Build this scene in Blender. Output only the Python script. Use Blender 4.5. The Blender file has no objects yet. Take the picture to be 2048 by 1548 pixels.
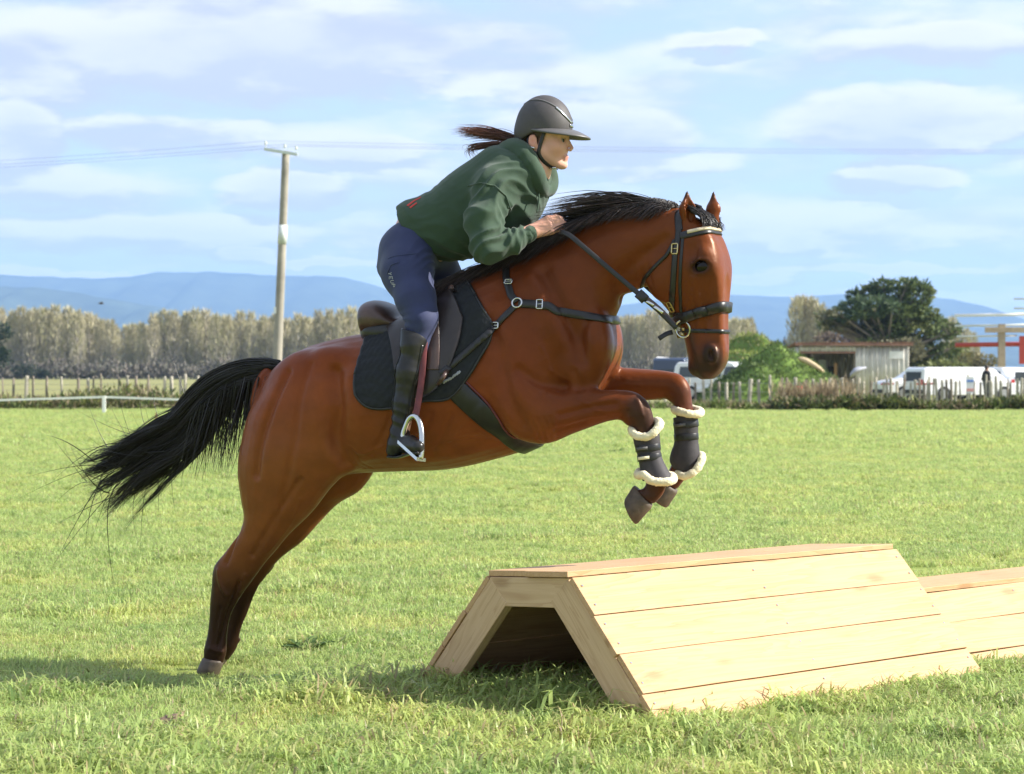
import bpy, bmesh, math, random
import numpy as np
import openvdb
from mathutils import Vector, Matrix, Euler
from mathutils.bvhtree import BVHTree

R = math.radians
S = bpy.context.scene
COL = S.collection
rng = np.random.default_rng(7)
random.seed(7)

# ------------------------------------------------------------------ camera
F = 4112.0                      # focal length in pixels of the 2048-wide photograph
CAMZ = 1.28
PITCH = (774 - 745) / F
cam_d = bpy.data.cameras.new('camera')
cam_d.sensor_width = 36.0
cam_d.lens = 36.0 * F / 2048
cam_d.clip_start = 0.1
cam_d.clip_end = 60000
cam_d.dof.use_dof = True
cam_d.dof.focus_distance = 8.2
cam_d.dof.aperture_fstop = 7.0
cam = bpy.data.objects.new('camera', cam_d)
COL.objects.link(cam)
cam.location = (0, 0, CAMZ)
cam.rotation_euler = (math.pi / 2 - PITCH, 0, 0)
S.camera = cam
S.view_settings.view_transform = 'Standard'
S.view_settings.look = 'None'
S.view_settings.gamma = 1
S.view_settings.use_curve_mapping = False
S.view_settings.exposure = 1.05
S.cycles.max_bounces = 8
S.cycles.transparent_max_bounces = 12
S.cycles.volume_bounces = 1
try:
    S.cycles.use_denoising = True
except Exception:
    pass

# ------------------------------------------------------------------ sun and sky
SUN_EL = R(35)
SUN_AZ = math.atan2(0.99, -0.07)          # clockwise from +Y
SUN = Vector((math.sin(SUN_AZ) * math.cos(SUN_EL), math.cos(SUN_AZ) * math.cos(SUN_EL), math.sin(SUN_EL)))
sl = bpy.data.lights.new('sun', 'SUN')
sl.energy = 5.0
sl.angle = R(0.53)
sl.color = (1.0, 0.95, 0.86)
so = bpy.data.objects.new('sun', sl)
so.rotation_euler = SUN.to_track_quat('Z', 'Y').to_euler()
so.location = SUN * 50
COL.objects.link(so)


class NT:
    """small helper around a node tree"""
    def __init__(s, nt):
        s.nt = nt; s.n = nt.nodes; s.l = nt.links

    def new(s, typ, **kw):
        n = s.n.new(typ)
        for k, v in kw.items():
            setattr(n, k, v)
        return n

    def link(s, a, b):
        s.l.new(a, b)

    def put(s, sock, v):
        if hasattr(v, 'is_output'):
            s.l.new(v, sock)
        elif v is not None:
            sock.default_value = v

    def math(s, op, a, b=None, c=None, clamp=False):
        n = s.n.new('ShaderNodeMath'); n.operation = op; n.use_clamp = clamp
        s.put(n.inputs[0], a)
        if b is not None: s.put(n.inputs[1], b)
        if c is not None: s.put(n.inputs[2], c)
        return n.outputs[0]

    def mix(s, fac, a, b, blend='MIX'):
        n = s.n.new('ShaderNodeMix'); n.data_type = 'RGBA'; n.blend_type = blend
        s.put(n.inputs['Factor'], fac)
        s.put(n.inputs[6], a if hasattr(a, 'is_output') else c4(a))
        s.put(n.inputs[7], b if hasattr(b, 'is_output') else c4(b))
        return n.outputs[2]

    def ramp(s, fac, stops, interp='LINEAR'):
        n = s.n.new('ShaderNodeValToRGB'); n.color_ramp.interpolation = interp
        e = n.color_ramp.elements
        while len(e) < len(stops): e.new(0.5)
        for x, (p, c) in zip(e, stops):
            x.position = p; x.color = c4(c)
        s.put(n.inputs[0], fac)
        return n.outputs[0]

    def noise(s, vec, scale, detail=3, rough=0.55, dist=0.0, dim='3D'):
        n = s.n.new('ShaderNodeTexNoise'); n.noise_dimensions = dim
        if vec is not None: s.l.new(vec, n.inputs['Vector'])
        n.inputs['Scale'].default_value = scale
        n.inputs['Detail'].default_value = detail
        n.inputs['Roughness'].default_value = rough
        n.inputs['Distortion'].default_value = dist
        return n.outputs['Fac']

    def comb(s, x, y, z):
        n = s.n.new('ShaderNodeCombineXYZ')
        for i, v in enumerate((x, y, z)): s.put(n.inputs[i], v)
        return n.outputs[0]

    def sep(s, v):
        n = s.n.new('ShaderNodeSeparateXYZ'); s.l.new(v, n.inputs[0])
        return n.outputs

    def maprange(s, v, a, b, c=0.0, d=1.0, smooth=True):
        n = s.n.new('ShaderNodeMapRange')
        n.interpolation_type = 'SMOOTHSTEP' if smooth else 'LINEAR'
        s.put(n.inputs[0], v)
        for i, q in enumerate((a, b, c, d)): s.put(n.inputs[i + 1], q)
        return n.outputs[0]

    def bump(s, h, strength=0.3, dist=0.01, normal=None):
        n = s.n.new('ShaderNodeBump')
        n.inputs['Strength'].default_value = strength
        n.inputs['Distance'].default_value = dist
        s.l.new(h, n.inputs['Height'])
        if normal is not None: s.l.new(normal, n.inputs['Normal'])
        return n.outputs[0]


def c4(c):
    return (c[0], c[1], c[2], 1.0) if len(c) == 3 else tuple(c)


world = bpy.data.worlds.new("World")
S.world = world
world.use_nodes = True
W = NT(world.node_tree)
W.n.clear()
wout = W.new('ShaderNodeOutputWorld')
wbg = W.new('ShaderNodeBackground')
SKY_STRENGTH = 0.115
wbg.inputs[1].default_value = SKY_STRENGTH
W.link(wbg.outputs[0], wout.inputs[0])
sky = W.new('ShaderNodeTexSky', sky_type='NISHITA')
sky.sun_disc = False
sky.sun_elevation = SUN_EL
sky.sun_rotation = SUN_AZ
sky.air_density = 1.0
sky.dust_density = 0.6
sky.ozone_density = 1.5
tc = W.new('ShaderNodeTexCoord')
dx, dy, dz = W.sep(tc.outputs['Generated'])
az = W.math('ARCTAN2', dx, dy)
el = W.math('ARCSINE', dz)
# cloud field in (azimuth, elevation), flattened towards the horizon
elc = W.math('POWER', W.math('MAXIMUM', W.math('ADD', el, 0.03), 0.0005), 0.62)
def cvec(eoff, sa, se, z=0.0):
    e = W.math('ADD', elc, eoff)
    return W.comb(W.math('MULTIPLY', az, sa), W.math('MULTIPLY', e, se), z)
def blobs(aof, eof):
    """the cloud banks of the photograph as soft ellipses of direction: (px, py, half width, half height, gain)"""
    tot = None
    for (px, py, rx, ry, g) in [
        (560, 110, 640, 115, .50), (420, 20, 260, 70, .30), (60, 150, 200, 90, .30), (1000, 150, 260, 60, .25),
        (30, 285, 130, 85, .55), (330, 275, 420, 45, .35), (560, 385, 170, 45, .45), (150, 390, 260, 50, .28),
        (1820, 250, 280, 85, .62), (1760, 365, 150, 40, .62), (1190, 270, 230, 65, .45), (1580, 490, 70, 22, .40),
        (1440, 90, 110, 25, .35), (1850, 110, 260, 50, .30), (1500, 560, 130, 14, .50), (480, 508, 90, 16, .55),
        (150, 555, 220, 14, .35), (1300, 330, 260, 30, .25), (620, 525, 220, 14, .35), (1660, 450, 460, 70, .24), (1780, 545, 300, 16, .40), (250, 470, 520, 46, .30), (900, 470, 300, 60, .28), (1080, 420, 200, 40, .25), (700, 300, 200, 30, .3)]:
        a0 = (px - 1024) / F; e0 = (745 - py) / F
        u = W.math('MULTIPLY', W.math('SUBTRACT', aof, a0), F / rx)
        v = W.math('MULTIPLY', W.math('SUBTRACT', eof, e0), F / ry)
        d = W.math('ADD', W.math('MULTIPLY', u, u), W.math('MULTIPLY', v, v))
        b = W.math('MULTIPLY', W.math('SUBTRACT', 1.0, d, clamp=True), g)
        tot = b if tot is None else W.math('MAXIMUM', tot, b)
    return tot
def density(eoff, eraw):
    warp = W.noise(cvec(eoff, 9.0, 14.0, 3.1), 1.0, 3, 0.55)
    n1 = W.noise(cvec(eoff, 8.0, 24.0, 0.0), 1.0, 7, 0.52)
    n2 = W.noise(cvec(eoff, 30.0, 75.0, 5.0), 1.0, 5, 0.55)
    b = blobs(W.math('ADD', az, W.math('MULTIPLY', W.math('SUBTRACT', warp, 0.5), 0.05)),
              W.math('ADD', W.math('ADD', el, eraw), W.math('MULTIPLY', W.math('SUBTRACT', n2, 0.5), 0.018)))
    d = W.math('ADD', W.math('MULTIPLY', n1, 0.85), W.math('MULTIPLY', n2, 0.22))
    return W.math('ADD', d, b)
d0 = density(0.0, 0.0)
d1 = density(0.018, 0.006)
cover = W.maprange(d0, 0.38, 0.74)
lit = W.maprange(W.math('SUBTRACT', d0, d1), -0.10, 0.14)
thick = W.maprange(d0, 0.65, 1.15)
ccol = W.mix(lit, (2.9, 3.0, 3.6), (4.6, 4.55, 4.55))
ccol = W.mix(W.math('MULTIPLY', thick, 0.62), ccol, (3.15, 3.25, 3.85))
veil = W.maprange(el, 0.20, 0.0)            # thin high haze whitens the blue low down
blue = W.mix(0.70, sky.outputs[0], (2.65, 3.3, 4.45))
skyc = W.mix(W.math('MULTIPLY', cover, 0.92), blue, ccol)
W.link(skyc, wbg.inputs[0])

# ------------------------------------------------------------------ helpers
def ray(px, py):
    """direction of the ray through a pixel of the photograph (world space)"""
    x = (px - 1024) / F; z = (774 - py) / F
    c, s_ = math.cos(PITCH), math.sin(PITCH)
    return np.array([x, c + z * s_, z * c - s_])
CAM = np.array([0, 0, CAMZ])
def at(px, py, Y):
    d = ray(px, py)
    return CAM + d * (Y / d[1])
def gnd(px, py, z=0.0):
    d = ray(px, py)
    return CAM + d * ((z - CAMZ) / d[2])

def tag(o, label=None, cat=None, group=None, kind=None):
    if label: o['label'] = label
    if cat: o['category'] = cat
    if group: o['group'] = group
    if kind: o['kind'] = kind
    return o

def empty(name, loc=(0, 0, 0), rz=0.0, label=None, cat=None, group=None):
    o = bpy.data.objects.new(name, None)
    o.empty_display_size = 0.1
    COL.objects.link(o)
    o.location = loc; o.rotation_euler = (0, 0, rz)
    return tag(o, label, cat, group)

def mesh_obj(name, verts, faces, mat=None, parent=None, smooth=True, attrs=None, link=True):
    me = bpy.data.meshes.new(name)
    verts = np.asarray(verts, dtype=np.float32)
    if isinstance(faces, np.ndarray):
        nf, k = faces.shape
        me.vertices.add(len(verts)); me.vertices.foreach_set('co', verts.ravel())
        me.loops.add(nf * k); me.loops.foreach_set('vertex_index', faces.astype(np.int32).ravel())
        me.polygons.add(nf)
        me.polygons.foreach_set('loop_start', np.arange(0, nf * k, k, dtype=np.int32))
        me.update(calc_edges=True)
    else:
        me.from_pydata([tuple(map(float, v)) for v in verts], [], [tuple(int(i) for i in f) for f in faces])
        me.update()
    if smooth:
        me.polygons.foreach_set('use_smooth', np.ones(len(me.polygons), dtype=bool))
    if attrs:
        for k, v in attrs.items():
            v = np.asarray(v, dtype=np.float32)
            if v.ndim == 1:
                a = me.attributes.new(k, 'FLOAT', 'POINT'); a.data.foreach_set('value', v)
            else:
                a = me.attributes.new(k, 'FLOAT_COLOR', 'POINT')
                if v.shape[1] == 3: v = np.concatenate([v, np.ones((len(v), 1), np.float32)], 1)
                a.data.foreach_set('color', v.ravel())
    if mat: me.materials.append(mat)
    o = bpy.data.objects.new(name, me)
    if link: COL.objects.link(o)
    if parent is not None: o.parent = parent
    return o

class MB:
    """collects shapes into one mesh"""
    def __init__(s): s.v = []; s.f = []
    def add(s, v, f):
        b = len(s.v); s.v += [tuple(map(float, q)) for q in v]
        s.f += [tuple(int(i) + b for i in q) for q in f]
        return s
    def box(s, c, d, M=None):
        c = np.array(c, float); d = np.array(d, float) / 2
        v = [np.array((x, y, z)) * d for x in (-1, 1) for y in (-1, 1) for z in (-1, 1)]
        if M is not None: v = [np.array(M) @ q for q in v]
        s.add([c + q for q in v], [(0, 1, 3, 2), (4, 6, 7, 5), (0, 4, 5, 1), (2, 3, 7, 6), (0, 2, 6, 4), (1, 5, 7, 3)])
        return s
    def hexa(s, p):
        """8 corner points: bottom ring 0-3, top ring 4-7"""
        s.add(p, [(3, 2, 1, 0), (4, 5, 6, 7), (0, 1, 5, 4), (1, 2, 6, 5), (2, 3, 7, 6), (3, 0, 4, 7)])
        return s
    def tube(s, pts, r, n=8, cap=True):
        v, f = tube_geo(pts, r, n, cap); s.add(v, f); return s
    def build(s, name, mat, parent=None, smooth=False, bevel=0.0, **k):
        o = mesh_obj(name, np.array(s.v), s.f, mat, parent, smooth, **k)
        if bevel:
            m = o.modifiers.new('b', 'BEVEL'); m.width = bevel; m.segments = 2; m.limit_method = 'ANGLE'
        return o

def frames(pts, up=(0, 0, 1)):
    pts = np.asarray(pts, float)
    T = np.gradient(pts, axis=0); T /= np.linalg.norm(T, axis=1)[:, None] + 1e-9
    N = np.zeros_like(T)
    n = np.array(up, float)
    if abs(np.dot(n, T[0])) > 0.95: n = np.array([1.0, 0, 0])
    for i, t in enumerate(T):
        n = n - t * np.dot(n, t); n /= np.linalg.norm(n) + 1e-9; N[i] = n
    return T, N, np.cross(T, N)

def tube_geo(pts, r, n=8, cap=True):
    pts = np.asarray(pts, float); m = len(pts)
    r = np.broadcast_to(np.asarray(r, float), (m,))
    T, N, B = frames(pts)
    a = np.linspace(0, 2 * math.pi, n, endpoint=False)
    V = pts[:, None] + r[:, None, None] * (np.cos(a)[None, :, None] * N[:, None] + np.sin(a)[None, :, None] * B[:, None])
    f = []
    for i in range(m - 1):
        for j in range(n):
            k = (j + 1) % n
            f.append((i * n + j, i * n + k, (i + 1) * n + k, (i + 1) * n + j))
    if cap:
        f.append(tuple(range(n))[::-1]); f.append(tuple((m - 1) * n + j for j in range(n)))
    return V.reshape(-1, 3), f

def crom(P, m):
    """Catmull-Rom resample of rows to m rows (uniform in index)"""
    P = np.asarray(P, float); n = len(P)
    u = np.linspace(0, n - 1, m); i = np.minimum(u.astype(int), n - 2); t = (u - i)[:, None]
    Pm = P[np.maximum(i - 1, 0)]; P0 = P[i]; P1 = P[i + 1]; P2 = P[np.minimum(i + 2, n - 1)]
    return 0.5 * (2 * P0 + (P1 - Pm) * t + (2 * Pm - 5 * P0 + 4 * P1 - P2) * t ** 2 + (3 * P0 - Pm - 3 * P1 + P2) * t ** 3)

def resample(P, step):
    P = np.asarray(P, float)
    d = np.r_[0, np.cumsum(np.linalg.norm(np.diff(P, axis=0), axis=1))]
    m = max(2, int(d[-1] / step) + 1); q = np.linspace(0, d[-1], m)
    return np.stack([np.interp(q, d, P[:, k]) for k in range(P.shape[1])], 1)

def ring_loft(C, U, V, n=24, ex=2.0, close=True):
    """closed surface through superelliptic rings: centres C, half axes U, V"""
    C = np.asarray(C, float); m = len(C)
    a = np.linspace(0, 2 * math.pi, n, endpoint=False)
    ex = np.broadcast_to(np.asarray(ex, float), (m,))
    ca, sa = np.cos(a), np.sin(a)
    cu = np.sign(ca)[None] * np.abs(ca)[None] ** (2 / ex[:, None])
    sv = np.sign(sa)[None] * np.abs(sa)[None] ** (2 / ex[:, None])
    P = C[:, None] + cu[..., None] * U[:, None] + sv[..., None] * V[:, None]
    return skin_rings(P)

def skin_rings(P):
    m, n = P.shape[:2]
    i, j = np.meshgrid(np.arange(m - 1), np.arange(n), indexing='ij')
    k = (j + 1) % n
    q = np.stack([i * n + j, i * n + k, (i + 1) * n + k, (i + 1) * n + j], -1).reshape(-1, 4)
    v = P.reshape(-1, 3)
    c0 = P[0].mean(0); c1 = P[-1].mean(0)
    v = np.concatenate([v, c0[None], c1[None]]); a, b = m * n, m * n + 1
    j = np.arange(n); k = (j + 1) % n
    tr = np.concatenate([np.stack([np.full(n, a), k, j], 1), np.stack([np.full(n, b), (m - 1) * n + j, (m - 1) * n + k], 1)])
    tris = np.concatenate([q[:, [0, 1, 2]], q[:, [0, 2, 3]], tr])
    return v, tris

class Sdf:
    """signed distance grid with smooth unions; meshed at the zero level"""
    def __init__(s, lo, hi, vox, band=0.09):
        s.lo = np.array(lo, float); s.vox = vox; s.band = band
        s.n = np.ceil((np.array(hi) - s.lo) / vox).astype(int) + 1
        s.a = np.full(tuple(s.n), band, np.float32)
    def sub(s, lo, hi):
        i0 = np.clip(np.floor((np.array(lo) - s.lo) / s.vox).astype(int), 0, s.n - 1)
        i1 = np.clip(np.ceil((np.array(hi) - s.lo) / s.vox).astype(int) + 1, 1, s.n)
        return tuple(slice(a, b) for a, b in zip(i0, i1)), i0, i1
    def grid(s, i0, i1):
        ax = [s.lo[k] + np.arange(i0[k], i1[k]) * s.vox for k in range(3)]
        return np.meshgrid(*ax, indexing='ij', sparse=True)
    def smin(s, sl, d, k):
        a = s.a[sl]
        if k <= 1e-5: s.a[sl] = np.minimum(a, d); return
        h = np.clip(0.5 + 0.5 * (a - d) / k, 0, 1)
        s.a[sl] = np.minimum(a + (d - a) * h - k * h * (1 - h), s.band)
    def smax(s, sl, d, k):
        a = s.a[sl]
        h = np.clip(0.5 - 0.5 * (a - d) / max(k, 1e-5), 0, 1)
        s.a[sl] = a + (d - a) * h + k * h * (1 - h)
    def mesh(s, v, tris, k=0.03):
        hw = s.band / s.vox
        tr = openvdb.createLinearTransform(s.vox)
        g = openvdb.FloatGrid.createLevelSetFromPolygons(np.asarray((v - s.lo), np.float32), triangles=np.asarray(tris, np.uint32), transform=tr, halfWidth=float(hw))
        lo = v.min(0) - s.band; hi = v.max(0) + s.band
        sl, i0, i1 = s.sub(lo, hi)
        d = np.empty(tuple(i1 - i0), np.float32)
        g.copyToArray(d, ijk=tuple(int(q) for q in i0))
        if d[tuple(q // 2 for q in d.shape)] is None: pass
        s.smin(sl, d, k)
    def cone(s, a, b, ra, rb, k=0.02, sq=None, op='add'):
        a = np.array(a, float); b = np.array(b, float)
        m = max(ra, rb) + s.band
        sl, i0, i1 = s.sub(np.minimum(a, b) - m, np.maximum(a, b) + m)
        X, Y, Z = s.grid(i0, i1)
        ab = b - a; L2 = float(ab @ ab) + 1e-12
        t = np.clip(((X - a[0]) * ab[0] + (Y - a[1]) * ab[1] + (Z - a[2]) * ab[2]) / L2, 0, 1)
        ux, uy, uz = X - a[0] - t * ab[0], Y - a[1] - t * ab[1], Z - a[2] - t * ab[2]
        d = (np.sqrt(ux ** 2 + uy ** 2 + uz ** 2) - (ra + (rb - ra) * t)).astype(np.float32)
        (s.smin(sl, d, k) if op == 'add' else s.smax(sl, -d, k))
    def ell(s, c, r, k=0.02, M=None, op='add'):
        c = np.array(c, float); r = np.array(r, float)
        m = r.max() + s.band
        sl, i0, i1 = s.sub(c - m, c + m)
        X, Y, Z = s.grid(i0, i1)
        x, y, z = X - c[0], Y - c[1], Z - c[2]
        if M is not None:      # rows of M are the local axes
            M = np.array(M, float)
            x, y, z = (M[q][0] * x + M[q][1] * y + M[q][2] * z for q in range(3))
        q0 = np.sqrt((x / r[0]) ** 2 + (y / r[1]) ** 2 + (z / r[2]) ** 2)
        q1 = np.sqrt((x / r[0] ** 2) ** 2 + (y / r[1] ** 2) ** 2 + (z / r[2] ** 2) ** 2)
        d = (q0 * (q0 - 1) / (q1 + 1e-9)).astype(np.float32)
        (s.smin(sl, d, k) if op == 'add' else s.smax(sl, -d, k))
    def polygons(s, smooth=2):
        g = openvdb.FloatGrid(); g.background = s.band
        g.copyFromArray(s.a)
        v, q = g.convertToQuads(isovalue=0.0)
        v = np.asarray(v, np.float64) * s.vox + s.lo
        q = np.asarray(q)
        v = laplace(v, q, smooth)
        return v, q

def laplace(v, q, it, lam=0.5, w=None):
    e = np.concatenate([q[:, [0, 1]], q[:, [1, 2]], q[:, [2, 3]], q[:, [3, 0]]]).astype(np.int64)
    n = len(v); cnt = np.bincount(e[:, 0], minlength=n) + np.bincount(e[:, 1], minlength=n)
    for i in range(it * 2):
        l = lam if i % 2 == 0 else -lam * 0.96
        acc = np.stack([np.bincount(e[:, 0], v[e[:, 1], k], n) + np.bincount(e[:, 1], v[e[:, 0], k], n) for k in range(3)], 1)
        d = acc / np.maximum(cnt, 1)[:, None] - v
        v = v + l * (d if w is None else d * w[:, None])
    return v

def quads(m, n, wrap=False):
    i, j = np.meshgrid(np.arange(m - 1), np.arange(n if wrap else n - 1), indexing='ij')
    k = (j + 1) % n
    return np.stack([i * n + j, i * n + k, (i + 1) * n + k, (i + 1) * n + j], -1).reshape(-1, 4)
# ------------------------------------------------------------------ materials
def mat(name):
    m = bpy.data.materials.new(name); m.use_nodes = True
    t = NT(m.node_tree)
    return m, t, t.n['Principled BSDF']

def simple(name, col, rough=0.6, metal=0.0, spec=0.5, var=0.25, nscale=12.0, bump=0.0, bscale=80.0, coords='Object', bdist=0.004, sheen=0.0, coat=0.0):
    m, t, b = mat(name)
    tcn = t.new('ShaderNodeTexCoord')
    n = t.noise(tcn.outputs[coords], nscale, 4, 0.6)
    lo = tuple(c * (1 - var) for c in col); hi = tuple(min(1, c * (1 + var)) for c in col)
    t.link(t.ramp(n, [(0.25, lo), (0.75, hi)]), b.inputs['Base Color'])
    b.inputs['Roughness'].default_value = rough
    b.inputs['Metallic'].default_value = metal
    b.inputs['Specular IOR Level'].default_value = spec
    b.inputs['Sheen Weight'].default_value = sheen
    b.inputs['Coat Weight'].default_value = coat
    if bump:
        h = t.noise(tcn.outputs[coords], bscale, 4, 0.6)
        t.link(t.bump(h, bump, bdist), b.inputs['Normal'])
    return m

def attr_mat(name, rough=0.5, spec=0.4, var=0.18, nscale=30.0, stretch=(1, 1, 1), bump=0.1, bscale=60.0, bdist=0.004, sheen=0.0, sheen_tint=None, attr='col', trans=0.0, coat=0.0):
    """colour comes from the mesh's own colour attribute"""
    m, t, b = mat(name)
    a = t.new('ShaderNodeAttribute', attribute_name=attr)
    tcn = t.new('ShaderNodeTexCoord')
    mp = t.new('ShaderNodeMapping'); mp.inputs['Scale'].default_value = stretch
    t.link(tcn.outputs['Object'], mp.inputs[0])
    n = t.noise(mp.outputs[0], nscale, 5, 0.6)
    f = t.maprange(n, 0.25, 0.75, 1 - var, 1 + var, smooth=False)
    vm = t.new('ShaderNodeVectorMath', operation='SCALE')
    t.link(a.outputs['Color'], vm.inputs[0]); t.link(f, vm.inputs['Scale'])
    t.link(vm.outputs[0], b.inputs['Base Color'])
    b.inputs['Roughness'].default_value = rough
    b.inputs['Specular IOR Level'].default_value = spec
    b.inputs['Sheen Weight'].default_value = sheen
    b.inputs['Coat Weight'].default_value = coat
    b.inputs['Coat Roughness'].default_value = 0.35
    if sheen_tint: b.inputs['Sheen Tint'].default_value = c4(sheen_tint)
    if bump:
        h = t.noise(mp.outputs[0], bscale, 4, 0.6)
        t.link(t.bump(h, bump, bdist), b.inputs['Normal'])
    if trans:
        tr = t.new('ShaderNodeBsdfTranslucent'); ms = t.new('ShaderNodeMixShader')
        t.link(vm.outputs[0], tr.inputs[0]); ms.inputs[0].default_value = trans
        t.link(b.outputs[0], ms.inputs[1]); t.link(tr.outputs[0], ms.inputs[2])
        t.link(ms.outputs[0], t.n['Material Output'].inputs[0])
    return m

M_coat = attr_mat('horse_coat', rough=0.36, spec=0.30, var=0.14, nscale=16, stretch=(1, 1, 1), bump=0.05, bscale=140, bdist=0.003, sheen=0.03, sheen_tint=(1.0, 0.6, 0.4))
M_hair = attr_mat('horse_hair', rough=0.38, spec=0.55, var=0.25, nscale=25, bump=0)
def coat_relief(m):
    t = NT(m.node_tree); b = t.n['Principled BSDF']; tcn = t.new('ShaderNodeTexCoord')
    old = b.inputs['Normal'].links[0].from_socket
    h = t.noise(tcn.outputs['Object'], 11.0, 3, 0.55)
    mp = t.new('ShaderNodeMapping'); mp.inputs['Scale'].default_value = (60, 60, 320); mp.inputs['Rotation'].default_value = (0, .5, 0)
    t.link(tcn.outputs['Object'], mp.inputs[0]); hh = t.noise(mp.outputs[0], 1.0, 3, 0.6)
    n1 = t.bump(h, .22, .02, old); t.link(t.bump(hh, .10, .003, n1), b.inputs['Normal'])
    r = t.maprange(t.noise(tcn.outputs['Object'], 6.0, 4, .6), .3, .7, .30, .46); t.link(r, b.inputs['Roughness'])
coat_relief(M_coat)
M_coat.node_tree.nodes['Principled BSDF'].inputs['Specular Tint'].default_value = (1.0, 0.62, 0.42, 1)
M_eye = simple('horse_eye', (0.008, 0.005, 0.004), rough=0.10, var=0.1, spec=0.3, coat=0.0)
M_leather_black = simple('black_leather', (0.016, 0.015, 0.015), rough=0.38, var=0.35, nscale=30, bump=0.15, bscale=200, bdist=0.002)
M_leather_brown = simple('brown_leather', (0.085, 0.050, 0.042), rough=0.36, var=0.35, nscale=20, bump=0.15, bscale=150, bdist=0.002)
M_flap = simple('dark_saddle_leather', (0.030, 0.022, 0.020), rough=0.36, var=0.35, nscale=14, bump=0.15, bscale=150, bdist=0.002)
M_leather_red = simple('oxblood_leather', (0.13, 0.022, 0.022), rough=0.42, var=0.3, nscale=20)
M_pad = simple('quilted_black_cloth', (0.012, 0.014, 0.018), rough=0.85, var=0.3, nscale=60, bump=0.25, bscale=320, bdist=0.002)
M_fleece = simple('cream_fleece', (0.80, 0.70, 0.46), rough=0.95, var=0.12, nscale=40, bump=0.7, bscale=110, bdist=0.008, sheen=0.3)
M_boot_shell = simple('dark_neoprene', (0.040, 0.034, 0.038), rough=0.7, var=0.3, nscale=30, bump=0.2, bscale=180, bdist=0.002)
M_steel = simple('polished_steel', (0.62, 0.62, 0.60), rough=0.22, metal=1.0, var=0.1)
M_brass = simple('brass', (0.62, 0.50, 0.24), rough=0.28, metal=1.0, var=0.1)
M_white = simple('white_print', (0.78, 0.78, 0.78), rough=0.6, var=0.05)
M_cream_braid = simple('cream_leather', (0.60, 0.50, 0.34), rough=0.55, var=0.15)
M_skin = attr_mat('skin', rough=0.45, spec=0.4, var=0.06, nscale=14, bump=0.06, bscale=120, bdist=0.002)
M_skin.node_tree.nodes['Principled BSDF'].inputs['Subsurface Weight'].default_value = 0.12
M_skin.node_tree.nodes['Principled BSDF'].inputs['Subsurface Radius'].default_value = (0.012, 0.005, 0.003)
M_hoodie = simple('green_cotton', (0.032, 0.062, 0.036), rough=0.9, var=0.14, nscale=9, bump=0.25, bscale=260, bdist=0.002, sheen=0.15)
M_breech = simple('navy_stretch_cloth', (0.022, 0.030, 0.092), rough=0.75, var=0.15, nscale=12, bump=0.15, bscale=300, bdist=0.001, sheen=0.1)
M_bootblack = simple('riding_boot_leather', (0.022, 0.021, 0.021), rough=0.28, spec=0.35, var=0.4, nscale=18, bump=0.15, bscale=70, bdist=0.003)
M_helmet = simple('helmet_shell', (0.060, 0.054, 0.054), rough=0.62, var=0.12, nscale=40, bump=0.12, bscale=400, bdist=0.001)
M_helmet_trim = simple('helmet_trim', (0.11, 0.105, 0.105), rough=0.42, var=0.1)
M_hairbrown = attr_mat('brown_hair', rough=0.42, spec=0.5, var=0.25, nscale=25, bump=0)
M_red_print = simple('red_print', (0.55, 0.05, 0.04), rough=0.8, var=0.1)

# pine boards: grain runs along each board's own length
def wood(name, base, dark, rough=0.6, knots=True, grain=1.0):
    m, t, b = mat(name)
    tcn = t.new('ShaderNodeTexCoord'); oi = t.new('ShaderNodeObjectInfo')
    off = t.new('ShaderNodeVectorMath', operation='ADD')
    rnd = t.comb(t.math('MULTIPLY', oi.outputs['Random'], 37.0), t.math('MULTIPLY', oi.outputs['Random'], 91.0), t.math('MULTIPLY', oi.outputs['Random'], 53.0))
    t.link(tcn.outputs['Object'], off.inputs[0]); t.link(rnd, off.inputs[1])
    mp = t.new('ShaderNodeMapping'); mp.inputs['Scale'].default_value = (0.55, 9.0, 9.0)
    t.link(off.outputs[0], mp.inputs[0])
    w = t.noise(mp.outputs[0], 1.6, 3, 0.5, 0.6)
    ring = t.math('FRACT', t.math('MULTIPLY', w, 9.0))
    ring = t.maprange(ring, 0.0, 1.0, 0.0, 1.0, smooth=False)
    mp2 = t.new('ShaderNodeMapping'); mp2.inputs['Scale'].default_value = (3.0, 120.0, 120.0)
    t.link(off.outputs[0], mp2.inputs[0])
    fib = t.noise(mp2.outputs[0], 1.0, 4, 0.6)
    big = t.noise(off.outputs[0], 2.2, 3, 0.6)
    col = t.mix(t.math('MULTIPLY', t.math('POWER', ring, 2.0), 0.48 * grain), base, dark)
    col = t.mix(t.maprange(fib, 0.35, 0.8, 0.0, 0.30), col, dark)
    col = t.mix(t.maprange(big, 0.35, 0.75, 0.0, 0.35), col, tuple(min(1, c * 1.12) for c in base))
    if knots:
        vo = t.new('ShaderNodeTexVoronoi', feature='F1'); vo.inputs['Scale'].default_value = 1.0
        mp3 = t.new('ShaderNodeMapping'); mp3.inputs['Scale'].default_value = (2.3, 6.5, 6.5)
        t.link(off.outputs[0], mp3.inputs[0]); t.link(mp3.outputs[0], vo.inputs['Vector'])
        k = t.maprange(vo.outputs['Distance'], 0.05, 0.19, 1.0, 0.0)
        k2 = t.maprange(vo.outputs['Distance'], 0.02, 0.07, 0.0, 1.0)
        col = t.mix(t.math('MULTIPLY', k, 0.5), col, tuple(d * 0.72 for d in dark))
    t.link(col, b.inputs['Base Color'])
    b.inputs['Roughness'].default_value = rough
    b.inputs['Specular IOR Level'].default_value = 0.3
    t.link(t.bump(fib, 0.25, 0.002), b.inputs['Normal'])
    return m
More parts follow.
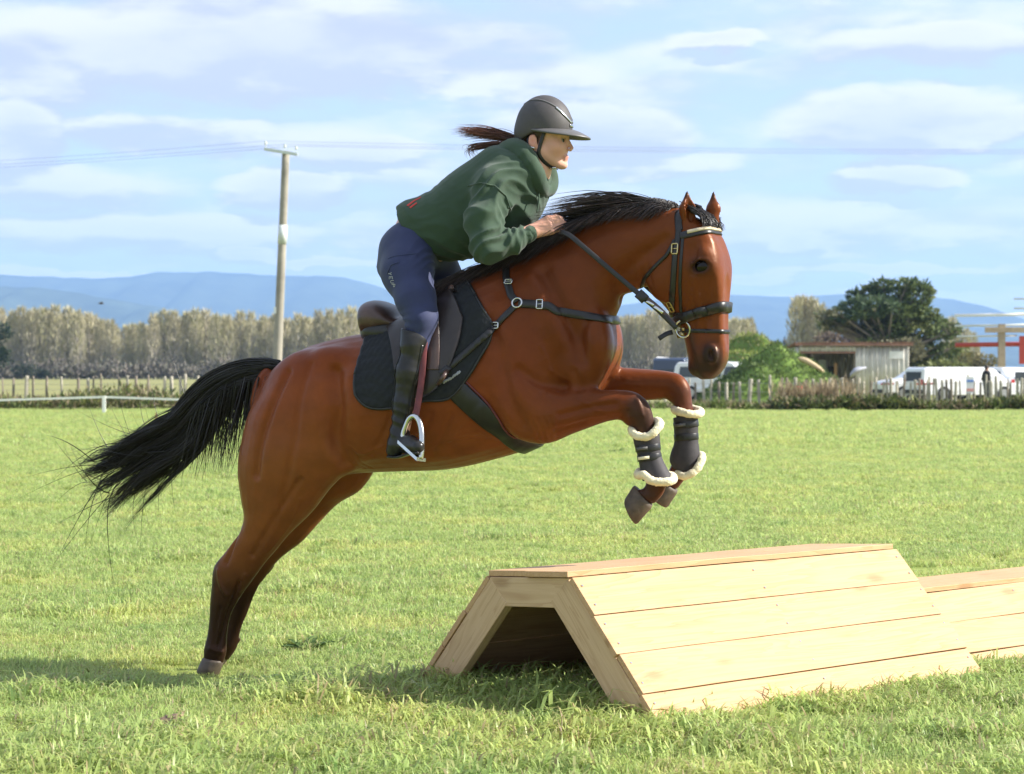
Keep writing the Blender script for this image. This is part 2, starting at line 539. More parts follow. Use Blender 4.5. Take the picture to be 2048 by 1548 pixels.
M_pine = wood('fresh_pine', (0.56, 0.36, 0.19), (0.36, 0.18, 0.07))
M_pine_edge = wood('pine_end_frame', (0.62, 0.43, 0.25), (0.40, 0.22, 0.10))
# ------------------------------------------------------------------ ground, hills, haze
m, t, b = mat('field_ground')
g_ = t.new('ShaderNodeNewGeometry')
px_, py_, pz_ = t.sep(g_.outputs['Position'])
n1 = t.noise(g_.outputs['Position'], 0.55, 5, 0.6); n2 = t.noise(g_.outputs['Position'], 9.0, 5, 0.65); n3 = t.noise(g_.outputs['Position'], 60.0, 3, 0.6)
c = t.ramp(n2, [(0.25, (0.14, 0.19, 0.045)), (0.55, (0.26, 0.31, 0.085)), (0.8, (0.38, 0.38, 0.16))])
c = t.mix(t.maprange(n1, 0.35, 0.7, 0.0, 0.6), c, (0.24, 0.27, 0.06))
c = t.mix(t.maprange(n3, 0.55, 0.8, 0.0, 0.5), c, (0.07, 0.10, 0.02))
far = t.maprange(py_, 70.0, 76.0)
pas = t.ramp(t.noise(g_.outputs['Position'], 0.06, 5, 0.6), [(0.3, (0.20, 0.21, 0.075)), (0.7, (0.30, 0.28, 0.13))])
t.link(t.mix(far, c, pas), b.inputs['Base Color'])
b.inputs['Roughness'].default_value = 0.9; b.inputs['Specular IOR Level'].default_value = 0.1
t.link(t.bump(n2, 0.5, 0.05), b.inputs['Normal'])
M_ground = m
# one sheet out to the horizon, denser near the camera
xs = np.r_[-8000, -3000, -1000, -300, -100, -40, np.linspace(-20, 20, 81), 40, 100, 300, 1000, 3000, 8000]
ys = np.r_[-30, -10, 0, np.linspace(4, 30, 80), np.linspace(32, 90, 30), 120, 200, 400, 1000, 3000, 7000, 12500]
X, Y = np.meshgrid(xs, ys, indexing='ij')
Zg = np.where((np.abs(X) < 21) & (Y > 3) & (Y < 92), 0.010 * np.sin(X * 1.7 + np.sin(Y * .9)) * np.sin(Y * 1.3 + 1) + .008 * np.sin(X * 4.1 + 2) * np.sin(Y * 3.3) - .012, -.012)
Zg[(Y > 95)] = -.012
gr = mesh_obj('ground', np.stack([X, Y, Zg], -1).reshape(-1, 3), quads(len(xs), len(ys))[:, ::-1], M_ground)
tag(gr, 'green grazed paddock running to the fence and pasture beyond', kind='structure')

def hills(name, prof, Y0, depth, seed, rough, label, matl):
    pr = np.array(prof, float)
    n = 420; x = np.linspace(pr[0, 0], pr[-1, 0], n); yv = np.interp(x, pr[:, 0], pr[:, 1])
    k = 40; s = np.linspace(-1, 1, k)
    r = np.random.default_rng(seed); V = []
    ph = r.uniform(0, 6, 12); fr = r.uniform(.004, .03, 12)
    for i in range(n):
        top = at(x[i], yv[i], Y0)
        rid = sum(math.sin(x[i] * fr[q] * 2 + ph[q]) / (q + 2) for q in range(12))
        for sj in s:
            h = (1 - abs(sj) ** (1.15 + .25 * rid * rough)) * top[2]
            spur = sum(math.sin(x[i] * fr[q] * 5 + ph[q] * 3 + sj * 2.2 * math.sin(ph[q])) for q in range(5)) / 5
            h *= 1 + .28 * rough * spur * (1 - abs(sj)) * abs(sj) * 2.5
            V.append((top[0], Y0 + sj * depth, max(h, -.6) if abs(sj) < .999 else -.6))
    o = mesh_obj(name, np.array(V), quads(n, k)[:, ::-1], matl)
    return tag(o, label, kind='structure')
M_hill = simple('bush_covered_hills', (0.045, 0.058, 0.038), rough=1.0, spec=0.0, var=0.6, nscale=0.004)
hills('hills', [(-3200, 700), (-2600, 640), (-1900, 590), (-1300, 570), (-900, 556), (-500, 560), (-200, 552), (0, 548), (60, 551), (130, 551), (200, 556), (255, 553), (320, 543), (400, 541), (470, 545), (560, 549), (640, 551), (690, 553), (735, 563), (790, 582), (860, 600), (1000, 625), (1200, 615), (1330, 597), (1450, 589), (1540, 591), (1620, 590), (1700, 588), (1780, 590), (1850, 591), (1905, 598), (1955, 612), (2005, 628), (2060, 642), (2300, 660), (2700, 640), (3200, 620), (3900, 650), (4600, 715)], 9800, 2300, 3, .6, 'long blue range of hills on the horizon', M_hill)
hills('hills', [(-2600, 700), (-1800, 650), (-1100, 610), (-500, 585), (-150, 575), (0, 572), (80, 574), (150, 582), (240, 598), (330, 616), (440, 632), (560, 640), (700, 655), (900, 690), (1100, 715), (1400, 690), (1600, 672), (1800, 668), (2000, 675), (2300, 690), (2800, 680), (3400, 700), (3800, 720)], 7000, 1500, 8, .8, 'lower nearer spur of the blue hills', M_hill)

hz = MB(); HZ0, HZ1 = np.array([-8200, -60, -1.6]), np.array([8200, 12700, 560])
hz.box((HZ0 + HZ1) / 2, HZ1 - HZ0)
mh = bpy.data.materials.new('haze'); mh.use_nodes = True
th = NT(mh.node_tree); th.n.clear()
oh = th.new('ShaderNodeOutputMaterial'); pv = th.new('ShaderNodeVolumePrincipled')
pv.inputs['Color'].default_value = (0.36, 0.58, 1.0, 1)
pv.inputs['Density'].default_value = 1.1e-4
pv.inputs['Anisotropy'].default_value = 0.1
th.link(pv.outputs[0], oh.inputs['Volume'])
tag(hz.build('haze', mh), 'thin blue air over the whole plain', kind='stuff')
# ------------------------------------------------------------------ the horse
ALPHA = R(18)
HO = np.array([(430 - 1024) / F * 8.85, 8.85, 0.0])       # ground point under the hind feet
ca_, sa_ = math.cos(ALPHA), math.sin(ALPHA)
HX = np.array([ca_, -sa_, 0.0]); HY = np.array([sa_, ca_, 0.0])      # heading, and away from the camera
def loc(p):
    p = np.asarray(p, float) - HO
    return np.stack([p @ HX, p @ HY, p[..., 2]], -1)
def wld(p):
    p = np.asarray(p, float)
    return HO + p[..., 0:1] * HX + p[..., 1:2] * HY + p[..., 2:3] * np.array([0, 0, 1.0])
def P(px, py, t=0.0):
    """local point (x along heading, y away, z up) seen at a pixel, t metres to the near side of the middle plane"""
    d = ray(px, py)
    c0 = (CAM - HO) @ HY; s_ = (-t - c0) / (d @ HY)
    return loc(CAM + d * s_)

def loft_px(sdf, st, k=0.03, n=24, m=None, caps=True, ex=2.0, ret=False):
    """st rows: (top/front px, py), (bottom/back px, py), t, half width"""
    rows = []
    for (a, b, t, hw) in st:
        A = P(*a, t); B = P(*b, t)
        rows.append(np.r_[(A + B) / 2, (A - B) / 2, hw])
    rows = crom(np.array(rows), m or (len(st) - 1) * 5 + 1)
    C, U = rows[:, :3], rows[:, 3:6]
    V = np.zeros_like(U); V[:, 1] = rows[:, 6]
    if caps:                       # rounded ends
        def cap(i, sgn):
            ax = C[i] - C[i + sgn]; ax /= np.linalg.norm(ax)
            rr = min(np.linalg.norm(U[i]), rows[i, 6]) * 0.8
            out = []
            for q in (0.3, 0.55, 0.78, 0.94):
                out.append((C[i] + ax * rr * q, U[i] * math.sqrt(1 - q * q), V[i] * math.sqrt(1 - q * q)))
            return out
        a = cap(0, 1)[::-1]; b = cap(len(C) - 1, -1)
        C = np.array([x[0] for x in a] + list(C) + [x[0] for x in b])
        U = np.array([x[1] for x in a] + list(U) + [x[1] for x in b])
        V = np.array([x[2] for x in a] + list(V) + [x[2] for x in b])
    v, tr = ring_loft(C, U, V, n, ex)
    if ret: return v, tr
    sdf.mesh(v, tr, k)

horse = empty('horse', tuple(HO), -ALPHA, 'bay horse with black mane and tail leaping over the wooden jump', 'horse')
H = Sdf((-0.35, -0.50, -0.02), (2.55, 0.50, 2.30), 0.0062, band=0.08)

# trunk and neck
TRUNK = [((550, 742), (512, 850), 0, .10), ((578, 716), (520, 930), 0, .19), ((630, 690), (600, 965), 0, .245),
         ((700, 672), (705, 948), 0, .265), ((765, 660), (800, 943), 0, .285), ((835, 632), (895, 939), 0, .285),
         ((895, 592), (985, 920), 0, .27), ((942, 553), (1070, 892), 0, .245), ((995, 530), (1150, 838), 0, .225),
         ((1055, 508), (1205, 770), 0, .195), ((1115, 480), (1232, 705), 0, .155), ((1170, 448), (1228, 640), 0, .125),
         ((1235, 418), (1258, 592), 0, .105), ((1300, 405), (1290, 572), 0.01, .092), ((1352, 415), (1325, 550), 0.02, .08)]
loft_px(H, TRUNK, 0.0, n=36)
# hind legs
NH = [((662, 735), (565, 775), .13, .10), ((700, 800), (508, 820), .145, .125), ((712, 890), (484, 890), .155, .13), ((690, 942), (478, 945), .155, .12),
      ((657, 980), (484, 1000), .15, .10), ((623, 1024), (489, 1035), .145, .082), ((576, 1071), (479, 1065), .14, .06),
      ((533, 1122), (453, 1102), .13, .046), ((505, 1160), (429, 1133), .125, .041), ((480, 1195), (424, 1172), .12, .036),
      ((463, 1225), (421, 1205), .12, .030), ((456, 1252), (419, 1240), .12, .026), ((453, 1284), (415, 1272), .12, .027),
      ((452, 1306), (409, 1296), .12, .031), ((446, 1326), (408, 1316), .12, .027)]
loft_px(H, NH, 0.045)
FH = [((690, 790), (615, 810), -.13, .10), ((745, 850), (570, 850), -.15, .12), ((752, 925), (560, 930), -.155, .115),
      ((722, 978), (545, 985), -.15, .10), ((676, 1007), (527, 1030), -.145, .08), ((642, 1041), (515, 1060), -.14, .065),
      ((602, 1084), (499, 1085), -.14, .055), ((559, 1118), (477, 1112), -.13, .046), ((529, 1155), (453, 1140), -.125, .041),
      ((511, 1188), (450, 1175), -.12, .036), ((498, 1222), (454, 1207), -.12, .030), ((487, 1250), (450, 1240), -.12, .026),
      ((480, 1271), (443, 1262), -.12, .027), ((472, 1297), (432, 1288), -.12, .031), ((458, 1318), (422, 1306), -.12, .027)]
loft_px(H, FH, 0.04)
# fore legs
NF = [((1010, 640), (960, 760), .15, .075), ((1060, 720), (1015, 862), .175, .09), ((1100, 782), (1085, 888), .17, .085), ((1150, 780), (1150, 866), .16, .068), ((1200, 780), (1205, 846), .155, .055),
      ((1240, 780), (1232, 840), .15, .046), ((1272, 785), (1244, 842), .145, .043), ((1295, 804), (1253, 850), .145, .041),
      ((1306, 832), (1264, 856), .14, .036), ((1309, 858), (1273, 870), .14, .030), ((1312, 885), (1277, 890), .14, .027),
      ((1318, 915), (1283, 918), .14, .026), ((1329, 938), (1289, 945), .14, .033), ((1334, 962), (1292, 968), .14, .034),
      ((1326, 988), (1284, 978), .14, .029), ((1310, 1006), (1275, 978), .14, .030)]
loft_px(H, NF, 0.04)
FF = [((1150, 690), (1120, 800), -.13, .075), ((1195, 735), (1180, 842), -.15, .078), ((1240, 735), (1240, 802), -.15, .064), ((1290, 738), (1295, 801), -.15, .054), ((1332, 742), (1328, 798), -.145, .046),
      ((1362, 750), (1338, 802), -.14, .043), ((1379, 772), (1345, 808), -.14, .041), ((1384, 805), (1350, 818), -.14, .036),
      ((1388, 838), (1353, 840), -.14, .029), ((1389, 870), (1355, 870), -.14, .026), ((1392, 898), (1349, 898), -.14, .034),
      ((1388, 928), (1345, 922), -.14, .034), ((1372, 955), (1338, 940), -.14, .029), ((1357, 975), (1326, 955), -.14, .030)]
loft_px(H, FF, 0.04)

def hell(px, py, t, r, k=0.03, rot=0.0, op='add', yaw=0.0):
    """ellipsoid with axes (along image x, lateral, along image y) turned by rot in the side plane"""
    c, s_ = math.cos(rot), math.sin(rot)
    M = [(c, 0, -s_), (0, 1, 0), (s_, 0, c)]
    if yaw:
        M = (np.array(M) @ np.array(Matrix.Rotation(yaw, 3, 'Z'))).tolist()
    H.ell(P(px, py, t), r, k, M, op)
for sgn in (1, -1):
    hell(1020, 690, .155 * sgn, (.10, .07, .20), .06, rot=R(-38))        # shoulder blade
    hell(1060, 800, .16 * sgn, (.13, .075, .10), .05, rot=R(20))         # triceps
    hell(1165, 735, .115 * sgn, (.085, .075, .11), .05)                  # point of shoulder
    hell(620, 800, .14 * sgn, (.17, .10, .20), .06, rot=R(-20))          # haunch
    hell(560, 900, .13 * sgn, (.11, .085, .17), .05, rot=R(-8))          # hamstring
    hell(690, 900, .15 * sgn, (.06, .07, .09), .05)                      # stifle
    hell(668, 722, .175 * sgn, (.075, .05, .05), .06, rot=R(15))           # hip bone
    hell(535, 1070, .135 * sgn, (.05, .045, .09), .03, rot=R(30))        # gaskin
# breast muscles
H.ell(P(1196, 688, .105), (.060, .085, .125), 0.03); H.ell(P(1216, 690, -.09), (.060, .085, .125), 0.03)
# muscle grooves
# ---- head: own frame (u down the face, v forwards, w to the near side)
HEAD_YAW = R(9)         # turned further towards the camera than the body
HEAD_TILT = R(4)
poll = P(1386, 447, 0.02)
fwd = np.array([math.cos(HEAD_YAW), -math.sin(HEAD_YAW), 0]); lat = np.array([-math.sin(HEAD_YAW), -math.cos(HEAD_YAW), 0])
dn = np.array([0, 0, -1.0])
hu = dn * math.cos(HEAD_TILT) + fwd * math.sin(HEAD_TILT)
hv = fwd * math.cos(HEAD_TILT) - dn * math.sin(HEAD_TILT)
HS = 1.09
HU = 1.0
def hd(u, v, w):
    return poll + HU * u * hu + HS * (v * hv + w * lat)
# u, [(v, w) from the front middle round to the back middle]
HEADST = [
 (-.035, [(-.010, 0), (-.015, .035), (-.060, .055), (-.110, .050), (-.135, 0)]),
 (.00, [(.045, 0), (.040, .045), (-.020, .072), (-.100, .066), (-.165, 0)]),
 (.05, [(.085, 0), (.080, .063), (.015, .088), (-.100, .080), (-.190, 0)]),
 (.11, [(.106, 0), (.100, .072), (.035, .098), (-.100, .088), (-.205, 0)]),
 (.17, [(.116, 0), (.110, .078), (.055, .103), (-.090, .090), (-.205, 0)]),
 (.22, [(.118, 0), (.110, .070), (.050, .094), (-.080, .087), (-.192, 0)]),
 (.28, [(.113, 0), (.105, .056), (.040, .078), (-.070, .073), (-.160, 0)]),
 (.34, [(.106, 0), (.099, .046), (.030, .062), (-.050, .056), (-.118, 0)]),
 (.40, [(.101, 0), (.094, .041), (.028, .053), (-.030, .046), (-.082, 0)]),
 (.46, [(.100, 0), (.093, .040), (.030, .052), (-.020, .046), (-.062, 0)]),
 (.52, [(.100, 0), (.090, .038), (.034, .056), (-.014, .046), (-.054, 0)]),
 (.565, [(.090, 0), (.080, .038), (.034, .053), (-.010, .044), (-.048, 0)]),
 (.60, [(.066, 0), (.058, .032), (.028, .043), (-.004, .034), (-.032, 0)]),
 (.622, [(.040, 0), (.036, .016), (.024, .020), (.008, .016), (-.008, 0)])]
rows = []
for u, c in HEADST:
    ring = [(v, w) for v, w in c] + [(v, -w) for v, w in c[-2:0:-1]]
    cl = np.array(ring[-2:] + ring + ring[:3])
    cc = crom(cl, (len(cl) - 1) * 4 + 1)[8:8 + len(ring) * 4]
    rows.append(np.c_[np.full(len(cc), u), cc])
rows = np.array(rows); m_, n_ = rows.shape[:2]
rows = crom(rows.reshape(m_, -1), m_ * 4).reshape(-1, n_, 3)
v, tr = skin_rings(np.array([[hd(*q) for q in r_] for r_ in rows]))
# orientation of this loft must face outwards
H.mesh(v, tr, 0.035)
HM = [hu, hv, lat]          # rows = local axes for ellipsoids in the head frame
def he(u, v, w, r, k=0.015, op='add'):
    H.ell(hd(u, v, w), np.array(r) * HS, k, HM, op)
for sg in (1, -1):
    he(.205, -.095, .052 * sg, (.095, .080, .040), .02)          # cheek
    he(.135, .062, .078 * sg, (.036, .030, .026), .012)          # brow ridge
    he(.180, .058, .104 * sg, (.026, .037, .017), .006, 'sub')     # eye socket
    lid = [hd(.198, .020, .097 * sg), hd(.170, .030, .107 * sg), hd(.153, .056, .108 * sg), hd(.158, .082, .097 * sg), hd(.180, .097, .085 * sg)]
    for a, b in zip(lid[:-1], lid[1:]): H.cone(a, b, .0052, .0052, .006)
    lid = [hd(.200, .022, .096 * sg), hd(.209, .046, .098 * sg), hd(.207, .072, .092 * sg), hd(.188, .094, .085 * sg)]
    for a, b in zip(lid[:-1], lid[1:]): H.cone(a, b, .0042, .0042, .005)
    H.cone(hd(.225, .030, .088 * sg), hd(.36, .028, .058 * sg), .009, .005, .02)   # facial crest
    he(.525, .058, .052 * sg, (.036, .026, .013), .012)           # nostril rim
    he(.530, .060, .066 * sg, (.022, .011, .017), .005, 'sub')      # nostril
    H.cone(hd(.470, -.022, .056 * sg), hd(.572, -.004, .046 * sg), .004, .004, .006, op='sub')   # mouth line
    # ears
    eo_ = -.012 if sg > 0 else .045
    base = hd(.005, .012 + eo_, .050 * sg); mid = hd(-.055, .018 + eo_, .060 * sg); tip = hd(-.122, .020 + eo_, .058 * sg)
    H.cone(base, mid, .030, .031, .02); H.cone(mid, tip, .031, .004, .012)
    fr = hv * 0.8 + lat * 0.55 * sg
    H.cone(hd(-.012, .012 + eo_, .050 * sg) + fr * .024, mid + fr * .021, .016, .021, .006, op='sub')
    H.cone(mid + fr * .021, tip + fr * .012, .021, .003, .006, op='sub')
for sg in (1, -1): he(.112, .030, .104 * sg, (.030, .022, .013), .02, 'sub')       # hollow over the eye
he(.57, -.030, 0, (.03, .022, .03), .015)                         # chin
he(.34, .120, 0, (.10, .010, .028), .015, 'sub')

def vnormals(v, q):
    a, b, c = v[q[:, 0]], v[q[:, 1]], v[q[:, 2]]
    fn = np.cross(b - a, v[q[:, 2]] - a) + np.cross(c - a, v[q[:, 3]] - a)
    n = np.zeros_like(v)
    for k in range(4):
        for d in range(3): n[:, d] += np.bincount(q[:, k], fn[:, d], len(v))
    return n / (np.linalg.norm(n, axis=1)[:, None] + 1e-12)
def bvh(v, q):
    return BVHTree.FromPolygons([tuple(p) for p in v], [tuple(int(i) for i in f) for f in q])
CL = loc(CAM)                                  # camera in horse space
def cast(B, px, py, t=0.0):
    """first surface point along a pixel's ray (horse space), with its normal"""
    d = P(px, py, 0.0) - CL; d /= np.linalg.norm(d)
    h = B.ray_cast(Vector(CL), Vector(d))
    if h[0] is None:
        h = B.find_nearest(Vector(P(px, py, t)))
    n = np.array(h[1])
    return np.array(h[0]), (-n if n @ d > 0.05 and n[1] > 0 else n)
v, q = H.polygons(2)
B0 = bvh(v, q); N0 = vnormals(v, q)
def pdist(v, pts):
    d = np.full(len(v), 9.0)
    for a, b in zip(pts[:-1], pts[1:]):
        ab = b - a; t = np.clip(((v - a) @ ab) / (ab @ ab + 1e-12), 0, 1)
        d = np.minimum(d, np.linalg.norm(v - a - t[:, None] * ab, axis=1))
    return d
disp = np.zeros(len(v))
def sculpt(path, width, depth, far=True, t=.15):
    """shallow hollow (or ridge, when depth < 0) along a line on the near side, and its mirror"""
    p = crom(np.array([cast(B0, x, y, t)[0] for x, y in path]), len(path) * 4)
    for sg in (1, -1) if far else (1,):
        pp = p * np.array([1, sg, 1.0])
        if sg < 0: pp = np.array([np.array(B0.find_nearest(Vector(a))[0]) for a in pp])
        d = pdist(v, pp)
        np.add(disp, -1.45 * depth * np.exp(-(d / width) ** 2), out=disp)
sculpt([(1085, 545), (1120, 610), (1150, 670), (1160, 720)], .030, .014)        # front of the shoulder
sculpt([(1060, 560), (1095, 620), (1125, 680)], .045, -.010)
sculpt([(985, 640), (1000, 720), (1015, 790), (1045, 850)], .035, .012)          # behind the triceps
sculpt([(1040, 740), (1080, 765), (1130, 772)], .022, .009)                      # shoulder to upper arm
sculpt([(1150, 745), (1160, 775)], .02, .008)
sculpt([(1250, 600), (1235, 570), (1275, 520), (1330, 480)], .028, .010)          # jugular groove
sculpt([(1120, 500), (1200, 460), (1290, 440)], .035, .006)
sculpt([(672, 745), (678, 810), (672, 870), (690, 925)], .030, .016)             # front of the thigh
sculpt([(700, 760), (712, 850), (722, 910)], .05, -.010)
sculpt([(575, 745), (545, 810), (522, 880), (512, 950)], .018, .011)              # between the hamstrings
sculpt([(620, 730), (600, 800), (590, 880), (575, 960), (560, 1010)], .016, .006)
sculpt([(640, 770), (640, 850), (655, 910)], .05, -.010)
sculpt([(600, 960), (560, 1020), (530, 1070), (505, 1110)], .013, .007)           # gaskin
sculpt([(480, 1060), (462, 1100), (452, 1125)], .010, .008)
sculpt([(478, 1165), (462, 1210), (436, 1290)], .009, .010)
sculpt([(437, 1140), (440, 1165), (452, 1190)], .008, -.006); sculpt([(490, 1150), (478, 1180)], .009, -.005); sculpt([(420, 1296), (432, 1302), (444, 1304)], .008, -.004)
sculpt([(440, 1215), (432, 1260), (428, 1290)], .007, .004)
sculpt([(1120, 830), (1180, 815), (1230, 808)], .013, .006)                       # forearm
sculpt([(1110, 860), (1170, 845)], .012, .004)
sculpt([(1275, 800), (1285, 830)], .008, -.004); sculpt([(1258, 822), (1262, 842)], .008, .004)
sculpt([(730, 900), (850, 915), (980, 890)], .05, -.006)
for i_, x_ in enumerate((760, 800, 840, 880)):                                     # a hint of ribs
    sculpt([(x_ + 22, 830), (x_ + 6, 870), (x_ - 14, 905)], .012, .0035)
sculpt([(1420, 560), (1418, 610), (1412, 660)], .016, .006)                        # beside the nose bone
sculpt([(1385, 640), (1392, 690)], .013, .003)
sculpt([(1340, 590), (1345, 640)], .012, .004)
VEINS = [[(830, 905), (900, 880), (960, 872), (1010, 880)], [(900, 880), (930, 850), (960, 820)], [(1080, 690), (1100, 740), (1090, 790), (1110, 850)], [(1100, 740), (1130, 760)],
         [(1130, 850), (1170, 835), (1210, 830)], [(1160, 800), (1200, 822), (1235, 825)], [(600, 1000), (585, 1040), (560, 1075), (535, 1105)], [(560, 1000), (545, 1050), (520, 1090)],
         [(1400, 590), (1405, 630), (1420, 665)], [(1405, 630), (1392, 660)], [(1385, 580), (1375, 610), (1372, 640)], [(700, 890), (730, 900), (770, 890)]]
for p_ in VEINS: sculpt(p_, .0065, -.0022)
for k_ in range(4): sculpt([(1062 + k_ * 13, 842 - k_ * 3), (1075 + k_ * 11, 868 - k_ * 3), (1078 + k_ * 12, 884 - k_ * 3)], .006, .0022)      # skin folds behind the elbow
for k_ in range(3): sculpt([(690 + k_ * 12, 905), (700 + k_ * 13, 925), (716 + k_ * 14, 936)], .007, .0024)                                 # and at the flank
for k_ in range(3): sculpt([(1262 + k_ * 16, 520 - k_ * 12), (1268 + k_ * 14, 552 - k_ * 8), (1284 + k_ * 10, 575 - k_ * 4)], .008, .0022)   # throat
v = v + N0 * disp[:, None]
v = laplace(v, q, 1)

# coat colours: bay body, black points, sooty muzzle
W3 = wld(v)
def proj(p):
    p = np.asarray(p, float) - CAM
    c, s_ = math.cos(PITCH), math.sin(PITCH)
    f = p[..., 1] * c - p[..., 2] * s_; u = p[..., 1] * s_ + p[..., 2] * c
    return np.stack([1024 + F * p[..., 0] / f, 774 - F * u / f], -1)
def sstep(x, a, b):
    t = np.clip((x - a) / (b - a), 0, 1); return t * t * (3 - 2 * t)
def vnoise(p, sc, seed=0):
    """cheap smooth value noise for vertex colours"""
    r = np.random.default_rng(seed); out = np.zeros(len(p))
    for i in range(5):
        d = r.normal(size=3) * sc; out += np.sin(p @ d + r.uniform(0, 6.28)) / 5
    return out
n1 = vnoise(v, 6, 1); n2 = vnoise(v, 22, 2); n3 = vnoise(v, 60, 3)
bay = np.array([0.180, 0.038, 0.011]); bay2 = np.array([0.225, 0.057, 0.015]); dark = np.array([0.022, 0.013, 0.011]); rd = np.array([0.23, 0.060, 0.024])
col = bay[None] + (bay2 - bay)[None] * sstep(0.25 - v[:, 2] * 0 + n1 * 0.5 + n2 * 0.15, -0.4, 0.8)[:, None]
belly = sstep(v[:, 2], 1.25, 0.85) * (v[:, 0] < 1.6)
col = col * (1 - 0.5 * belly[:, None]) + 0.5 * belly[:, None] * np.array([0.22, 0.085, 0.024])
nk = sstep(v[:, 0] + (v[:, 2] - 1.2) * .5, 1.25, 1.75)         # neck and upper line tinted darker
col = col * (1 - .38 * nk[:, None]) 
tp = sstep(v[:, 2] - v[:, 0] * .18, 1.10, 1.26) * (v[:, 0] < .9); col = col * (1 - .30 * tp[:, None] * np.array([.6, 1, 1]))
dap = np.clip(vnoise(v, 34, 9) * .9, -1, 1) * .07; col = col * (1 + dap[:, None])
def blend(mask, c):
    global col
    col = col * (1 - mask[:, None]) + np.array(c)[None] * mask[:, None]
def near_path(pts, rad, soft):
    pp = np.array(pts); d = np.full(len(v), 9.0)
    for a, b in zip(pp[:-1], pp[1:]):
        ab = b - a; t = np.clip(((v - a) @ ab) / (ab @ ab), 0, 1)
        d = np.minimum(d, np.linalg.norm(v - a - t[:, None] * ab, axis=1))
    return sstep(d + n3 * 0.012, rad, rad - soft)
# hind: hock and below
zj = v[:, 2] + n2 * 0.03 + (v[:, 0]) * -0.25
hind = (v[:, 0] < 0.75) * sstep(zj, 0.56, 0.24) * 0.95
blend(hind, dark * .5)
hk = near_path([P(432, 1125, .12), P(427, 1180, .12)], .05, .03); blend(hk * .85, dark * .5)
hk = near_path([P(456, 1130, -.12), P(452, 1190, -.12)], .05, .03); blend(hk * .85, dark * .5)
# fore: knee and below
fm = near_path([P(1280, 815, .145), P(1290, 850, .14), P(1310, 950, .14), P(1290, 1000, .14)], .085, .05); blend(fm * .9, dark * 1.5)
fm = near_path([P(1365, 790, -.14), P(1372, 850, -.14), P(1368, 930, -.14), P(1340, 970, -.14)], .075, .05); blend(fm * .78, np.array([0.07, 0.028, 0.022]))
# head
hp = (v - poll) / HS; U_, V_, W_ = hp @ hu * HS / HU, hp @ hv, hp @ lat
inhead = (U_ > -.2) & (U_ < .66) & (np.abs(W_) < np.where(U_ > .42, .085, .14)) & (V_ > np.where(U_ > .45, -.12, -.26)) & (V_ < .2)
mz = sstep(U_ + V_ * -.10 + n2 * 0.02, .50, .575) * inhead; blend(mz * .9, (0.030, 0.022, 0.020))
nz = np.exp(-(((U_ - .533) / .050) ** 2 + ((V_ - .058) / .038) ** 2)) * (np.abs(W_) > .03) * inhead; blend(np.clip(nz * 1.6, 0, 1), (0.020, 0.015, 0.014))
mo = np.exp(-((V_ + .018 - (U_ - .46) * .18) / .018) ** 2) * (U_ > .43) * inhead; blend(mo * .75, (0.03, 0.02, 0.016))
ey = np.exp(-(((U_ - .182) / .036) ** 2 + ((V_ - .056) / .043) ** 2)) * (np.abs(W_) > .06) * inhead; blend(np.clip(ey * 1.35, 0, 1) * .92, (0.025, 0.014, 0.012))
et = sstep(U_, -.06, -.12) * (v[:, 0] > poll[0] - .12); blend(et * .9, dark)
fc = np.exp(-(((U_ - .30) / .22) ** 2 + ((np.abs(W_)) / .05) ** 2)) * (V_ > .05) * inhead; blend(fc * .35, (0.26, 0.085, 0.040))
# black along the crest and dark stripe at the croup
HBVH_v, HBVH_q = v, q
ho = mesh_obj('body', v, q, M_coat, horse, attrs={'col': np.clip(col, 0, 1)})
HB = BVHTree.FromPolygons([tuple(p) for p in v], [tuple(int(i) for i in f) for f in q])

# eyes
for sg in (1, -1):
    c = hd(.181, .056, .0665 * sg); ev, ef = [], []
    bm = bmesh.new(); bmesh.ops.create_icosphere(bm, subdivisions=3, radius=.0375)
    eo = mesh_obj('eye', np.array([c + np.array(w.co) for w in bm.verts]), [[w.index for w in f.verts] for f in bm.faces], M_eye, horse); bm.free()

# hooves
def hoof(cor_f, cor_b, toe, heel, t, hw0, hw1, name='hoof'):
    A, B, T_, E_ = P(*cor_f, t), P(*cor_b, t), P(*toe, t), P(*heel, t)
    C = np.array([(A + B) / 2 * (1 - s_) + (T_ + E_) / 2 * s_ for s_ in (0, .15, .5, .9, 1.0)])
    U = np.array([((A - B) / 2 * (1 - s_) + (T_ - E_) / 2 * s_) * g for s_, g in ((0, .94), (.15, 1.02), (.5, 1.0), (.9, 1.0), (1, .93))])
    hw = np.array([hw0 * .95, hw0 * 1.03, (hw0 + hw1) / 2, hw1, hw1 * .93])
    V = np.zeros_like(U); V[:, 1] = hw
    vv, tt = ring_loft(C, U, V, 24)
    return mesh_obj(name, vv, tt, M_hoof, horse)
M_hoof = simple('hoof_horn', (0.085, 0.062, 0.045), rough=0.6, var=0.5, nscale=22, bump=0.3, bscale=60, bdist=0.004)
hoof((1306, 1012), (1268, 970), (1273, 1050), (1249, 1000), .14, .037, .050)
hoof((1356, 983), (1322, 955), (1334, 1016), (1303, 992), -.14, .037, .050)
hoof((447, 1322), (407, 1314), (436, 1352), (394, 1343), .12, .036, .048)
hoof((458, 1314), (420, 1304), (436, 1346), (396, 1338), -.12, .036, .048)
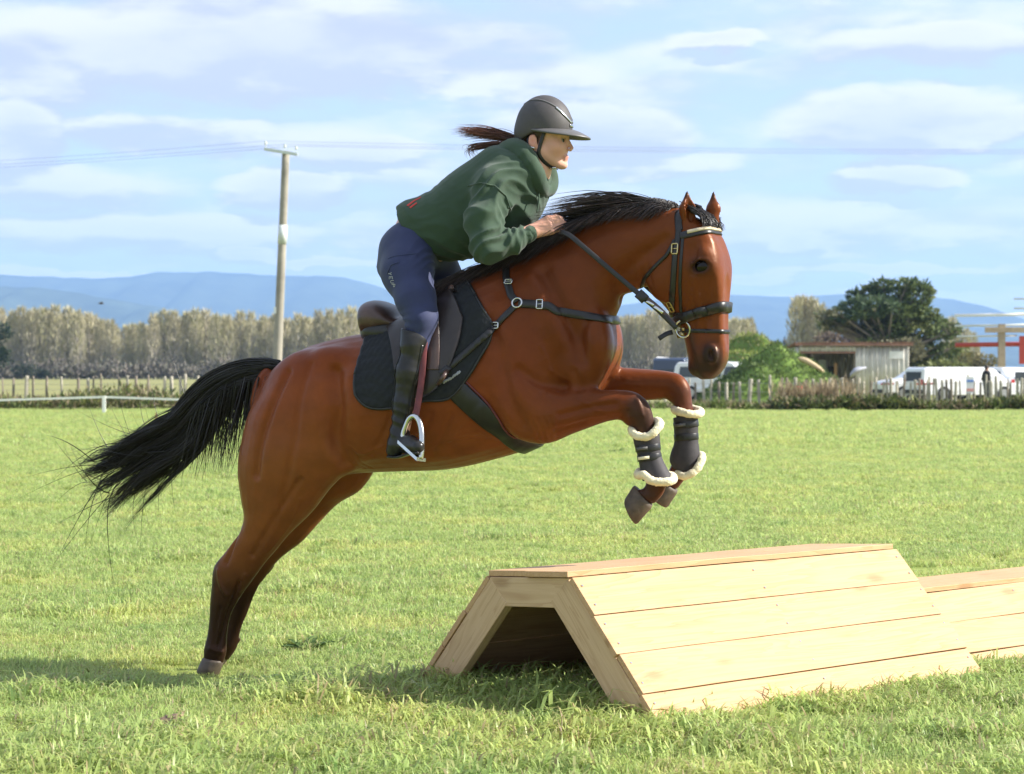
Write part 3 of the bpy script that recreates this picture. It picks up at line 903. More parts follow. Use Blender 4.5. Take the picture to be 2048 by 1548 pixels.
# ------------------------------------------------------------------ tack
HN = bvh(v, q)
def hs(px, py, t=.15):
    return cast(HN, px, py, t)
def near(B, p):
    h = B.find_nearest(Vector(p)); return np.array(h[0]), np.array(h[1])
def child_of(name, base, label, cat):
    """a thing whose origin stands at a point in horse space"""
    o = empty(name, tuple(wld(np.array(base))), -ALPHA, label, cat); o['_b'] = 0; del o['_b']
    THB[o.name] = np.array(base); return o
THB = {}
def hobj(name, vv, ff, m, par, smooth=True, **k):
    """mesh given in horse space, parented to a thing or part"""
    top = par
    off = THB.get(par.name, np.zeros(3)) if par is not None else np.zeros(3)
    o = mesh_obj(name, np.asarray(vv, float) - off, ff, m, par, smooth, **k)
    THB[o.name] = off; return o
def hsub(name, vv, ff, m, par, **k):
    return hobj(name, vv, ff, m, par, **k)

def strap_geo(pts, nrm, w, th, step=.012, off=.001):
    """flat band lying on a surface: points with normals"""
    X = np.c_[np.array(pts), np.array(nrm)]
    X = crom(X, max(4, len(X) * 8)); X = resample(X, step)
    p, n = X[:, :3], X[:, 3:]; n = n / (np.linalg.norm(n, axis=1)[:, None] + 1e-9)
    T = np.gradient(p, axis=0); T /= np.linalg.norm(T, axis=1)[:, None] + 1e-9
    b = np.cross(T, n); b /= np.linalg.norm(b, axis=1)[:, None] + 1e-9
    w = np.broadcast_to(np.asarray(w, float), (len(p),))[:, None] / 2
    n = np.cross(b, T)
    A = p + n * off
    prof = [(-1, 0), (-1, .6), (-.86, 1), (.86, 1), (1, .6), (1, 0)]
    rings = np.stack([A + b * w * x + n * th * y for x, y in prof], 1)
    return skin_rings(rings)
def surf_path(px, t=.15, B=None, step=.02, lift=0.0):
    """follow the horse's surface along a pixel line"""
    B = B or HN
    pl = resample(np.array(px, float), 9.0)
    pts = []; nr = []
    for x, y in pl:
        a, n = cast(B, x, y, t); pts.append(a + n * lift); nr.append(n)
    return np.array(pts), smoothn(np.array(nr))
def smoothn(n, it=3):
    for _ in range(it):
        m = n.copy(); m[1:-1] = (n[:-2] + 2 * n[1:-1] + n[2:]) / 4; n = m / (np.linalg.norm(m, axis=1)[:, None] + 1e-9)
    return n
def mirror(p, n, B=None):
    B = B or HN
    a = []; m = []
    for x, y in zip(p, n):
        f = near(B, x * np.array([1, -1, 1])); a.append(f[0] + f[1] * LIFT); m.append(f[1])
    return np.array(a), smoothn(np.array(m))
LIFT = 0.0
def box_geo(c, ax, ay, az_):
    c = np.array(c); V = [c + sx * ax + sy * ay + sz * az_ for sz in (-1, 1) for sx, sy in ((-1, -1), (1, -1), (1, 1), (-1, 1))]
    return V, [(3, 2, 1, 0), (4, 5, 6, 7), (0, 1, 5, 4), (1, 2, 6, 5), (2, 3, 7, 6), (3, 0, 4, 7)]
def buckle(px, py, w, h, par, m, t=.15, ang=0.0, lift=.008, name='buckle'):
    p, n = hs(px, py, t); e = np.array([0, 0, 1.0]); a = np.cross(e, n); a /= np.linalg.norm(a); b = np.cross(n, a)
    c, s_ = math.cos(ang), math.sin(ang); a, b = a * c + b * s_, b * c - a * s_
    loop = [p + n * lift + a * w * x + b * h * y for x, y in ((-1, -1), (1, -1), (1, 1), (-1, 1))]
    pts = resample(np.array(loop + loop[:1]), .006)
    g, f = tube_geo(pts, .0032, 6); g2, f2 = tube_geo([p + n * lift - a * w, p + n * (lift + .003) + a * w], .002, 6)
    return hobj(name, np.r_[g, g2], f + [tuple(i + len(g) for i in x) for x in f2], m, par)
def ring_geo(c, n, r, rr, k=20):
    n = np.array(n) / np.linalg.norm(n); e = np.array([0, 0, 1.0]) if abs(n[2]) < .9 else np.array([1.0, 0, 0])
    a = np.cross(e, n); a /= np.linalg.norm(a); b = np.cross(n, a)
    th = np.linspace(0, 2 * math.pi, k, endpoint=False); ph = np.linspace(0, 2 * math.pi, 8, endpoint=False)
    C = c + r * (np.cos(th)[:, None] * a + np.sin(th)[:, None] * b)
    O = np.cos(th)[:, None] * a + np.sin(th)[:, None] * b
    V = C[:, None] + rr * (np.cos(ph)[None, :, None] * O[:, None] + np.sin(ph)[None, :, None] * n)
    f = []
    for i in range(k):
        for j in range(8):
            f.append((i * 8 + j, ((i + 1) % k) * 8 + j, ((i + 1) % k) * 8 + (j + 1) % 8, i * 8 + (j + 1) % 8))
    return V.reshape(-1, 3), f

# --- saddle pad
def shell_from_columns(cols, off, th, nr=26, nc=60, quilt=0.0, puff=.004):
    """cloth over the back: each column runs from the spine down the near side; mirrored to the far side"""
    G = []
    for (a, b) in crom(np.array([[*a, *b] for a, b in cols]), nc).reshape(nc, 2, 2):
        row = []
        for i, s_ in enumerate(np.linspace(0.10, 1, nr)):
            x, y = a + (b - a) * s_
            p, n = hs(x, y, .2)
            if p[1] > -0.01: p, n = near(HN, np.array([p[0], -0.05, p[2]]))
            row.append(np.r_[p, n])
        tp = near(HN, P(a[0], a[1], 0.0) * np.array([1, 0, 1]) + np.array([0, 0, .05]))
        row = [np.r_[tp[0] * np.array([1, 0, 1]), tp[1] * np.array([1, 0, 1])]] + row
        r = np.array(row); r = resample(np.c_[r], .02) if False else crom(r, nr)
        m = r.copy(); m[:, 1] *= -1; m[:, 4] *= -1
        G.append(np.r_[m[::-1][:-1], r])
    G = np.array(G); Pn, N_ = G[..., :3], G[..., 3:]
    for _ in range(4):                       # cloth bridges the small hollows
        Pn[1:-1, 1:-1] = .5 * Pn[1:-1, 1:-1] + .125 * (Pn[:-2, 1:-1] + Pn[2:, 1:-1] + Pn[1:-1, :-2] + Pn[1:-1, 2:])
        N_[1:-1, 1:-1] = .5 * N_[1:-1, 1:-1] + .125 * (N_[:-2, 1:-1] + N_[2:, 1:-1] + N_[1:-1, :-2] + N_[1:-1, 2:])
    N_ /= np.linalg.norm(N_, axis=-1)[..., None] + 1e-9
    nC, nR = Pn.shape[:2]
    h = np.zeros((nC, nR))
    if quilt:
        u = np.cumsum(np.r_[0, np.linalg.norm(np.diff(Pn[:, nR // 4], axis=0), axis=1)])[:, None]
        w = np.cumsum(np.concatenate([np.zeros((nC, 1)), np.linalg.norm(np.diff(Pn, axis=1), axis=2)], 1), 1)
        h = quilt * np.sqrt(np.abs(np.sin((u + w) * math.pi / .055) * np.sin((u - w) * math.pi / .055)))
    edge = np.minimum.outer(np.minimum(np.arange(nC), np.arange(nC)[::-1]), np.full(nR, 99))
    edge = np.minimum(edge, np.minimum(np.arange(nR), np.arange(nR)[::-1])[None])
    e = 1 - .55 * np.exp(-edge / 1.2)
    O = Pn + N_ * (off + th * e + h)[..., None]; I = Pn + N_ * off
    qd = quads(nC, nR); n = nC * nR
    bd = [(i, 0) for i in range(nC)] + [(nC - 1, j) for j in range(1, nR)] + [(i, nR - 1) for i in range(nC - 2, -1, -1)] + [(0, j) for j in range(nR - 2, 0, -1)]
    bi = np.array([i * nR + j for i, j in bd]); bj = np.roll(bi, -1)
    side = np.stack([bi, bj, bj + n, bi + n], 1)
    return np.r_[O.reshape(-1, 3), I.reshape(-1, 3)], np.r_[qd[:, ::-1], qd + n, side], O
PADC = [((738, 667), (711, 752)), ((752, 662), (713, 792)), ((775, 652), (742, 815)), ((805, 636), (790, 815)), ((840, 612), (845, 802)),
        ((870, 590), (900, 795)), ((895, 572), (938, 752)), ((912, 560), (975, 692)), ((928, 548), (986, 652))]
pad = child_of('saddle_pad', P(830, 700, .2), 'black quilted saddle pad under the brown saddle on the bay horse', 'saddle pad')
pv_, pq_, PO = shell_from_columns(PADC, .004, .013, nr=64, nc=72, quilt=.006)
hobj('cloth', pv_, pq_, M_pad, pad)
PB = bvh(pv_, pq_)
# edge binding and the pale script on its lower corner
nR_ = PO.shape[1]
edge_pts = np.r_[PO[:, -1], PO[::-1, 0]]
for col_ in (PO[:, -1], PO[:, 0]):
    g, f = tube_geo(resample(col_, .012), .006, 6); hobj('binding', g, f, M_leather_black, pad)
for row_ in (PO[0], PO[-1]):
    g, f = tube_geo(resample(row_, .012), .006, 6); hobj('binding', g, f, M_leather_black, pad)
gl, fl = [], []
def cast2(px, py, t=.2):
    p, n = cast(PB, px, py, t); return p, n
for a_, b_, w_ in (((864, 773), (872, 769), .005), ((872, 769), (883, 767), .004), ((886, 765), (894, 760), .009), ((894, 760), (903, 756), .008), ((904, 755), (912, 749), .008), ((912, 749), (921, 743), .009)):
    pp = [cast2(a_[0] + (b_[0] - a_[0]) * k / 4, a_[1] + (b_[1] - a_[1]) * k / 4 + (1.2 if k % 2 else -1.2)) for k in range(5)]
    g, f = strap_geo([x[0] for x in pp], [x[1] for x in pp], w_, .0015, off=.002)
    fl += [tuple(np.array(t) + len(gl)) for t in f]; gl += list(g)
hobj('script', np.array(gl), np.array(fl), simple('grey_embroidery', (0.32, 0.33, 0.36), rough=.7), pad)

# --- saddle: flaps, panel, seat, knee rolls, stirrups
saddle = child_of('saddle', P(830, 650, 0), 'brown leather jumping saddle with silver stirrups under the rider', 'saddle')
FLC = [((772, 655), (792, 690)), ((800, 640), (800, 770)), ((830, 618), (838, 795)), ((860, 597), (880, 772)), ((885, 578), (915, 705)), ((902, 566), (933, 640))]
fv, fq, FO = shell_from_columns(FLC, .030, .008, nr=40, nc=40)
hobj('flap', fv, fq, M_flap, saddle)
FB = bvh(fv, fq)
ST = [((733, 622), (738, 676), .10), ((740, 606), (748, 676), .155), ((760, 601), (768, 672), .175), ((785, 612), (792, 666), .17), ((812, 634), (815, 660), .15), ((842, 624), (846, 648), .115),
      ((866, 600), (876, 630), .09), ((884, 572), (896, 612), .085), ((899, 553), (912, 595), .085), ((913, 551), (925, 585), .07), ((922, 556), (932, 580), .045)]
sr = []
for a_, b_, hw in ST:
    A, B_ = P(*a_), P(*b_); sr.append(np.r_[(A + B_) / 2, (A - B_) / 2, hw])
sr = crom(np.array(sr), 61)
U_s = sr[:, 3:6]; V_s = np.zeros_like(U_s); V_s[:, 1] = sr[:, 6]
g, f = ring_loft(sr[:, :3], U_s, V_s, 32, 2.4)
hobj('seat', g, f, M_leather_brown, saddle)
# panel under the cantle
sp = []
for a_, b_, hw in [((735, 640), (742, 690), .10), ((752, 640), (760, 690), .15), ((790, 640), (800, 690), .17), ((830, 640), (840, 690), .16)]:
    A, B_ = P(*a_), P(*b_); sp.append(np.r_[(A + B_) / 2, (A - B_) / 2, hw])
sp = crom(np.array(sp), 22); V_s = np.zeros((22, 3)); V_s[:, 1] = sp[:, 6]
g, f = ring_loft(sp[:, :3], sp[:, 3:6], V_s, 28, 3.0); hobj('panel', g, f, M_leather_black, saddle)
for sg in (1, -1):
    pk = np.array([cast(FB, x, y, .25)[0] + cast(FB, x, y, .25)[1] * .006 for x, y in ((903, 578), (920, 612), (927, 645), (917, 690), (893, 742), (876, 768))]) * np.array([1, sg, 1])
    g, f = tube_geo(resample(crom(pk, 30), .012), np.interp(np.linspace(0, 1, len(resample(crom(pk, 30), .012))), [0, .3, .7, 1], [.012, .020, .016, .008]), 10)
    hobj('knee_roll', g, f, M_leather_brown, saddle)
    sk = [cast(FB, x, y, .25) for x, y in ((858, 606), (866, 640), (868, 690), (866, 740))]
    g, f = strap_geo([x[0] * np.array([1, sg, 1]) for x in sk], [x[1] * np.array([1, sg, 1]) for x in sk], .05, .006); hobj('skirt', g, f, M_leather_brown, saddle)
    # stirrup leather and iron
    T_ = .375
    top = P(829, 834, T_) * np.array([1, sg, 1]); s0 = P(848, 700, .315) * np.array([1, sg, 1])
    pp = np.array([P(852, 650, .29), P(848, 700, .318), P(842, 770, .345), P(831, 836, T_)]) * np.array([1, sg, 1])
    nn = np.array([[.25, -1.0 * sg, .1]] * 4)
    g, f = strap_geo(pp, nn, .026, .005); hobj('stirrup_leather', g, f, M_leather_red, saddle)
    W_s = np.array([.86, -.42 * sg, -.20]); W_s /= np.linalg.norm(W_s)      # across the iron
    D_s = P(821, 925, T_ + .02) - P(829, 834, T_); D_s /= np.linalg.norm(D_s); D_s *= np.array([1, sg, 1])
    Nn = np.cross(W_s, D_s)
    arch = []
    for x, y in ((-.056, .135), (-.057, .105), (-.050, .06), (-.030, .015), (0, -.004), (.030, .012), (.050, .055), (.057, .100), (.056, .135)):
        arch.append(top + W_s * x + D_s * y + D_s * (x * .35) * (y > .09))
    ap = resample(crom(np.array(arch), 50), .008)
    g, f = tube_geo(ap, .0118, 8); iron = hobj('stirrup_iron', g, f, M_steel, saddle)
    a_ = arch[0]; b_ = arch[-1]; ctr = (a_ + b_) / 2
    V8, f8 = box_geo(ctr, (b_ - a_) / 2 * 1.06, Nn * .026, D_s * .007); hobj('tread', V8, f8, M_steel, iron, smooth=False)

# --- girth
g0 = P(976, 800, 0); gd = P(1050, 900, 0) - P(925, 765, 0); gd /= np.linalg.norm(gd)
gp2, gn2 = [], []
for a_ in np.linspace(R(112), -R(112), 52):
    d = gd * math.cos(a_) + np.array([0, -1.0, 0]) * math.sin(a_)
    h = HN.ray_cast(Vector(g0), Vector(d)); gp2.append(np.array(h[0])); gn2.append(np.array(h[1]))
gp2, gn2 = np.array(gp2), np.array(gn2)
girth = child_of('girth', P(990, 850, .2), "black girth strap with red piping under the horse's belly", 'girth')
g, f = strap_geo(gp2, smoothn(gn2, 4), .088, .012, off=.002); hobj('strap', g, f, M_leather_black, girth)
gT = np.gradient(gp2, axis=0); gT /= np.linalg.norm(gT, axis=1)[:, None]; gb = np.cross(gT, gn2); gb *= np.sign(gb[:, :1])
pp_ = []
for a_, n_ in zip(gp2 + gb * .050, gn2):
    f_ = near(HN, a_); pp_.append(f_[0] + f_[1] * .007)
g, f = tube_geo(resample(np.array(pp_), .012), .0042, 6); hobj('piping', g, f, M_leather_red, girth)

# --- breastplate
bp = child_of('breastplate', P(1035, 607, .25), 'black leather breastplate strap with steel rings across the bay chest', 'breastplate')
a, n = surf_path([(1012, 528), (1013, 560), (1022, 590), (1033, 605)], .2); g, f = strap_geo(a, n, .030, .007); hobj('neck_strap', g, f, M_leather_black, bp)
LIFT = .001
ma, mn2 = mirror(a, n); g, f = strap_geo(ma, mn2, .030, .007); hobj('neck_strap', g, f, M_leather_black, bp)
a, n = surf_path([(1038, 607), (1070, 609), (1098, 613)], .2)
ma, mn2 = mirror(a[::-1], n[::-1])
c0 = P(1110, 620, 0); fd = P(1250, 637, 0) - P(1110, 613, 0); fd /= np.linalg.norm(fd)
mid = []
for a_ in np.linspace(R(72), -R(72), 24):
    h = HN.ray_cast(Vector(c0), Vector(fd * math.cos(a_) + np.array([0, -1.0, 0]) * math.sin(a_))); mid.append((np.array(h[0]), np.array(h[1])))
ca = np.r_[a, [m_[0] for m_ in mid], ma]; cn = np.r_[n, [m_[1] for m_ in mid], mn2]
g, f = strap_geo(ca, smoothn(cn, 4), .034, .008); hobj('chest_strap', g, f, M_leather_black, bp)
def over_pad(pl):
    pts = []; nr = []
    for x, y in resample(np.array(pl, float), 8.0):
        h1 = cast(HN, x, y, .2); d = P(x, y, 0.0) - CL; d /= np.linalg.norm(d)
        h2 = PB.ray_cast(Vector(CL), Vector(d)); h3 = FB.ray_cast(Vector(CL), Vector(d))
        c = [h1] + [(np.array(h[0]), np.array(h[1]) * (-1 if np.array(h[1]) @ d > 0 else 1)) for h in (h2, h3) if h[0] is not None]
        c = min(c, key=lambda w: np.linalg.norm(w[0] - CL)); pts.append(c[0]); nr.append(c[1])
    return np.array(pts), smoothn(np.array(nr), 4)
a, n = over_pad([(1031, 612), (1008, 635), (985, 660), (945, 695), (905, 730), (880, 748)])
g, f = strap_geo(a, n, .026, .006, off=.004); hobj('girth_strap', g, f, M_leather_black, bp)
a2, n2_ = a * np.array([1, -1, 1]), n * np.array([1, -1, 1]); g, f = strap_geo(a2, n2_, .026, .006, off=.004); hobj('girth_strap', g, f, M_leather_black, bp)
for sg in (1, -1):
    p_, n_ = hs(1035, 607); g, f = ring_geo((p_ + n_ * .009) * np.array([1, sg, 1]), n_ * np.array([1, sg, 1]), .020, .004); hobj('ring', g, f, M_steel, bp)
buckle(1018, 565, .016, .010, bp, M_steel); buckle(1080, 609, .012, .018, bp, M_steel); buckle(992, 652, .014, .012, bp, M_steel, lift=.012)

# --- bridle
bridle = child_of('bridle', hd(.1, 0, 0), "black leather bridle with pale browband and padded noseband on the horse's head", 'bridle')
def hmirror(p):
    r = np.asarray(p, float) - poll; w = r @ lat; return np.asarray(p, float) - 2 * w[..., None] * lat
def hstrap(name, px, w, th, m, par=bridle, t=.1, both=True, lift=0.0):
    a, n = surf_path(px, t, lift=lift); g, f = strap_geo(a, n, w, th); o = hobj(name, g, f, m, par)
    if both:
        b = [near(HN, x) for x in hmirror(a)]; g, f = strap_geo([x[0] + x[1] * lift for x in b], smoothn(np.array([x[1] for x in b])), w, th); hobj(name, g, f, m, par)
    return o
hstrap('cheekpiece', [(1360, 440), (1356, 475), (1350, 515), (1347, 560), (1344, 605), (1346, 648)], .024, .006, M_leather_black)
hstrap('cheekpiece', [(1366, 470), (1362, 520), (1360, 570), (1362, 620), (1366, 640)], .013, .004, M_leather_black)
hstrap('throatlatch', [(1350, 480), (1334, 510), (1308, 535), (1290, 556), (1282, 574)], .015, .005, M_leather_black)
def head_band(u0, slope, w, th, m, name, a0, a1, lift=0.0, vc=0.0, par=bridle):
    pts, nr = [], []
    for th_ in np.linspace(a0, a1, 40):
        c = hd(u0, vc, 0); d = math.cos(th_) * (hv + hu * slope) + math.sin(th_) * lat
        h = HN.ray_cast(Vector(c), Vector(d))
        if h[0] is None: continue
        pts.append(np.array(h[0]) + np.array(h[1]) * lift); nr.append(np.array(h[1]))
    g, f = strap_geo(pts, smoothn(np.array(nr), 3), w, th, off=.0); return hobj(name, g, f, m, par)
head_band(.052, -.12, .030, .007, M_leather_black, 'browband', -R(100), R(100))
head_band(.046, -.12, .014, .010, M_cream_braid, 'browband_trim', -R(82), R(82), lift=.003)
head_band(.365, -.20, .042, .014, M_leather_black, 'noseband', -R(179), R(181), vc=0.0)
head_band(.43, .10, .016, .005, M_leather_black, 'flash_strap', -R(179), R(181), vc=.01)
buckle(1351, 498, .013, .020, bridle, M_brass, t=.1); buckle(1343, 612, .012, .022, bridle, M_brass, t=.1)
p_, n_ = hs(1357, 660, .08)
for w_ in (p_, hmirror(p_)):
    n2_ = n_ if w_ is p_ else n_ - 2 * (n_ @ lat) * lat
    g, f = ring_geo(w_ + n2_ * .012, n2_ + hv * .35, .034, .0045); hobj('bit_ring', g, f, M_steel, bridle)
g, f = tube_geo([p_ + n_ * .012, hmirror(p_) + (n_ - 2 * (n_ @ lat) * lat) * .012], .007, 8); hobj('bit', g, f, M_brass, bridle)
pb = cast(HN, 1366, 668, .06); g, f = box_geo(pb[0] + pb[1] * .008, hu * .014, hv * .016, lat * .006); hobj('curb_clip', g, f, M_brass, bridle)
# loose strap end under the chin
g, f = strap_geo([P(1345, 665, .06), P(1333, 668, .07), P(1318, 678, .075)], [[0, -1, .3]] * 3, .020, .004); hobj('keeper', g, f, M_leather_black, bridle)
# crown piece over the poll
g, f = strap_geo([near(HN, x)[0] for x in (hd(.03, -.02, .09), hd(-.03, -.03, .05), hd(-.05, -.03, 0), hd(-.03, -.03, -.05), hd(.03, -.02, -.09))],
                 [near(HN, x)[1] for x in (hd(.03, -.02, .09), hd(-.03, -.03, .05), hd(-.05, -.03, 0), hd(-.03, -.03, -.05), hd(.03, -.02, -.09))], .03, .006); hobj('headpiece', g, f, M_leather_black, bridle)
# reins
rp = [P(1353, 657, .13), P(1318, 622, .145), P(1280, 590, .155), P(1215, 535, .17), P(1165, 492, .18), P(1138, 470, .17), P(1120, 464, .15)]
REIN = np.array(rp)
for sg in (1, -1):
    rr = REIN * np.array([1, sg, 1]); 
    if sg < 0: rr[0] = hmirror(REIN[0]); rr[1] = (rr[0] + rr[2]) / 2
    g, f = strap_geo(rr, [[.1, -1 * sg, .25]] * len(rr), .020, .004); hobj('rein', g, f, M_leather_black, bridle)
rr2 = np.array([P(1350, 650, .125), P(1318, 617, .14), P(1283, 588, .15)]); g, f = strap_geo(rr2, [[.1, -1, .25]] * 3, .016, .004, off=.006); hobj('rein', g, f, M_leather_brown, bridle)
g, f = strap_geo([P(1276, 586, .16), P(1283, 592, .16), P(1291, 600, .16)], [[.1, -1, .25]] * 3, .040, .010, off=-.003); hobj('rein_stop', g, f, M_leather_black, bridle)
for a_, b_, w_ in (((1290, 603), (1308, 612), .010), ((1308, 614), (1326, 627), .012)):
    g, f = strap_geo([P(*a_, .15), P((a_[0] + b_[0]) / 2, (a_[1] + b_[1]) / 2 - 1, .15), P(*b_, .15)], [[.1, -1, .25]] * 3, w_, .004, off=.009); hobj('buckle', g, f, M_steel, bridle)

# --- tendon boots on the fore legs
def tendon_boot(rows, toploop, botloop, t, label, straps):
    base = P(*rows[len(rows) // 2][0], t)
    o = child_of('tendon_boot', base, label, 'leg boot'); o['group'] = 'fleece lined boots on the front legs'
    rr = []
    for a_, b_, hw in rows:
        A, B_ = P(*a_, t), P(*b_, t); rr.append(np.r_[(A + B_) / 2, (A - B_) / 2, hw])
    rr = crom(np.array(rr), 24); V_ = np.zeros((24, 3)); V_[:, 1] = rr[:, 6]
    g, f = ring_loft(rr[:, :3], rr[:, 3:6], V_, 28, 2.1); hobj('shell', g, f, M_boot_shell, o)
    for k, loop in enumerate((toploop, botloop)):
        L = np.array([P(x, y, t + dt) for x, y, dt in loop]); L = np.r_[L, L[:1]]
        L = resample(crom(np.r_[L[-2:-1], L, L[1:2]], 60)[6:-6], .006)
        rad = .0165 + .0009 * np.sin(np.arange(len(L)) * 1.1) + .0007 * np.sin(np.arange(len(L)) * 2.7)
        g, f = tube_geo(L, rad, 12)
        g = g + rng.normal(0, .0009, g.shape)
        hobj('fleece_trim', g, f, M_fleece, o)
    for i_, (a_, b_, hw, c) in enumerate(straps):
        A, B_ = P(*a_, t), P(*b_, t); th_ = np.linspace(0, 2 * math.pi, 25)
        C = (A + B_) / 2; U = (A - B_) / 2
        pts = [C + U * math.cos(x) * 1.03 + np.array([0, hw * 1.05 * math.sin(x), 0]) for x in th_]
        nr = [U * math.cos(x) / np.linalg.norm(U) + np.array([0, math.sin(x), 0]) for x in th_]
        g, f = strap_geo(pts, nr, .026, .0018, off=-.0015); hobj('strap', g, f, M_leather_black, o)
        if c:
            p0 = C + U * -.25 + np.array([0, -hw * 1.12, 0]); ax = U / np.linalg.norm(U)
            g, f = box_geo(p0, ax * .022, np.array([0, .003, 0]), np.array([0, 0, .006])); hobj('strap_tab', g, f, M_fleece if c == 2 else M_helmet_trim, o)
    return o
tendon_boot([((1318, 858), (1266, 872), .044), ((1320, 885), (1270, 893), .042), ((1322, 910), (1277, 916), .040), ((1333, 935), (1281, 940), .044), ((1346, 956), (1286, 962), .049)],
            [(1264, 862, .02), (1275, 872, .045), (1298, 872, .048), (1316, 856, .03), (1320, 846, 0), (1308, 842, -.04), (1280, 848, -.045), (1266, 856, -.02)],
            [(1276, 950, .02), (1288, 950, .048), (1305, 962, .055), (1335, 964, .045), (1347, 958, .01), (1338, 950, -.05), (1300, 944, -.05), (1279, 944, -.02)], .14,
            'dark leg boot with cream fleece trim on the near foreleg', [((1320, 893), (1272, 898), .043, 1), ((1322, 912), (1276, 917), .042, 2)])
tendon_boot([((1396, 826), (1347, 836), .044), ((1396, 850), (1348, 856), .041), ((1396, 880), (1349, 884), .041), ((1399, 905), (1342, 906), .048), ((1396, 928), (1340, 922), .050), ((1383, 945), (1347, 936), .044)],
            [(1350, 820, .02), (1362, 824, .045), (1380, 828, .048), (1398, 828, .02), (1400, 822, -.02), (1380, 817, -.05), (1356, 816, -.04)],
            [(1356, 948, .03), (1372, 952, .05), (1392, 940, .04), (1404, 918, .01), (1400, 910, -.03), (1384, 925, -.05), (1360, 942, -.04)], -.14,
            'dark leg boot with cream fleece trim on the far foreleg', [((1396, 846), (1348, 852), .043, 1), ((1396, 872), (1349, 876), .042, 0)])
# ------------------------------------------------------------------ mane, tail, forelock: many tapered locks
def locks(name, curves, width, par, base, tip=None, m=None, vary=.3):
    """each curve: k x 3 points in horse space -> thin three-sided tapering lock"""
    V, Fc, Cc = [], [], []; b = 0
    for c in curves:
        c = np.asarray(c); k = len(c)
        T = np.gradient(c, axis=0); T /= np.linalg.norm(T, axis=1)[:, None] + 1e-9
        a = rng.normal(size=3); n = np.cross(T, a); n /= np.linalg.norm(n, axis=1)[:, None] + 1e-9; bb = np.cross(T, n)
        w = width * (1 - np.linspace(0, 1, k) ** 1.6 * .93) * rng.uniform(.6, 1.3)
        ang = np.array([0, 2.1, 4.2])
        ring = c[:, None] + w[:, None, None] * (np.cos(ang)[None, :, None] * n[:, None] + .6 * np.sin(ang)[None, :, None] * bb[:, None])
        V.append(ring.reshape(-1, 3))
        q_ = quads(k, 3, True) + b; Fc.append(q_); b += 3 * k
        cc = np.array(base) * (1 + vary * rng.normal())
        if tip is not None:
            s_ = np.linspace(0, 1, k)[:, None] ** 1.5 * rng.uniform(0, 1); cc = cc * (1 - s_) + np.array(tip) * s_
        else: cc = np.repeat(cc[None], k, 0)
        Cc.append(np.repeat(cc, 3, 0))
    o = hobj(name, np.concatenate(V), np.concatenate(Fc), m or M_hair, par, attrs={'col': np.clip(np.concatenate(Cc), .002, 1)})
    return o
THB[horse.name] = np.zeros(3)
# tail: dock carries locks that stream backwards and fall
dock = crom(np.array([P(560, 742, 0), P(528, 742, 0), P(490, 752, 0), P(450, 775, .01), P(418, 805, .02)]), 30)
tl = []
flow = crom(np.array([P(562, 737), P(490, 750), P(425, 795), P(370, 862), P(310, 902), P(245, 945), P(195, 978)]), 60)
flowlen = np.r_[0, np.cumsum(np.linalg.norm(np.diff(flow, axis=0), axis=1))]
Tf, Nf, Bf = frames(flow)
dw = np.array([0, 0, 1.0])
NL = 70
lk = [dict(s0=rng.uniform(0, .26), ln=rng.uniform(.55, 1.05) if rng.random() < .8 else rng.uniform(.3, .55), th=rng.uniform(0, 6.28), r=rng.uniform(.1, 1) ** .5, w=rng.uniform(9, 17), p=rng.uniform(0, 6.28), a=rng.normal(0, .014), b=rng.normal(0, .012), drop=rng.normal(0, .05)) for _ in range(NL)]
lat_ = np.array([0, 1.0, 0])
UF = np.cross(Tf, lat_); UF /= np.linalg.norm(UF, axis=1)[:, None]
for i in range(3400):
    K = lk[int(rng.integers(0, NL))]; k = 13
    s0 = max(0, K['s0'] + rng.normal(0, .03)); ln = K['ln'] * rng.uniform(.72, 1.03)
    ss = np.linspace(s0, min(1.06, s0 + ln * (1 - s0 * .4)), k); idx = np.minimum(ss * 59, 59)
    C = np.stack([np.interp(idx, np.arange(60), flow[:, d]) for d in range(3)], 1) + np.maximum(ss - 1, 0)[:, None] * np.array([-.5, 0, -.3])
    U = np.stack([np.interp(idx, np.arange(60), UF[:, d]) for d in range(3)], 1)
    spread = np.interp(ss, [0, .08, .25, .55, .8, 1], [.022, .040, .072, .098, .110, .140]) * K['r']
    f_ = np.linspace(0, 1, k)
    thick = (.017 + .010 * np.sin(f_ * 3.14)) * (1 - .75 * f_ ** 2)
    th1 = rng.uniform(0, 6.28); q_ = rng.uniform(0, 1) ** .5
    off = U * (math.sin(K['th']) * spread + math.sin(th1) * thick * q_)[:, None] + lat_ * (math.cos(K['th']) * spread * .55 + math.cos(th1) * thick * q_)[:, None]
    wav = np.sin(ss * K['w'] + K['p']) * ss
    off = off + U * (wav * K['a'] + K['drop'] * ss ** 2)[:, None] + lat_ * (wav * K['b'])[:, None]
    tl.append(C + off + np.cumsum(rng.normal(0, .0022, (k, 3)), 0) * f_[:, None])
for i in range(420):            # locks that hang from the underside of the dock
    u = rng.uniform(.02, .40); p0 = np.array([np.interp(u * 59, np.arange(60), flow[:, d]) for d in range(3)])
    k = 9; L = rng.uniform(.18, .48) * (1.1 - u); g_ = np.linspace(0, 1, k)[:, None]
    bk = np.array([-.12 - .5 * u, rng.normal(0, .12), -1.0]); bk /= np.linalg.norm(bk)
    curve = p0 + np.array([rng.normal(0, .02), rng.normal(0, .045), -.03]) + g_ * L * bk + g_ ** 2 * np.array([rng.normal(.02, .06), rng.normal(0, .03), 0]) * L * 1.5
    tl.append(curve)
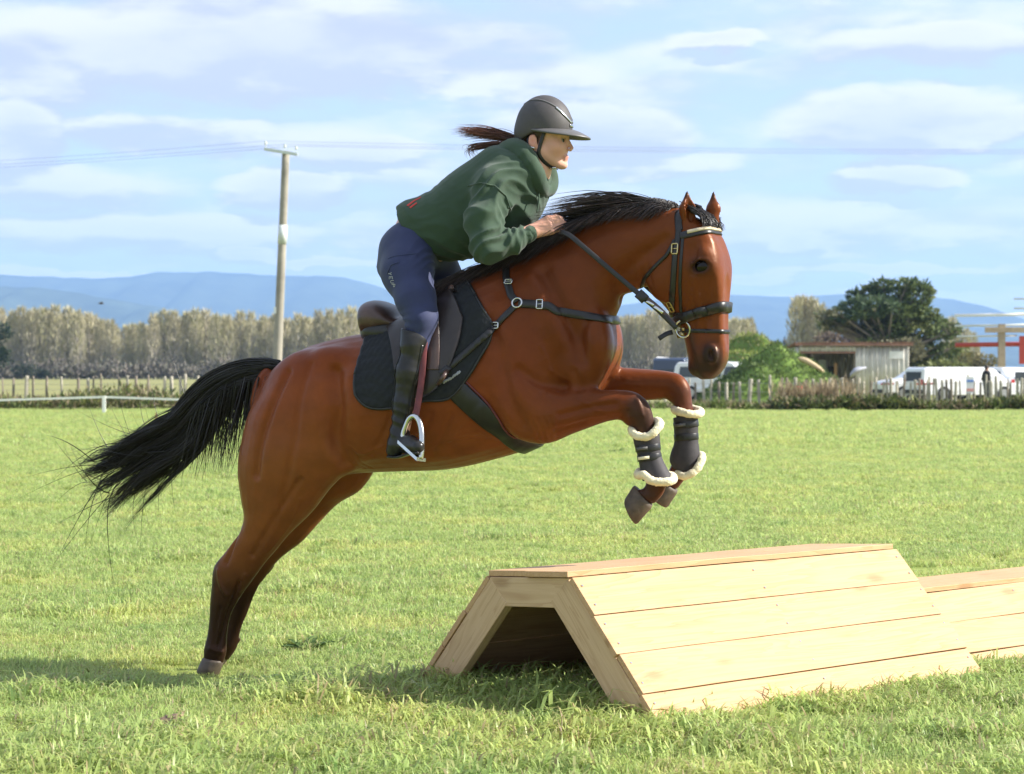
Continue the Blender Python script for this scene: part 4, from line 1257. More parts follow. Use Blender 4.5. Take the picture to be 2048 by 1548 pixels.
for i in range(110):             # stray ends
    u = rng.uniform(.5, .95); p0 = np.array([np.interp(u * 59, np.arange(60), flow[:, d]) for d in range(3)])
    d_ = np.array([-.8, rng.normal(0, .2), rng.normal(-.1, .5)]); k = 8; g_ = np.linspace(0, 1, k)[:, None]; L = rng.uniform(.12, .32)
    tl.append(p0 + rng.normal(0, .04, 3) + g_ * L * d_ + g_ ** 2 * np.array([rng.normal(0, .1), 0, rng.normal(-.05, .15)]))
locks('tail', tl, .0029, horse, (0.011, 0.009, 0.0085), tip=(.030, .019, .014), m=M_hair)
# mane: rooted along the crest, blown back and to the near side
crest = [near(HN, P(x, y, 0) + np.array([0, 0, .03])) for x, y in ((930, 545), (985, 520), (1040, 500), (1095, 478), (1140, 452), (1190, 428), (1240, 405), (1290, 395), (1330, 395), (1360, 405))]
cp = crom(np.array([c[0] for c in crest]), 80); cp[:, 1] = 0
ml = []
for i in range(3800):
    u = rng.uniform(0, 1); x = u * 79
    p0 = np.array([np.interp(x, np.arange(80), cp[:, d]) for d in range(3)]) + np.array([rng.normal(0, .01), rng.normal(-.01, .016), -.006])
    k = 9; g_ = np.linspace(0, 1, k)[:, None]
    if rng.random() < .62:      # lying over the near side of the neck
        L = rng.uniform(.08, .20) * np.interp(u, [0, .35, .6, 1], [1.15, 1.15, 1.0, .62])
        dx = rng.normal(-.55, .2)
        c = p0 + g_ * L * np.array([dx, -.55, .14]) + g_ ** 2 * L * np.array([-.25, -.12, -.62])
        cc = []
        for r_ in c:            # keep outside the neck
            f_, n_ = near(HN, r_); s_ = (r_ - f_) @ n_
            cc.append(r_ + n_ * max(0, rng.uniform(.004, .018) - s_))
        c = np.array(cc)
    else:                       # lifted by the wind
        L = rng.uniform(.12, .30) * np.interp(u, [0, .3, .5, .8, 1], [.2, .25, .7, 1.1, .7])
        up = rng.uniform(.10, .62)
        c = p0 + g_ * L * np.array([-.75, rng.normal(-.12, .16), up]) + g_ ** 2 * L * np.array([-.45, rng.normal(-.1, .1), -.55 * up - .18])
    ml.append(c + np.cumsum(rng.normal(0, .0015, (k, 3)), 0))
locks('mane', ml, .0030, horse, (0.013, 0.0105, 0.010), tip=(0.05, 0.026, 0.018), m=M_hair)
fl_ = []
for i in range(460):            # forelock tucked between the ears
    w0 = rng.uniform(-.05, .05); p0 = None
    k = 8; g_ = np.linspace(0, 1, k)
    c = np.array([hd(-.062 + .092 * t_, -.005 + .075 * t_ ** .8 + .022 * math.sin(3.1 * t_), w0 * (1 + .25 * t_) + .01 * t_) for t_ in g_]) + rng.normal(0, .006, 3)
    cc = []
    for r_ in c:
        f_, n_ = near(HN, r_); s_ = (r_ - f_) @ n_; cc.append(r_ + n_ * max(0, rng.uniform(.004, .022) - s_))
    fl_.append(np.array(cc) + np.cumsum(rng.normal(0, .0012, (k, 3)), 0))
locks('forelock', fl_, .0032, horse, (0.018, 0.015, 0.014), tip=(.035, .024, .02), m=M_hair)
# ------------------------------------------------------------------ the rider
person = child_of('person', P(840, 600, 0), 'rider in a green hoodie, navy breeches and dark helmet leaning over the horse', 'person')
POFF = THB[person.name]
def A3(p): return np.asarray(p, float)
MIR = np.array([1, -1, 1.0])
# head frame
HC = P(1090, 258, 0.0)
def hf(x, y, z):      # forward, to the near side, up
    return HC + np.array([x, -y, z])
Bd = Sdf((.55, -.55, .65), (2.00, .55, 2.50), 0.006, band=0.05)
# trunk, pelvis, limbs (under the clothes)
Bd.cone(P(1052, 335), P(960, 400), .105, .135, .05)
Bd.cone(P(960, 400), P(850, 470), .135, .13, .05)
for sg in (1, -1):
    m = np.array([1, sg, 1.0])
    Bd.cone(P(1010, 355, .12) * m, P(980, 385, .155) * m, .06, .055, .04)
    Bd.cone(P(985, 380, .165) * m, P(972, 490, .25) * m, .048, .040, .03)
    Bd.cone(P(972, 490, .25) * m, P(1058, 466, .155) * m, .040, .029, .02)
    Bd.cone(P(822, 495, .08) * m, P(818, 545, .17) * m, .070, .065, .04); Bd.cone(P(818, 545, .17) * m, P(840, 635, .285) * m, .065, .042, .03)
    Bd.cone(P(840, 635, .285) * m, P(806, 860, .32) * m, .040, .028, .02)
    Bd.cone(P(800, 875, .325) * m, P(820, 888, .355) * m, .026, .022, .02)
# neck and head
Bd.cone(P(1058, 345), hf(-.028, 0, -.085), .064, .058, .03)
Bd.ell(hf(-.008, 0, .012), (.099, .079, .108), .02)
Bd.ell(hf(.040, 0, -.062), (.058, .062, .088), .03)
for sg in (1, -1):
    Bd.cone(hf(-.005, .060 * sg, -.085), hf(.064, .016 * sg, -.148), .017, .014, .025)     # jaw
    Bd.ell(hf(.056, .040 * sg, -.078), (.030, .024, .030), .02)                            # cheek
    Bd.cone(hf(.090, .010 * sg, -.026), hf(.076, .048 * sg, -.028), .007, .007, .014)      # brow
    Bd.ell(hf(.094, .032 * sg, -.050), (.013, .017, .010), .008, op='sub')                 # eye hollow
    Bd.cone(hf(.0875, .020 * sg, -.047), hf(.080, .044 * sg, -.047), .0042, .0042, .004)   # upper lid
    Bd.cone(hf(.0865, .020 * sg, -.060), hf(.079, .043 * sg, -.059), .0036, .0036, .004)   # lower lid
    Bd.ell(hf(.105, .010 * sg, -.089), (.009, .006, .006), .006)                           # nostril wing
    Bd.ell(hf(-.028, .080 * sg, -.058), (.020, .008, .031), .006)                          # ear
    Bd.ell(hf(-.022, .090 * sg, -.055), (.010, .007, .018), .004, op='sub')
Bd.cone(hf(.093, 0, -.040), hf(.1145, 0, -.081), .0068, .0076, .010)                        # nose
Bd.ell(hf(.0915, 0, -.115), (.0085, .021, .0058), .007); Bd.ell(hf(.0890, 0, -.1265), (.0085, .019, .0062), .007)   # lips
Bd.ell(hf(.100, 0, -.1205), (.010, .026, .0014), .002, op='sub')
Bd.ell(hf(.078, 0, -.150), (.018, .020, .016), .015)                                       # chin
# hands: palm, four fingers that close over the mane, thumb along the top
def hand(sg):
    m = np.array([1, sg, 1.0])
    w = P(1060, 465, .150) * m; k = P(1103, 449, .120) * m
    f = k - w; f /= np.linalg.norm(f)
    inn = np.array([0, 1.0 * sg, 0]); inn = inn - f * (inn @ f); inn /= np.linalg.norm(inn)     # towards the horse's middle
    up = np.cross(inn, f) * sg
    if up[2] < 0: up = -up
    Bd.cone(P(1050, 469, .16) * m, w + f * .012, .027, .024, .01)
    for q_ in (-1, -.33, .33, 1):
        Bd.cone(w + f * .010 + up * .012 * q_, k - f * .008 + up * .027 * q_ + inn * (.004 * abs(q_)), .0175, .0135, .012)
    for i_, (h_, L, r) in enumerate(((.029, .078, .0092), (.0095, .086, .0095), (-.0095, .080, .0090), (-.028, .062, .0082))):
        a = k + up * h_ - f * .006
        d1 = f * .96 - up * .10 + inn * .10; d2 = f * .72 - up * .52 + inn * .35; d3 = f * .25 - up * .60 + inn * .75
        b = a + d1 * L * .46; c = b + d2 * L * .32; e = c + d3 * L * .25
        Bd.cone(a, b, r * 1.08, r, .004); Bd.cone(b, c, r, r * .93, .002); Bd.cone(c, e, r * .93, r * .78, .002)
        Bd.ell(a + inn * -.003, (.011, .011, .011), .006)
    t0 = w + f * .028 + up * .020 + inn * .016; t1 = t0 + f * .034 + up * .010 + inn * .010; t2 = t1 + f * .034 - up * .008 + inn * .004
    Bd.cone(t0, t1, .0135, .0110, .008); Bd.cone(t1, t2, .0108, .0085, .003)
hand(1); hand(-1)
bv, bq = Bd.polygons(2)
skin = np.array([0.70, 0.385, 0.285]); sc_ = np.repeat(skin[None], len(bv), 0)
r_ = bv - HC; fx, fy, fz = r_[:, 0], np.abs(r_[:, 1]), r_[:, 2]
def bl(mask, c):
    global sc_
    sc_ = sc_ * (1 - mask[:, None]) + np.array(c) * mask[:, None]
hd_ = (np.linalg.norm(r_, axis=1) < .25)
bl(np.exp(-(((fx - .095) / .02) ** 2 + (fy / .024) ** 2 + ((fz + .122) / .010) ** 2)) * hd_ * .85, (0.42, 0.13, 0.11))
bl(np.exp(-(((fx - .060) / .03) ** 2 + ((fy - .045) / .03) ** 2 + ((fz + .085) / .03) ** 2)) * hd_ * .5, (0.58, 0.24, 0.16))
bl(np.exp(-(((fx - .112) / .02) ** 2 + (fy / .02) ** 2 + ((fz + .085) / .018) ** 2)) * hd_ * .4, (0.58, 0.24, 0.17))
bl(np.exp(-(((fx + .028) / .025) ** 2 + ((fy - .082) / .012) ** 2 + ((fz + .058) / .035) ** 2)) * hd_ * .5, (0.60, 0.20, 0.14))
bl(np.exp(-(((fz + .024) / .006) ** 2)) * (fx > .06) * (fy > .012) * (fy < .055) * hd_ * .75, (0.10, 0.055, 0.035))     # eyebrow
bl(np.exp(-(((fz + .0455) / .0035) ** 2)) * (fx > .07) * (fy > .016) * (fy < .048) * hd_ * .6, (0.05, 0.03, 0.025))
scalp = hd_ * np.clip((-fx + .02) * 40 + (fz + .045) * 25, 0, 1) * (fy < .078); bl(np.clip(scalp, 0, 1) * .95, (0.022, 0.013, 0.010))
hn_ = np.linalg.norm((bv - P(1110, 453, .12)) * np.array([1, 0, 1]), axis=1) < .08; bl(hn_ * .35, (0.60, 0.27, 0.19))
hobj('body', bv, bq, M_skin, person, attrs={'col': sc_})
BB = bvh(bv, bq)
for sg in (1, -1):
    for c_, r0, mm, nm in ((hf(.0785, .032 * sg, -.0535), .0125, simple('eye_white', (.22, .20, .19), rough=.2, var=.05), 'eye'),):
        bm = bmesh.new(); bmesh.ops.create_icosphere(bm, subdivisions=3, radius=r0)
        e_ = hobj(nm, np.array([c_ + np.array(w.co) for w in bm.verts]), [[w.index for w in f.verts] for f in bm.faces], mm, person); bm.free()
        bm = bmesh.new(); bmesh.ops.create_icosphere(bm, subdivisions=2, radius=.0078)
        hobj('iris', np.array([c_ + np.array([.0082, 0, 0]) + np.array(w.co) * np.array([.8, 1, 1]) for w in bm.verts]), [[w.index for w in f.verts] for f in bm.faces], M_eye, e_); bm.free()

def ridged(p, sc, seed, n=6):
    r = np.random.default_rng(seed); o = np.zeros(len(p))
    for i in range(n):
        d = r.normal(size=3); d /= np.linalg.norm(d); d2 = r.normal(size=3)
        o += 1 - np.abs(np.sin(p @ d * sc * r.uniform(.7, 1.4) + np.sin(p @ d2 * sc * .45) * 1.3 + r.uniform(0, 6.28)))
    return o / n - .36
def wrinkle(v_, q_, zones, base=.004, sc=22, seed=3):
    """cloth folds: general soft ridges, and sets of folds across a limb near a joint"""
    N_ = vnormals(v_, q_); d = base * 2.2 * ridged(v_, sc, seed) + base * .8 * ridged(v_, sc * 2.3, seed + 1)
    for c, ax, rad, amp, freq in zones:
        rr = v_ - c; s_ = rr @ (ax / np.linalg.norm(ax)); w = np.exp(-(np.linalg.norm(rr, axis=1) / rad) ** 2)
        ph = s_ * freq + 1.6 * np.sin(v_ @ np.array([13., 17., 9.])) + 1.1 * np.sin(v_ @ np.array([-21., 8., 19.]))
        d += amp * w * (1 - 2 * np.abs(np.sin(ph)))
    return laplace(v_ + N_ * d[:, None], q_, 1)

# hoodie
Ho = Sdf((.60, -.50, 1.10), (1.75, .50, 2.35), 0.006, band=0.06)
loft_px(Ho, [((803, 412), (862, 516), 0, .158), ((819, 399), (885, 522), 0, .174), ((864, 382), (935, 518), 0, .180), ((910, 345), (1000, 492), 0, .175),
             ((953, 315), (1065, 448), 0, .172), ((985, 293), (1092, 395), 0, .155), ((1018, 292), (1098, 362), 0, .115), ((1045, 305), (1090, 352), 0, .085)], 0.0, n=36, ex=2.2, caps=False)
elb = {}
for sg in (1, -1):
    m = np.array([1, sg, 1.0])
    Ho.cone(P(1035, 350, .09) * m, P(990, 380, .160) * m, .078, .080, .05)
    Ho.cone(P(990, 378, .160) * m, P(968, 440, .232) * m, .078, .074, .04)
    Ho.cone(P(966, 440, .235) * m, P(972, 493, .265) * m, .075, .061, .03)
    Ho.cone(P(972, 496, .265) * m, P(1022, 483, .205) * m, .060, .052, .03)
    Ho.cone(P(1022, 483, .205) * m, P(1048, 470, .168) * m, .056, .040, .02)
    Ho.cone(P(1046, 471, .170) * m, P(1060, 466, .152) * m, .036, .035, .006)     # cuff
Ho.cone(P(1040, 300), P(1064, 322), .052, .060, .012, op='sub'); Ho.cone(P(1064, 322), P(1080, 352), .060, .030, .012, op='sub')
hv_, hq_ = Ho.polygons(2)
zones = []
for sg in (1, -1):
    m = np.array([1, sg, 1.0])
    zones += [(P(985, 480, .27) * m, P(990, 460, .2) * m - P(960, 440, .2) * m, .11, .011, 58), (P(1025, 455, .2) * m, P(1050, 470, .16) * m - P(990, 490, .22) * m, .075, .0065, 70),
              (P(1000, 400, .2) * m, P(1010, 470, .2) * m - P(1000, 380, .2) * m + np.array([.06, 0, 0]), .12, .013, 48), (P(1050, 475, .16) * m, P(1060, 466, .15) * m - P(1020, 480, .2) * m, .035, .0018, 140)]
zones += [(P(905, 500, .1), np.array([.6, 0, .8]), .14, .006, 60), (P(830, 420, .1), np.array([.3, .1, 1]), .12, .004, 70), (P(1060, 400, .1), np.array([.2, .6, .8]), .10, .006, 60)]
hv_ = wrinkle(hv_, hq_, zones, .0036, 18, 5)
hoodie = hobj('hoodie', hv_, hq_, M_hoodie, person)
HoB = bvh(hv_, hq_)
# hood bunched behind the neck, its edge running down to the throat
Hd = Sdf((.95, -.32, 1.60), (1.70, .32, 2.35), 0.006, band=0.05)
Hd.ell(P(1008, 322), (.078, .125, .064), 0, M=[(.94, 0, .34), (0, 1, 0), (-.34, 0, .94)])
Hd.ell(P(992, 344), (.070, .120, .042), .02, M=[(.94, 0, .34), (0, 1, 0), (-.34, 0, .94)])
col_ = crom(np.array([P(1018, 303, 0), P(1030, 297, .055), P(1050, 310, .100), P(1068, 342, .105), P(1080, 370, .065), P(1085, 380, .0)]), 20)
for i_, (a, b) in enumerate(zip(col_[:-1], col_[1:])):
    rr_ = .042 - .018 * i_ / 19
    for m in (np.ones(3), MIR): Hd.cone(a * m, b * m, rr_, rr_, .018)
Hd.cone(P(1036, 292), P(1062, 318), .060, .066, .010, op='sub'); Hd.cone(P(1062, 318), P(1082, 355), .066, .040, .010, op='sub')
xv, xq = Hd.polygons(2)
xv = wrinkle(xv, xq, [(P(1040, 330, .1), np.array([.5, .3, -.6]), .12, .0025, 40)], .0026, 18, 15)
hobj('hood', xv, xq, M_hoodie, hoodie)
# hem band and pocket seam
def on(B, pl, t, w, th, m, name, par, off=.001):
    pp = [cast(B, x, y, t) for x, y in resample(np.array(pl, float), 6.0)]
    g, f = strap_geo([x[0] for x in pp], smoothn(np.array([x[1] for x in pp])), w, th, off=off); return hobj(name, g, f, m, par)
on(HoB, [(936, 372), (962, 366), (990, 372), (1012, 392), (1022, 420)], .2, .006, .0022, M_hoodie, 'shoulder_seam', hoodie)
on(HoB, [(815, 412), (828, 402), (842, 395)], .1, .012, .001, M_red_print, 'back_print', hoodie)
on(HoB, [(820, 416), (828, 410), (834, 406)], .1, .010, .001, M_red_print, 'back_print', hoodie)
g, f = tube_geo(crom(np.array([P(1068, 352, .05), P(1076, 378, .07), P(1078, 400, .09), P(1074, 425, .11)]), 16), .003, 6); hobj('drawstring', g, f, M_hoodie, hoodie)

# breeches
Br = Sdf((.40, -.55, .80), (1.35, .55, 2.10), 0.006, band=0.06)
loft_px(Br, [((836, 436), (878, 505), 0, .11), ((806, 448), (878, 530), 0, .14), ((774, 476), (868, 540), 0, .178), ((764, 520), (850, 560), 0, .17)], 0.0, n=32)
for sg in (1, -1):
    m = np.array([1, sg, 1.0])
    Br.cone(P(822, 495, .09) * m, P(815, 545, .17) * m, .110, .100, .05)
    Br.cone(P(815, 545, .17) * m, P(832, 600, .25) * m, .100, .078, .04)
    Br.cone(P(832, 600, .25) * m, P(842, 640, .285) * m, .078, .060, .03)
    Br.cone(P(842, 640, .285) * m, P(834, 695, .30) * m, .060, .047, .03)
    Br.ell(P(858, 628, .27) * m, (.028, .036, .045), .03)
v_, q_ = Br.polygons(2)
v_ = wrinkle(v_, q_, [(P(850, 525, .15), np.array([.5, 0, -.9]), .09, .004, 80), (P(815, 650, .3), np.array([0, 0, 1.]), .06, .003, 120)], .0012, 18, 9)
breeches = hobj('breeches', v_, q_, M_breech, person)
BrB = bvh(v_, q_)
on(BrB, [(776, 517), (790, 512), (812, 509), (840, 507)], .2, .004, .0012, M_breech, 'seam', breeches)
on(BrB, [(774, 548), (782, 530), (798, 524)], .2, .006, .0015, M_breech, 'pocket', breeches)
# the small grey letters down the thigh
mlet = simple('grey_letters', (.45, .46, .46), rough=.6, var=.05)
LET = {'Y': [((0, 1), (.5, .5)), ((1, 1), (.5, .5)), ((.5, .5), (.5, 0))], 'E': [((0, 0), (0, 1)), ((0, 1), (1, 1)), ((0, .5), (.8, .5)), ((0, 0), (1, 0))],
       'U': [((0, 1), (0, .2)), ((0, .2), (.5, 0)), ((.5, 0), (1, .2)), ((1, .2), (1, 1))], 'P': [((0, 0), (0, 1)), ((0, 1), (1, .9)), ((1, .9), (1, .55)), ((1, .55), (0, .45))]}
for ch, (x0, y0) in zip('YEUP', ((777, 545), (779, 553.5), (781.5, 561), (784, 568.5))):
    G, Fc = [], []
    for (a, b) in LET[ch]:          # rotated a quarter turn: tops point right
        pa = (x0 + a[1] * 6.5, y0 + a[0] * 5.0); pb_ = (x0 + b[1] * 6.5, y0 + b[0] * 5.0)
        c0, n0 = cast(BrB, *pa, .2); c1, n1_ = cast(BrB, *pb_, .2)
        g, f = strap_geo([c0, (c0 + c1) / 2, c1], [n0, n0 + n1_, n1_], .0022, .0008, off=.0012)
        Fc += [tuple(np.array(t) + len(G)) for t in f]; G += list(g)
    hobj('letter', np.array(G), np.array(Fc), mlet, breeches)

# tall boots
for sg in (1, -1):
    m = np.array([1, sg, 1.0])
    lo_ = np.minimum(P(740, 960, .45) * m, P(900, 620, .20) * m) - .03; hi_ = np.maximum(P(740, 960, .45) * m, P(900, 620, .20) * m) + .03
    Bo = Sdf(lo_, hi_, 0.005, band=0.04)
    Bo.cone(P(832, 680, .302) * m, P(817, 745, .315) * m, .054, .052, .01)
    Bo.cone(P(817, 745, .315) * m, P(806, 810, .322) * m, .052, .040, .02)
    Bo.cone(P(806, 810, .322) * m, P(799, 868, .326) * m, .043, .036, .02)
    Bo.cone(P(799, 868, .326) * m, P(789, 900, .328) * m, .037, .034, .02)
    Bo.cone(P(796, 886, .325) * m, P(822, 890, .365) * m, .036, .036, .02)
    Bo.cone(P(822, 890, .365) * m, P(836, 894, .42) * m, .036, .026, .015)
    Bo.cone(P(820, 660, .315) * m, P(822, 690, .32) * m, .038, .045, .015)
    Bo.ell(P(835, 640, .30) * m, (.08, .10, .048), .01, op='sub')
    bv2, bq2 = Bo.polygons(2)
    bv2 = wrinkle(bv2, bq2, [(P(800, 850, .33) * m, np.array([.2, 0, 1.]), .085, .0032, 95), (P(815, 740, .33) * m, np.array([.2, 0, 1.]), .12, .0006, 60)], .0006, 25, 11)
    rb = hobj('riding_boot', bv2, bq2, M_bootblack, person)
    sole = crom(np.array([P(778, 913, .325) * m, P(798, 914, .34) * m, P(822, 907, .37) * m, P(838, 906, .435) * m]), 12)
    U_ = np.zeros((12, 3)); U_[:, 2] = .006; V_ = np.zeros((12, 3)); V_[:, 1] = np.interp(np.arange(12), [0, 4, 8, 11], [.028, .030, .034, .018])
    g, f = ring_loft(sole, U_, V_, 16, 3.0); hobj('sole', g, f, M_bootblack, rb)
    BoB = bvh(bv2, bq2)
    if sg > 0:
        on(BoB, [(845, 690), (836, 740), (822, 800), (815, 850)], .35, .010, .0015, M_bootblack, 'zip', rb)
        on(BoB, [(797, 700), (788, 760), (785, 820)], .35, .006, .0015, M_bootblack, 'seam', rb)

# helmet
helmet = None
He = Sdf(hf(-.20, .16, -.12), hf(.24, -.16, .20), 0.004, band=0.04)
He.ell(hf(-.004, 0, .010), (.118, .098, .128), 0)
He.ell(hf(-.060, 0, -.020), (.062, .078, .060), .03)
M_cut = Matrix.Rotation(R(-9), 3, 'Y')
for k_ in range(1):
    sl_, i0, i1 = He.sub(He.lo, He.lo + He.n * He.vox); X, Y, Z = He.grid(i0, i1)
    x, z = X - HC[0], Z - HC[2]
    cutp = -(z + .022 + .045 * np.clip((-x - .02) / .09, 0, 1) ** 1.2 + 0 * Y)
    He.smax(sl_, cutp.astype(np.float32), .006)
He.ell(hf(-.006, 0, -.005), (.102, .083, .108), .004, op='sub')
ev, eq = He.polygons(2)
helmet = hobj('helmet', ev, eq, M_helmet, person)
EB = bvh(ev, eq)
th_ = np.linspace(-R(112), R(112), 49); rad_ = np.linspace(0, 1, 7)
top_ = []
for s_ in rad_:
    for a in th_:
        w_ = max(0, math.cos(a * .80)) ** 1.15
        ext = .004 + .075 * w_ * s_
        x = (.112 + ext) * math.cos(a); y = (.092 + ext * .55) * math.sin(a)
        z = -.004 - .010 * s_ * w_ - .030 * (abs(a) / R(112)) ** 2.2 * -0.35 - .016 * s_ ** 2 * w_ + (.010 * (1 - abs(a) / R(112))) * (1 - s_)
        top_.append(hf(x, y, z - .012))
top_ = np.array(top_); n_ = len(top_); bot_ = top_ - np.array([0, 0, .0065])
qd = quads(7, 49)
bd = [(0, j) for j in range(49)] + [(i, 48) for i in range(1, 7)] + [(6, j) for j in range(47, -1, -1)] + [(i, 0) for i in range(5, 0, -1)]
bi = np.array([i * 49 + j for i, j in bd]); bj = np.roll(bi, -1)
hobj('peak', np.r_[top_, bot_], np.r_[qd, qd[:, ::-1] + n_, np.stack([bj, bi, bi + n_, bj + n_], 1)], M_helmet_trim, helmet)
# raised centre panel: seam line and the polished emblem
for sg in (1, -1):
    pts = []
    for x, y, z in ((-.085, .030, .105), (-.045, .048, .115), (.0, .055, .105), (.045, .055, .085), (.080, .045, .060), (.105, .030, .035), (.118, .0, .024)):
        f_, n2_ = near(EB, hf(x, y * sg, z)); pts.append((f_, n2_))
    g, f = strap_geo([p_[0] for p_ in pts], [p_[1] for p_ in pts], .007, .0028, off=-.0004); hobj('panel_seam', g, f, M_helmet_trim, helmet)
    pts = [near(EB, hf(x, y * sg, z)) for x, y, z in ((.062, .056, .076), (.080, .048, .058), (.094, .038, .042), (.106, .022, .028), (.110, .006, .022))]
    wv = np.array([.004, .012, .015, .011, .008]); X = resample(np.c_[crom(np.array([p_[0] for p_ in pts]), 40)], .004)
    g, f = strap_geo([p_[0] for p_ in pts], [p_[1] for p_ in pts], .0095, .003, off=.001, step=.004); hobj('emblem', g, f, M_steel, helmet)
g, f = strap_geo(*[[near(EB, hf(.112, y, .008))[k_] for y in (-.022, 0, .022)] for k_ in (0, 1)], .011, .003, off=.001); hobj('front_plate', g, f, M_steel, helmet)
# harness
for sg in (1, -1):
    for path in ([(.022, .082, -.02), (.006, .082, -.07), (-.004, .070, -.105), (.010, .055, -.135), (.034, .030, -.160), (.046, 0, -.168)],
                 [(-.062, .072, -.03), (-.048, .078, -.075), (-.030, .074, -.100), (-.004, .070, -.108)]):
        pts = []
        for x, y, z in path:
            p_, n2_ = near(BB, hf(x, y * sg, z)); pts.append((p_ + n2_ * .002, n2_))
        g, f = strap_geo([p_[0] for p_ in pts], smoothn(np.array([p_[1] for p_ in pts]), 2), .015, .003, step=.006); hobj('chin_strap', g, f, M_leather_black, helmet)
p_, n2_ = near(BB, hf(.040, .022, -.166)); g, f = box_geo(p_ + n2_ * .006, np.array([.014, 0, 0]), np.array([0, .008, 0]), np.array([0, 0, .004])); hobj('clip', g, f, M_steel, helmet)
p_, n2_ = near(BB, hf(-.028, .09, -.086)); g, f = strap_geo([p_ + np.array([-.009, -.003, .002]), p_ + np.array([0, -.005, 0]), p_ + np.array([.010, -.003, -.003])], [[0, -1, 0]] * 3, .007, .003, step=.003); hobj('earring', g, f, M_steel, person)
# pony tail streaming behind
hr = []
root = hf(-.100, 0, -.055); tip_ = P(912, 262, .01)
for i in range(420):
    k = 12; g_ = np.linspace(0, 1, k)[:, None]; L = rng.uniform(.55, 1.0)
    e_ = root + (tip_ - root) * L + rng.normal(0, 1, 3) * np.array([.02, .012, .008])
    c = root + rng.normal(0, .007, 3) + (e_ - root) * g_ + np.array([0, 0, 1]) * (.022 * np.sin(g_ * 3.1) - .02 * g_ * (1 - g_)) + rng.normal(0, .0042, 3) * np.sin(g_ * 3.1)
    hr.append(c + np.cumsum(rng.normal(0, .001, (k, 3)), 0))
for i in range(46):             # loose loop underneath
    k = 12; a_ = np.linspace(0, 1, k)[:, None]
    ctr = crom(np.array([hf(-.10, 0, -.06), P(1000, 288, .02), P(960, 292, .03), P(940, 298, .03), P(944, 310, .03)]), k)
    hr.append(ctr + rng.normal(0, .007, 3) + rng.normal(0, .012, 3) * a_)
for i in range(160):            # hair at the nape under the helmet
    k = 8; g_ = np.linspace(0, 1, k); y0 = rng.uniform(-.075, .075)
    c = []
    for s_ in g_:
        p_, n2_ = near(BB, hf(-.055 - .045 * s_ * (1 - abs(y0) / .1), y0 * (1 - .55 * s_), -.035 - .035 * s_)); c.append(p_ + n2_ * rng.uniform(.002, .010))
    hr.append(np.array(c))
locks('hair', hr, .0024, person, (0.065, 0.026, 0.017), tip=(0.26, 0.10, 0.065), m=M_hairbrown)
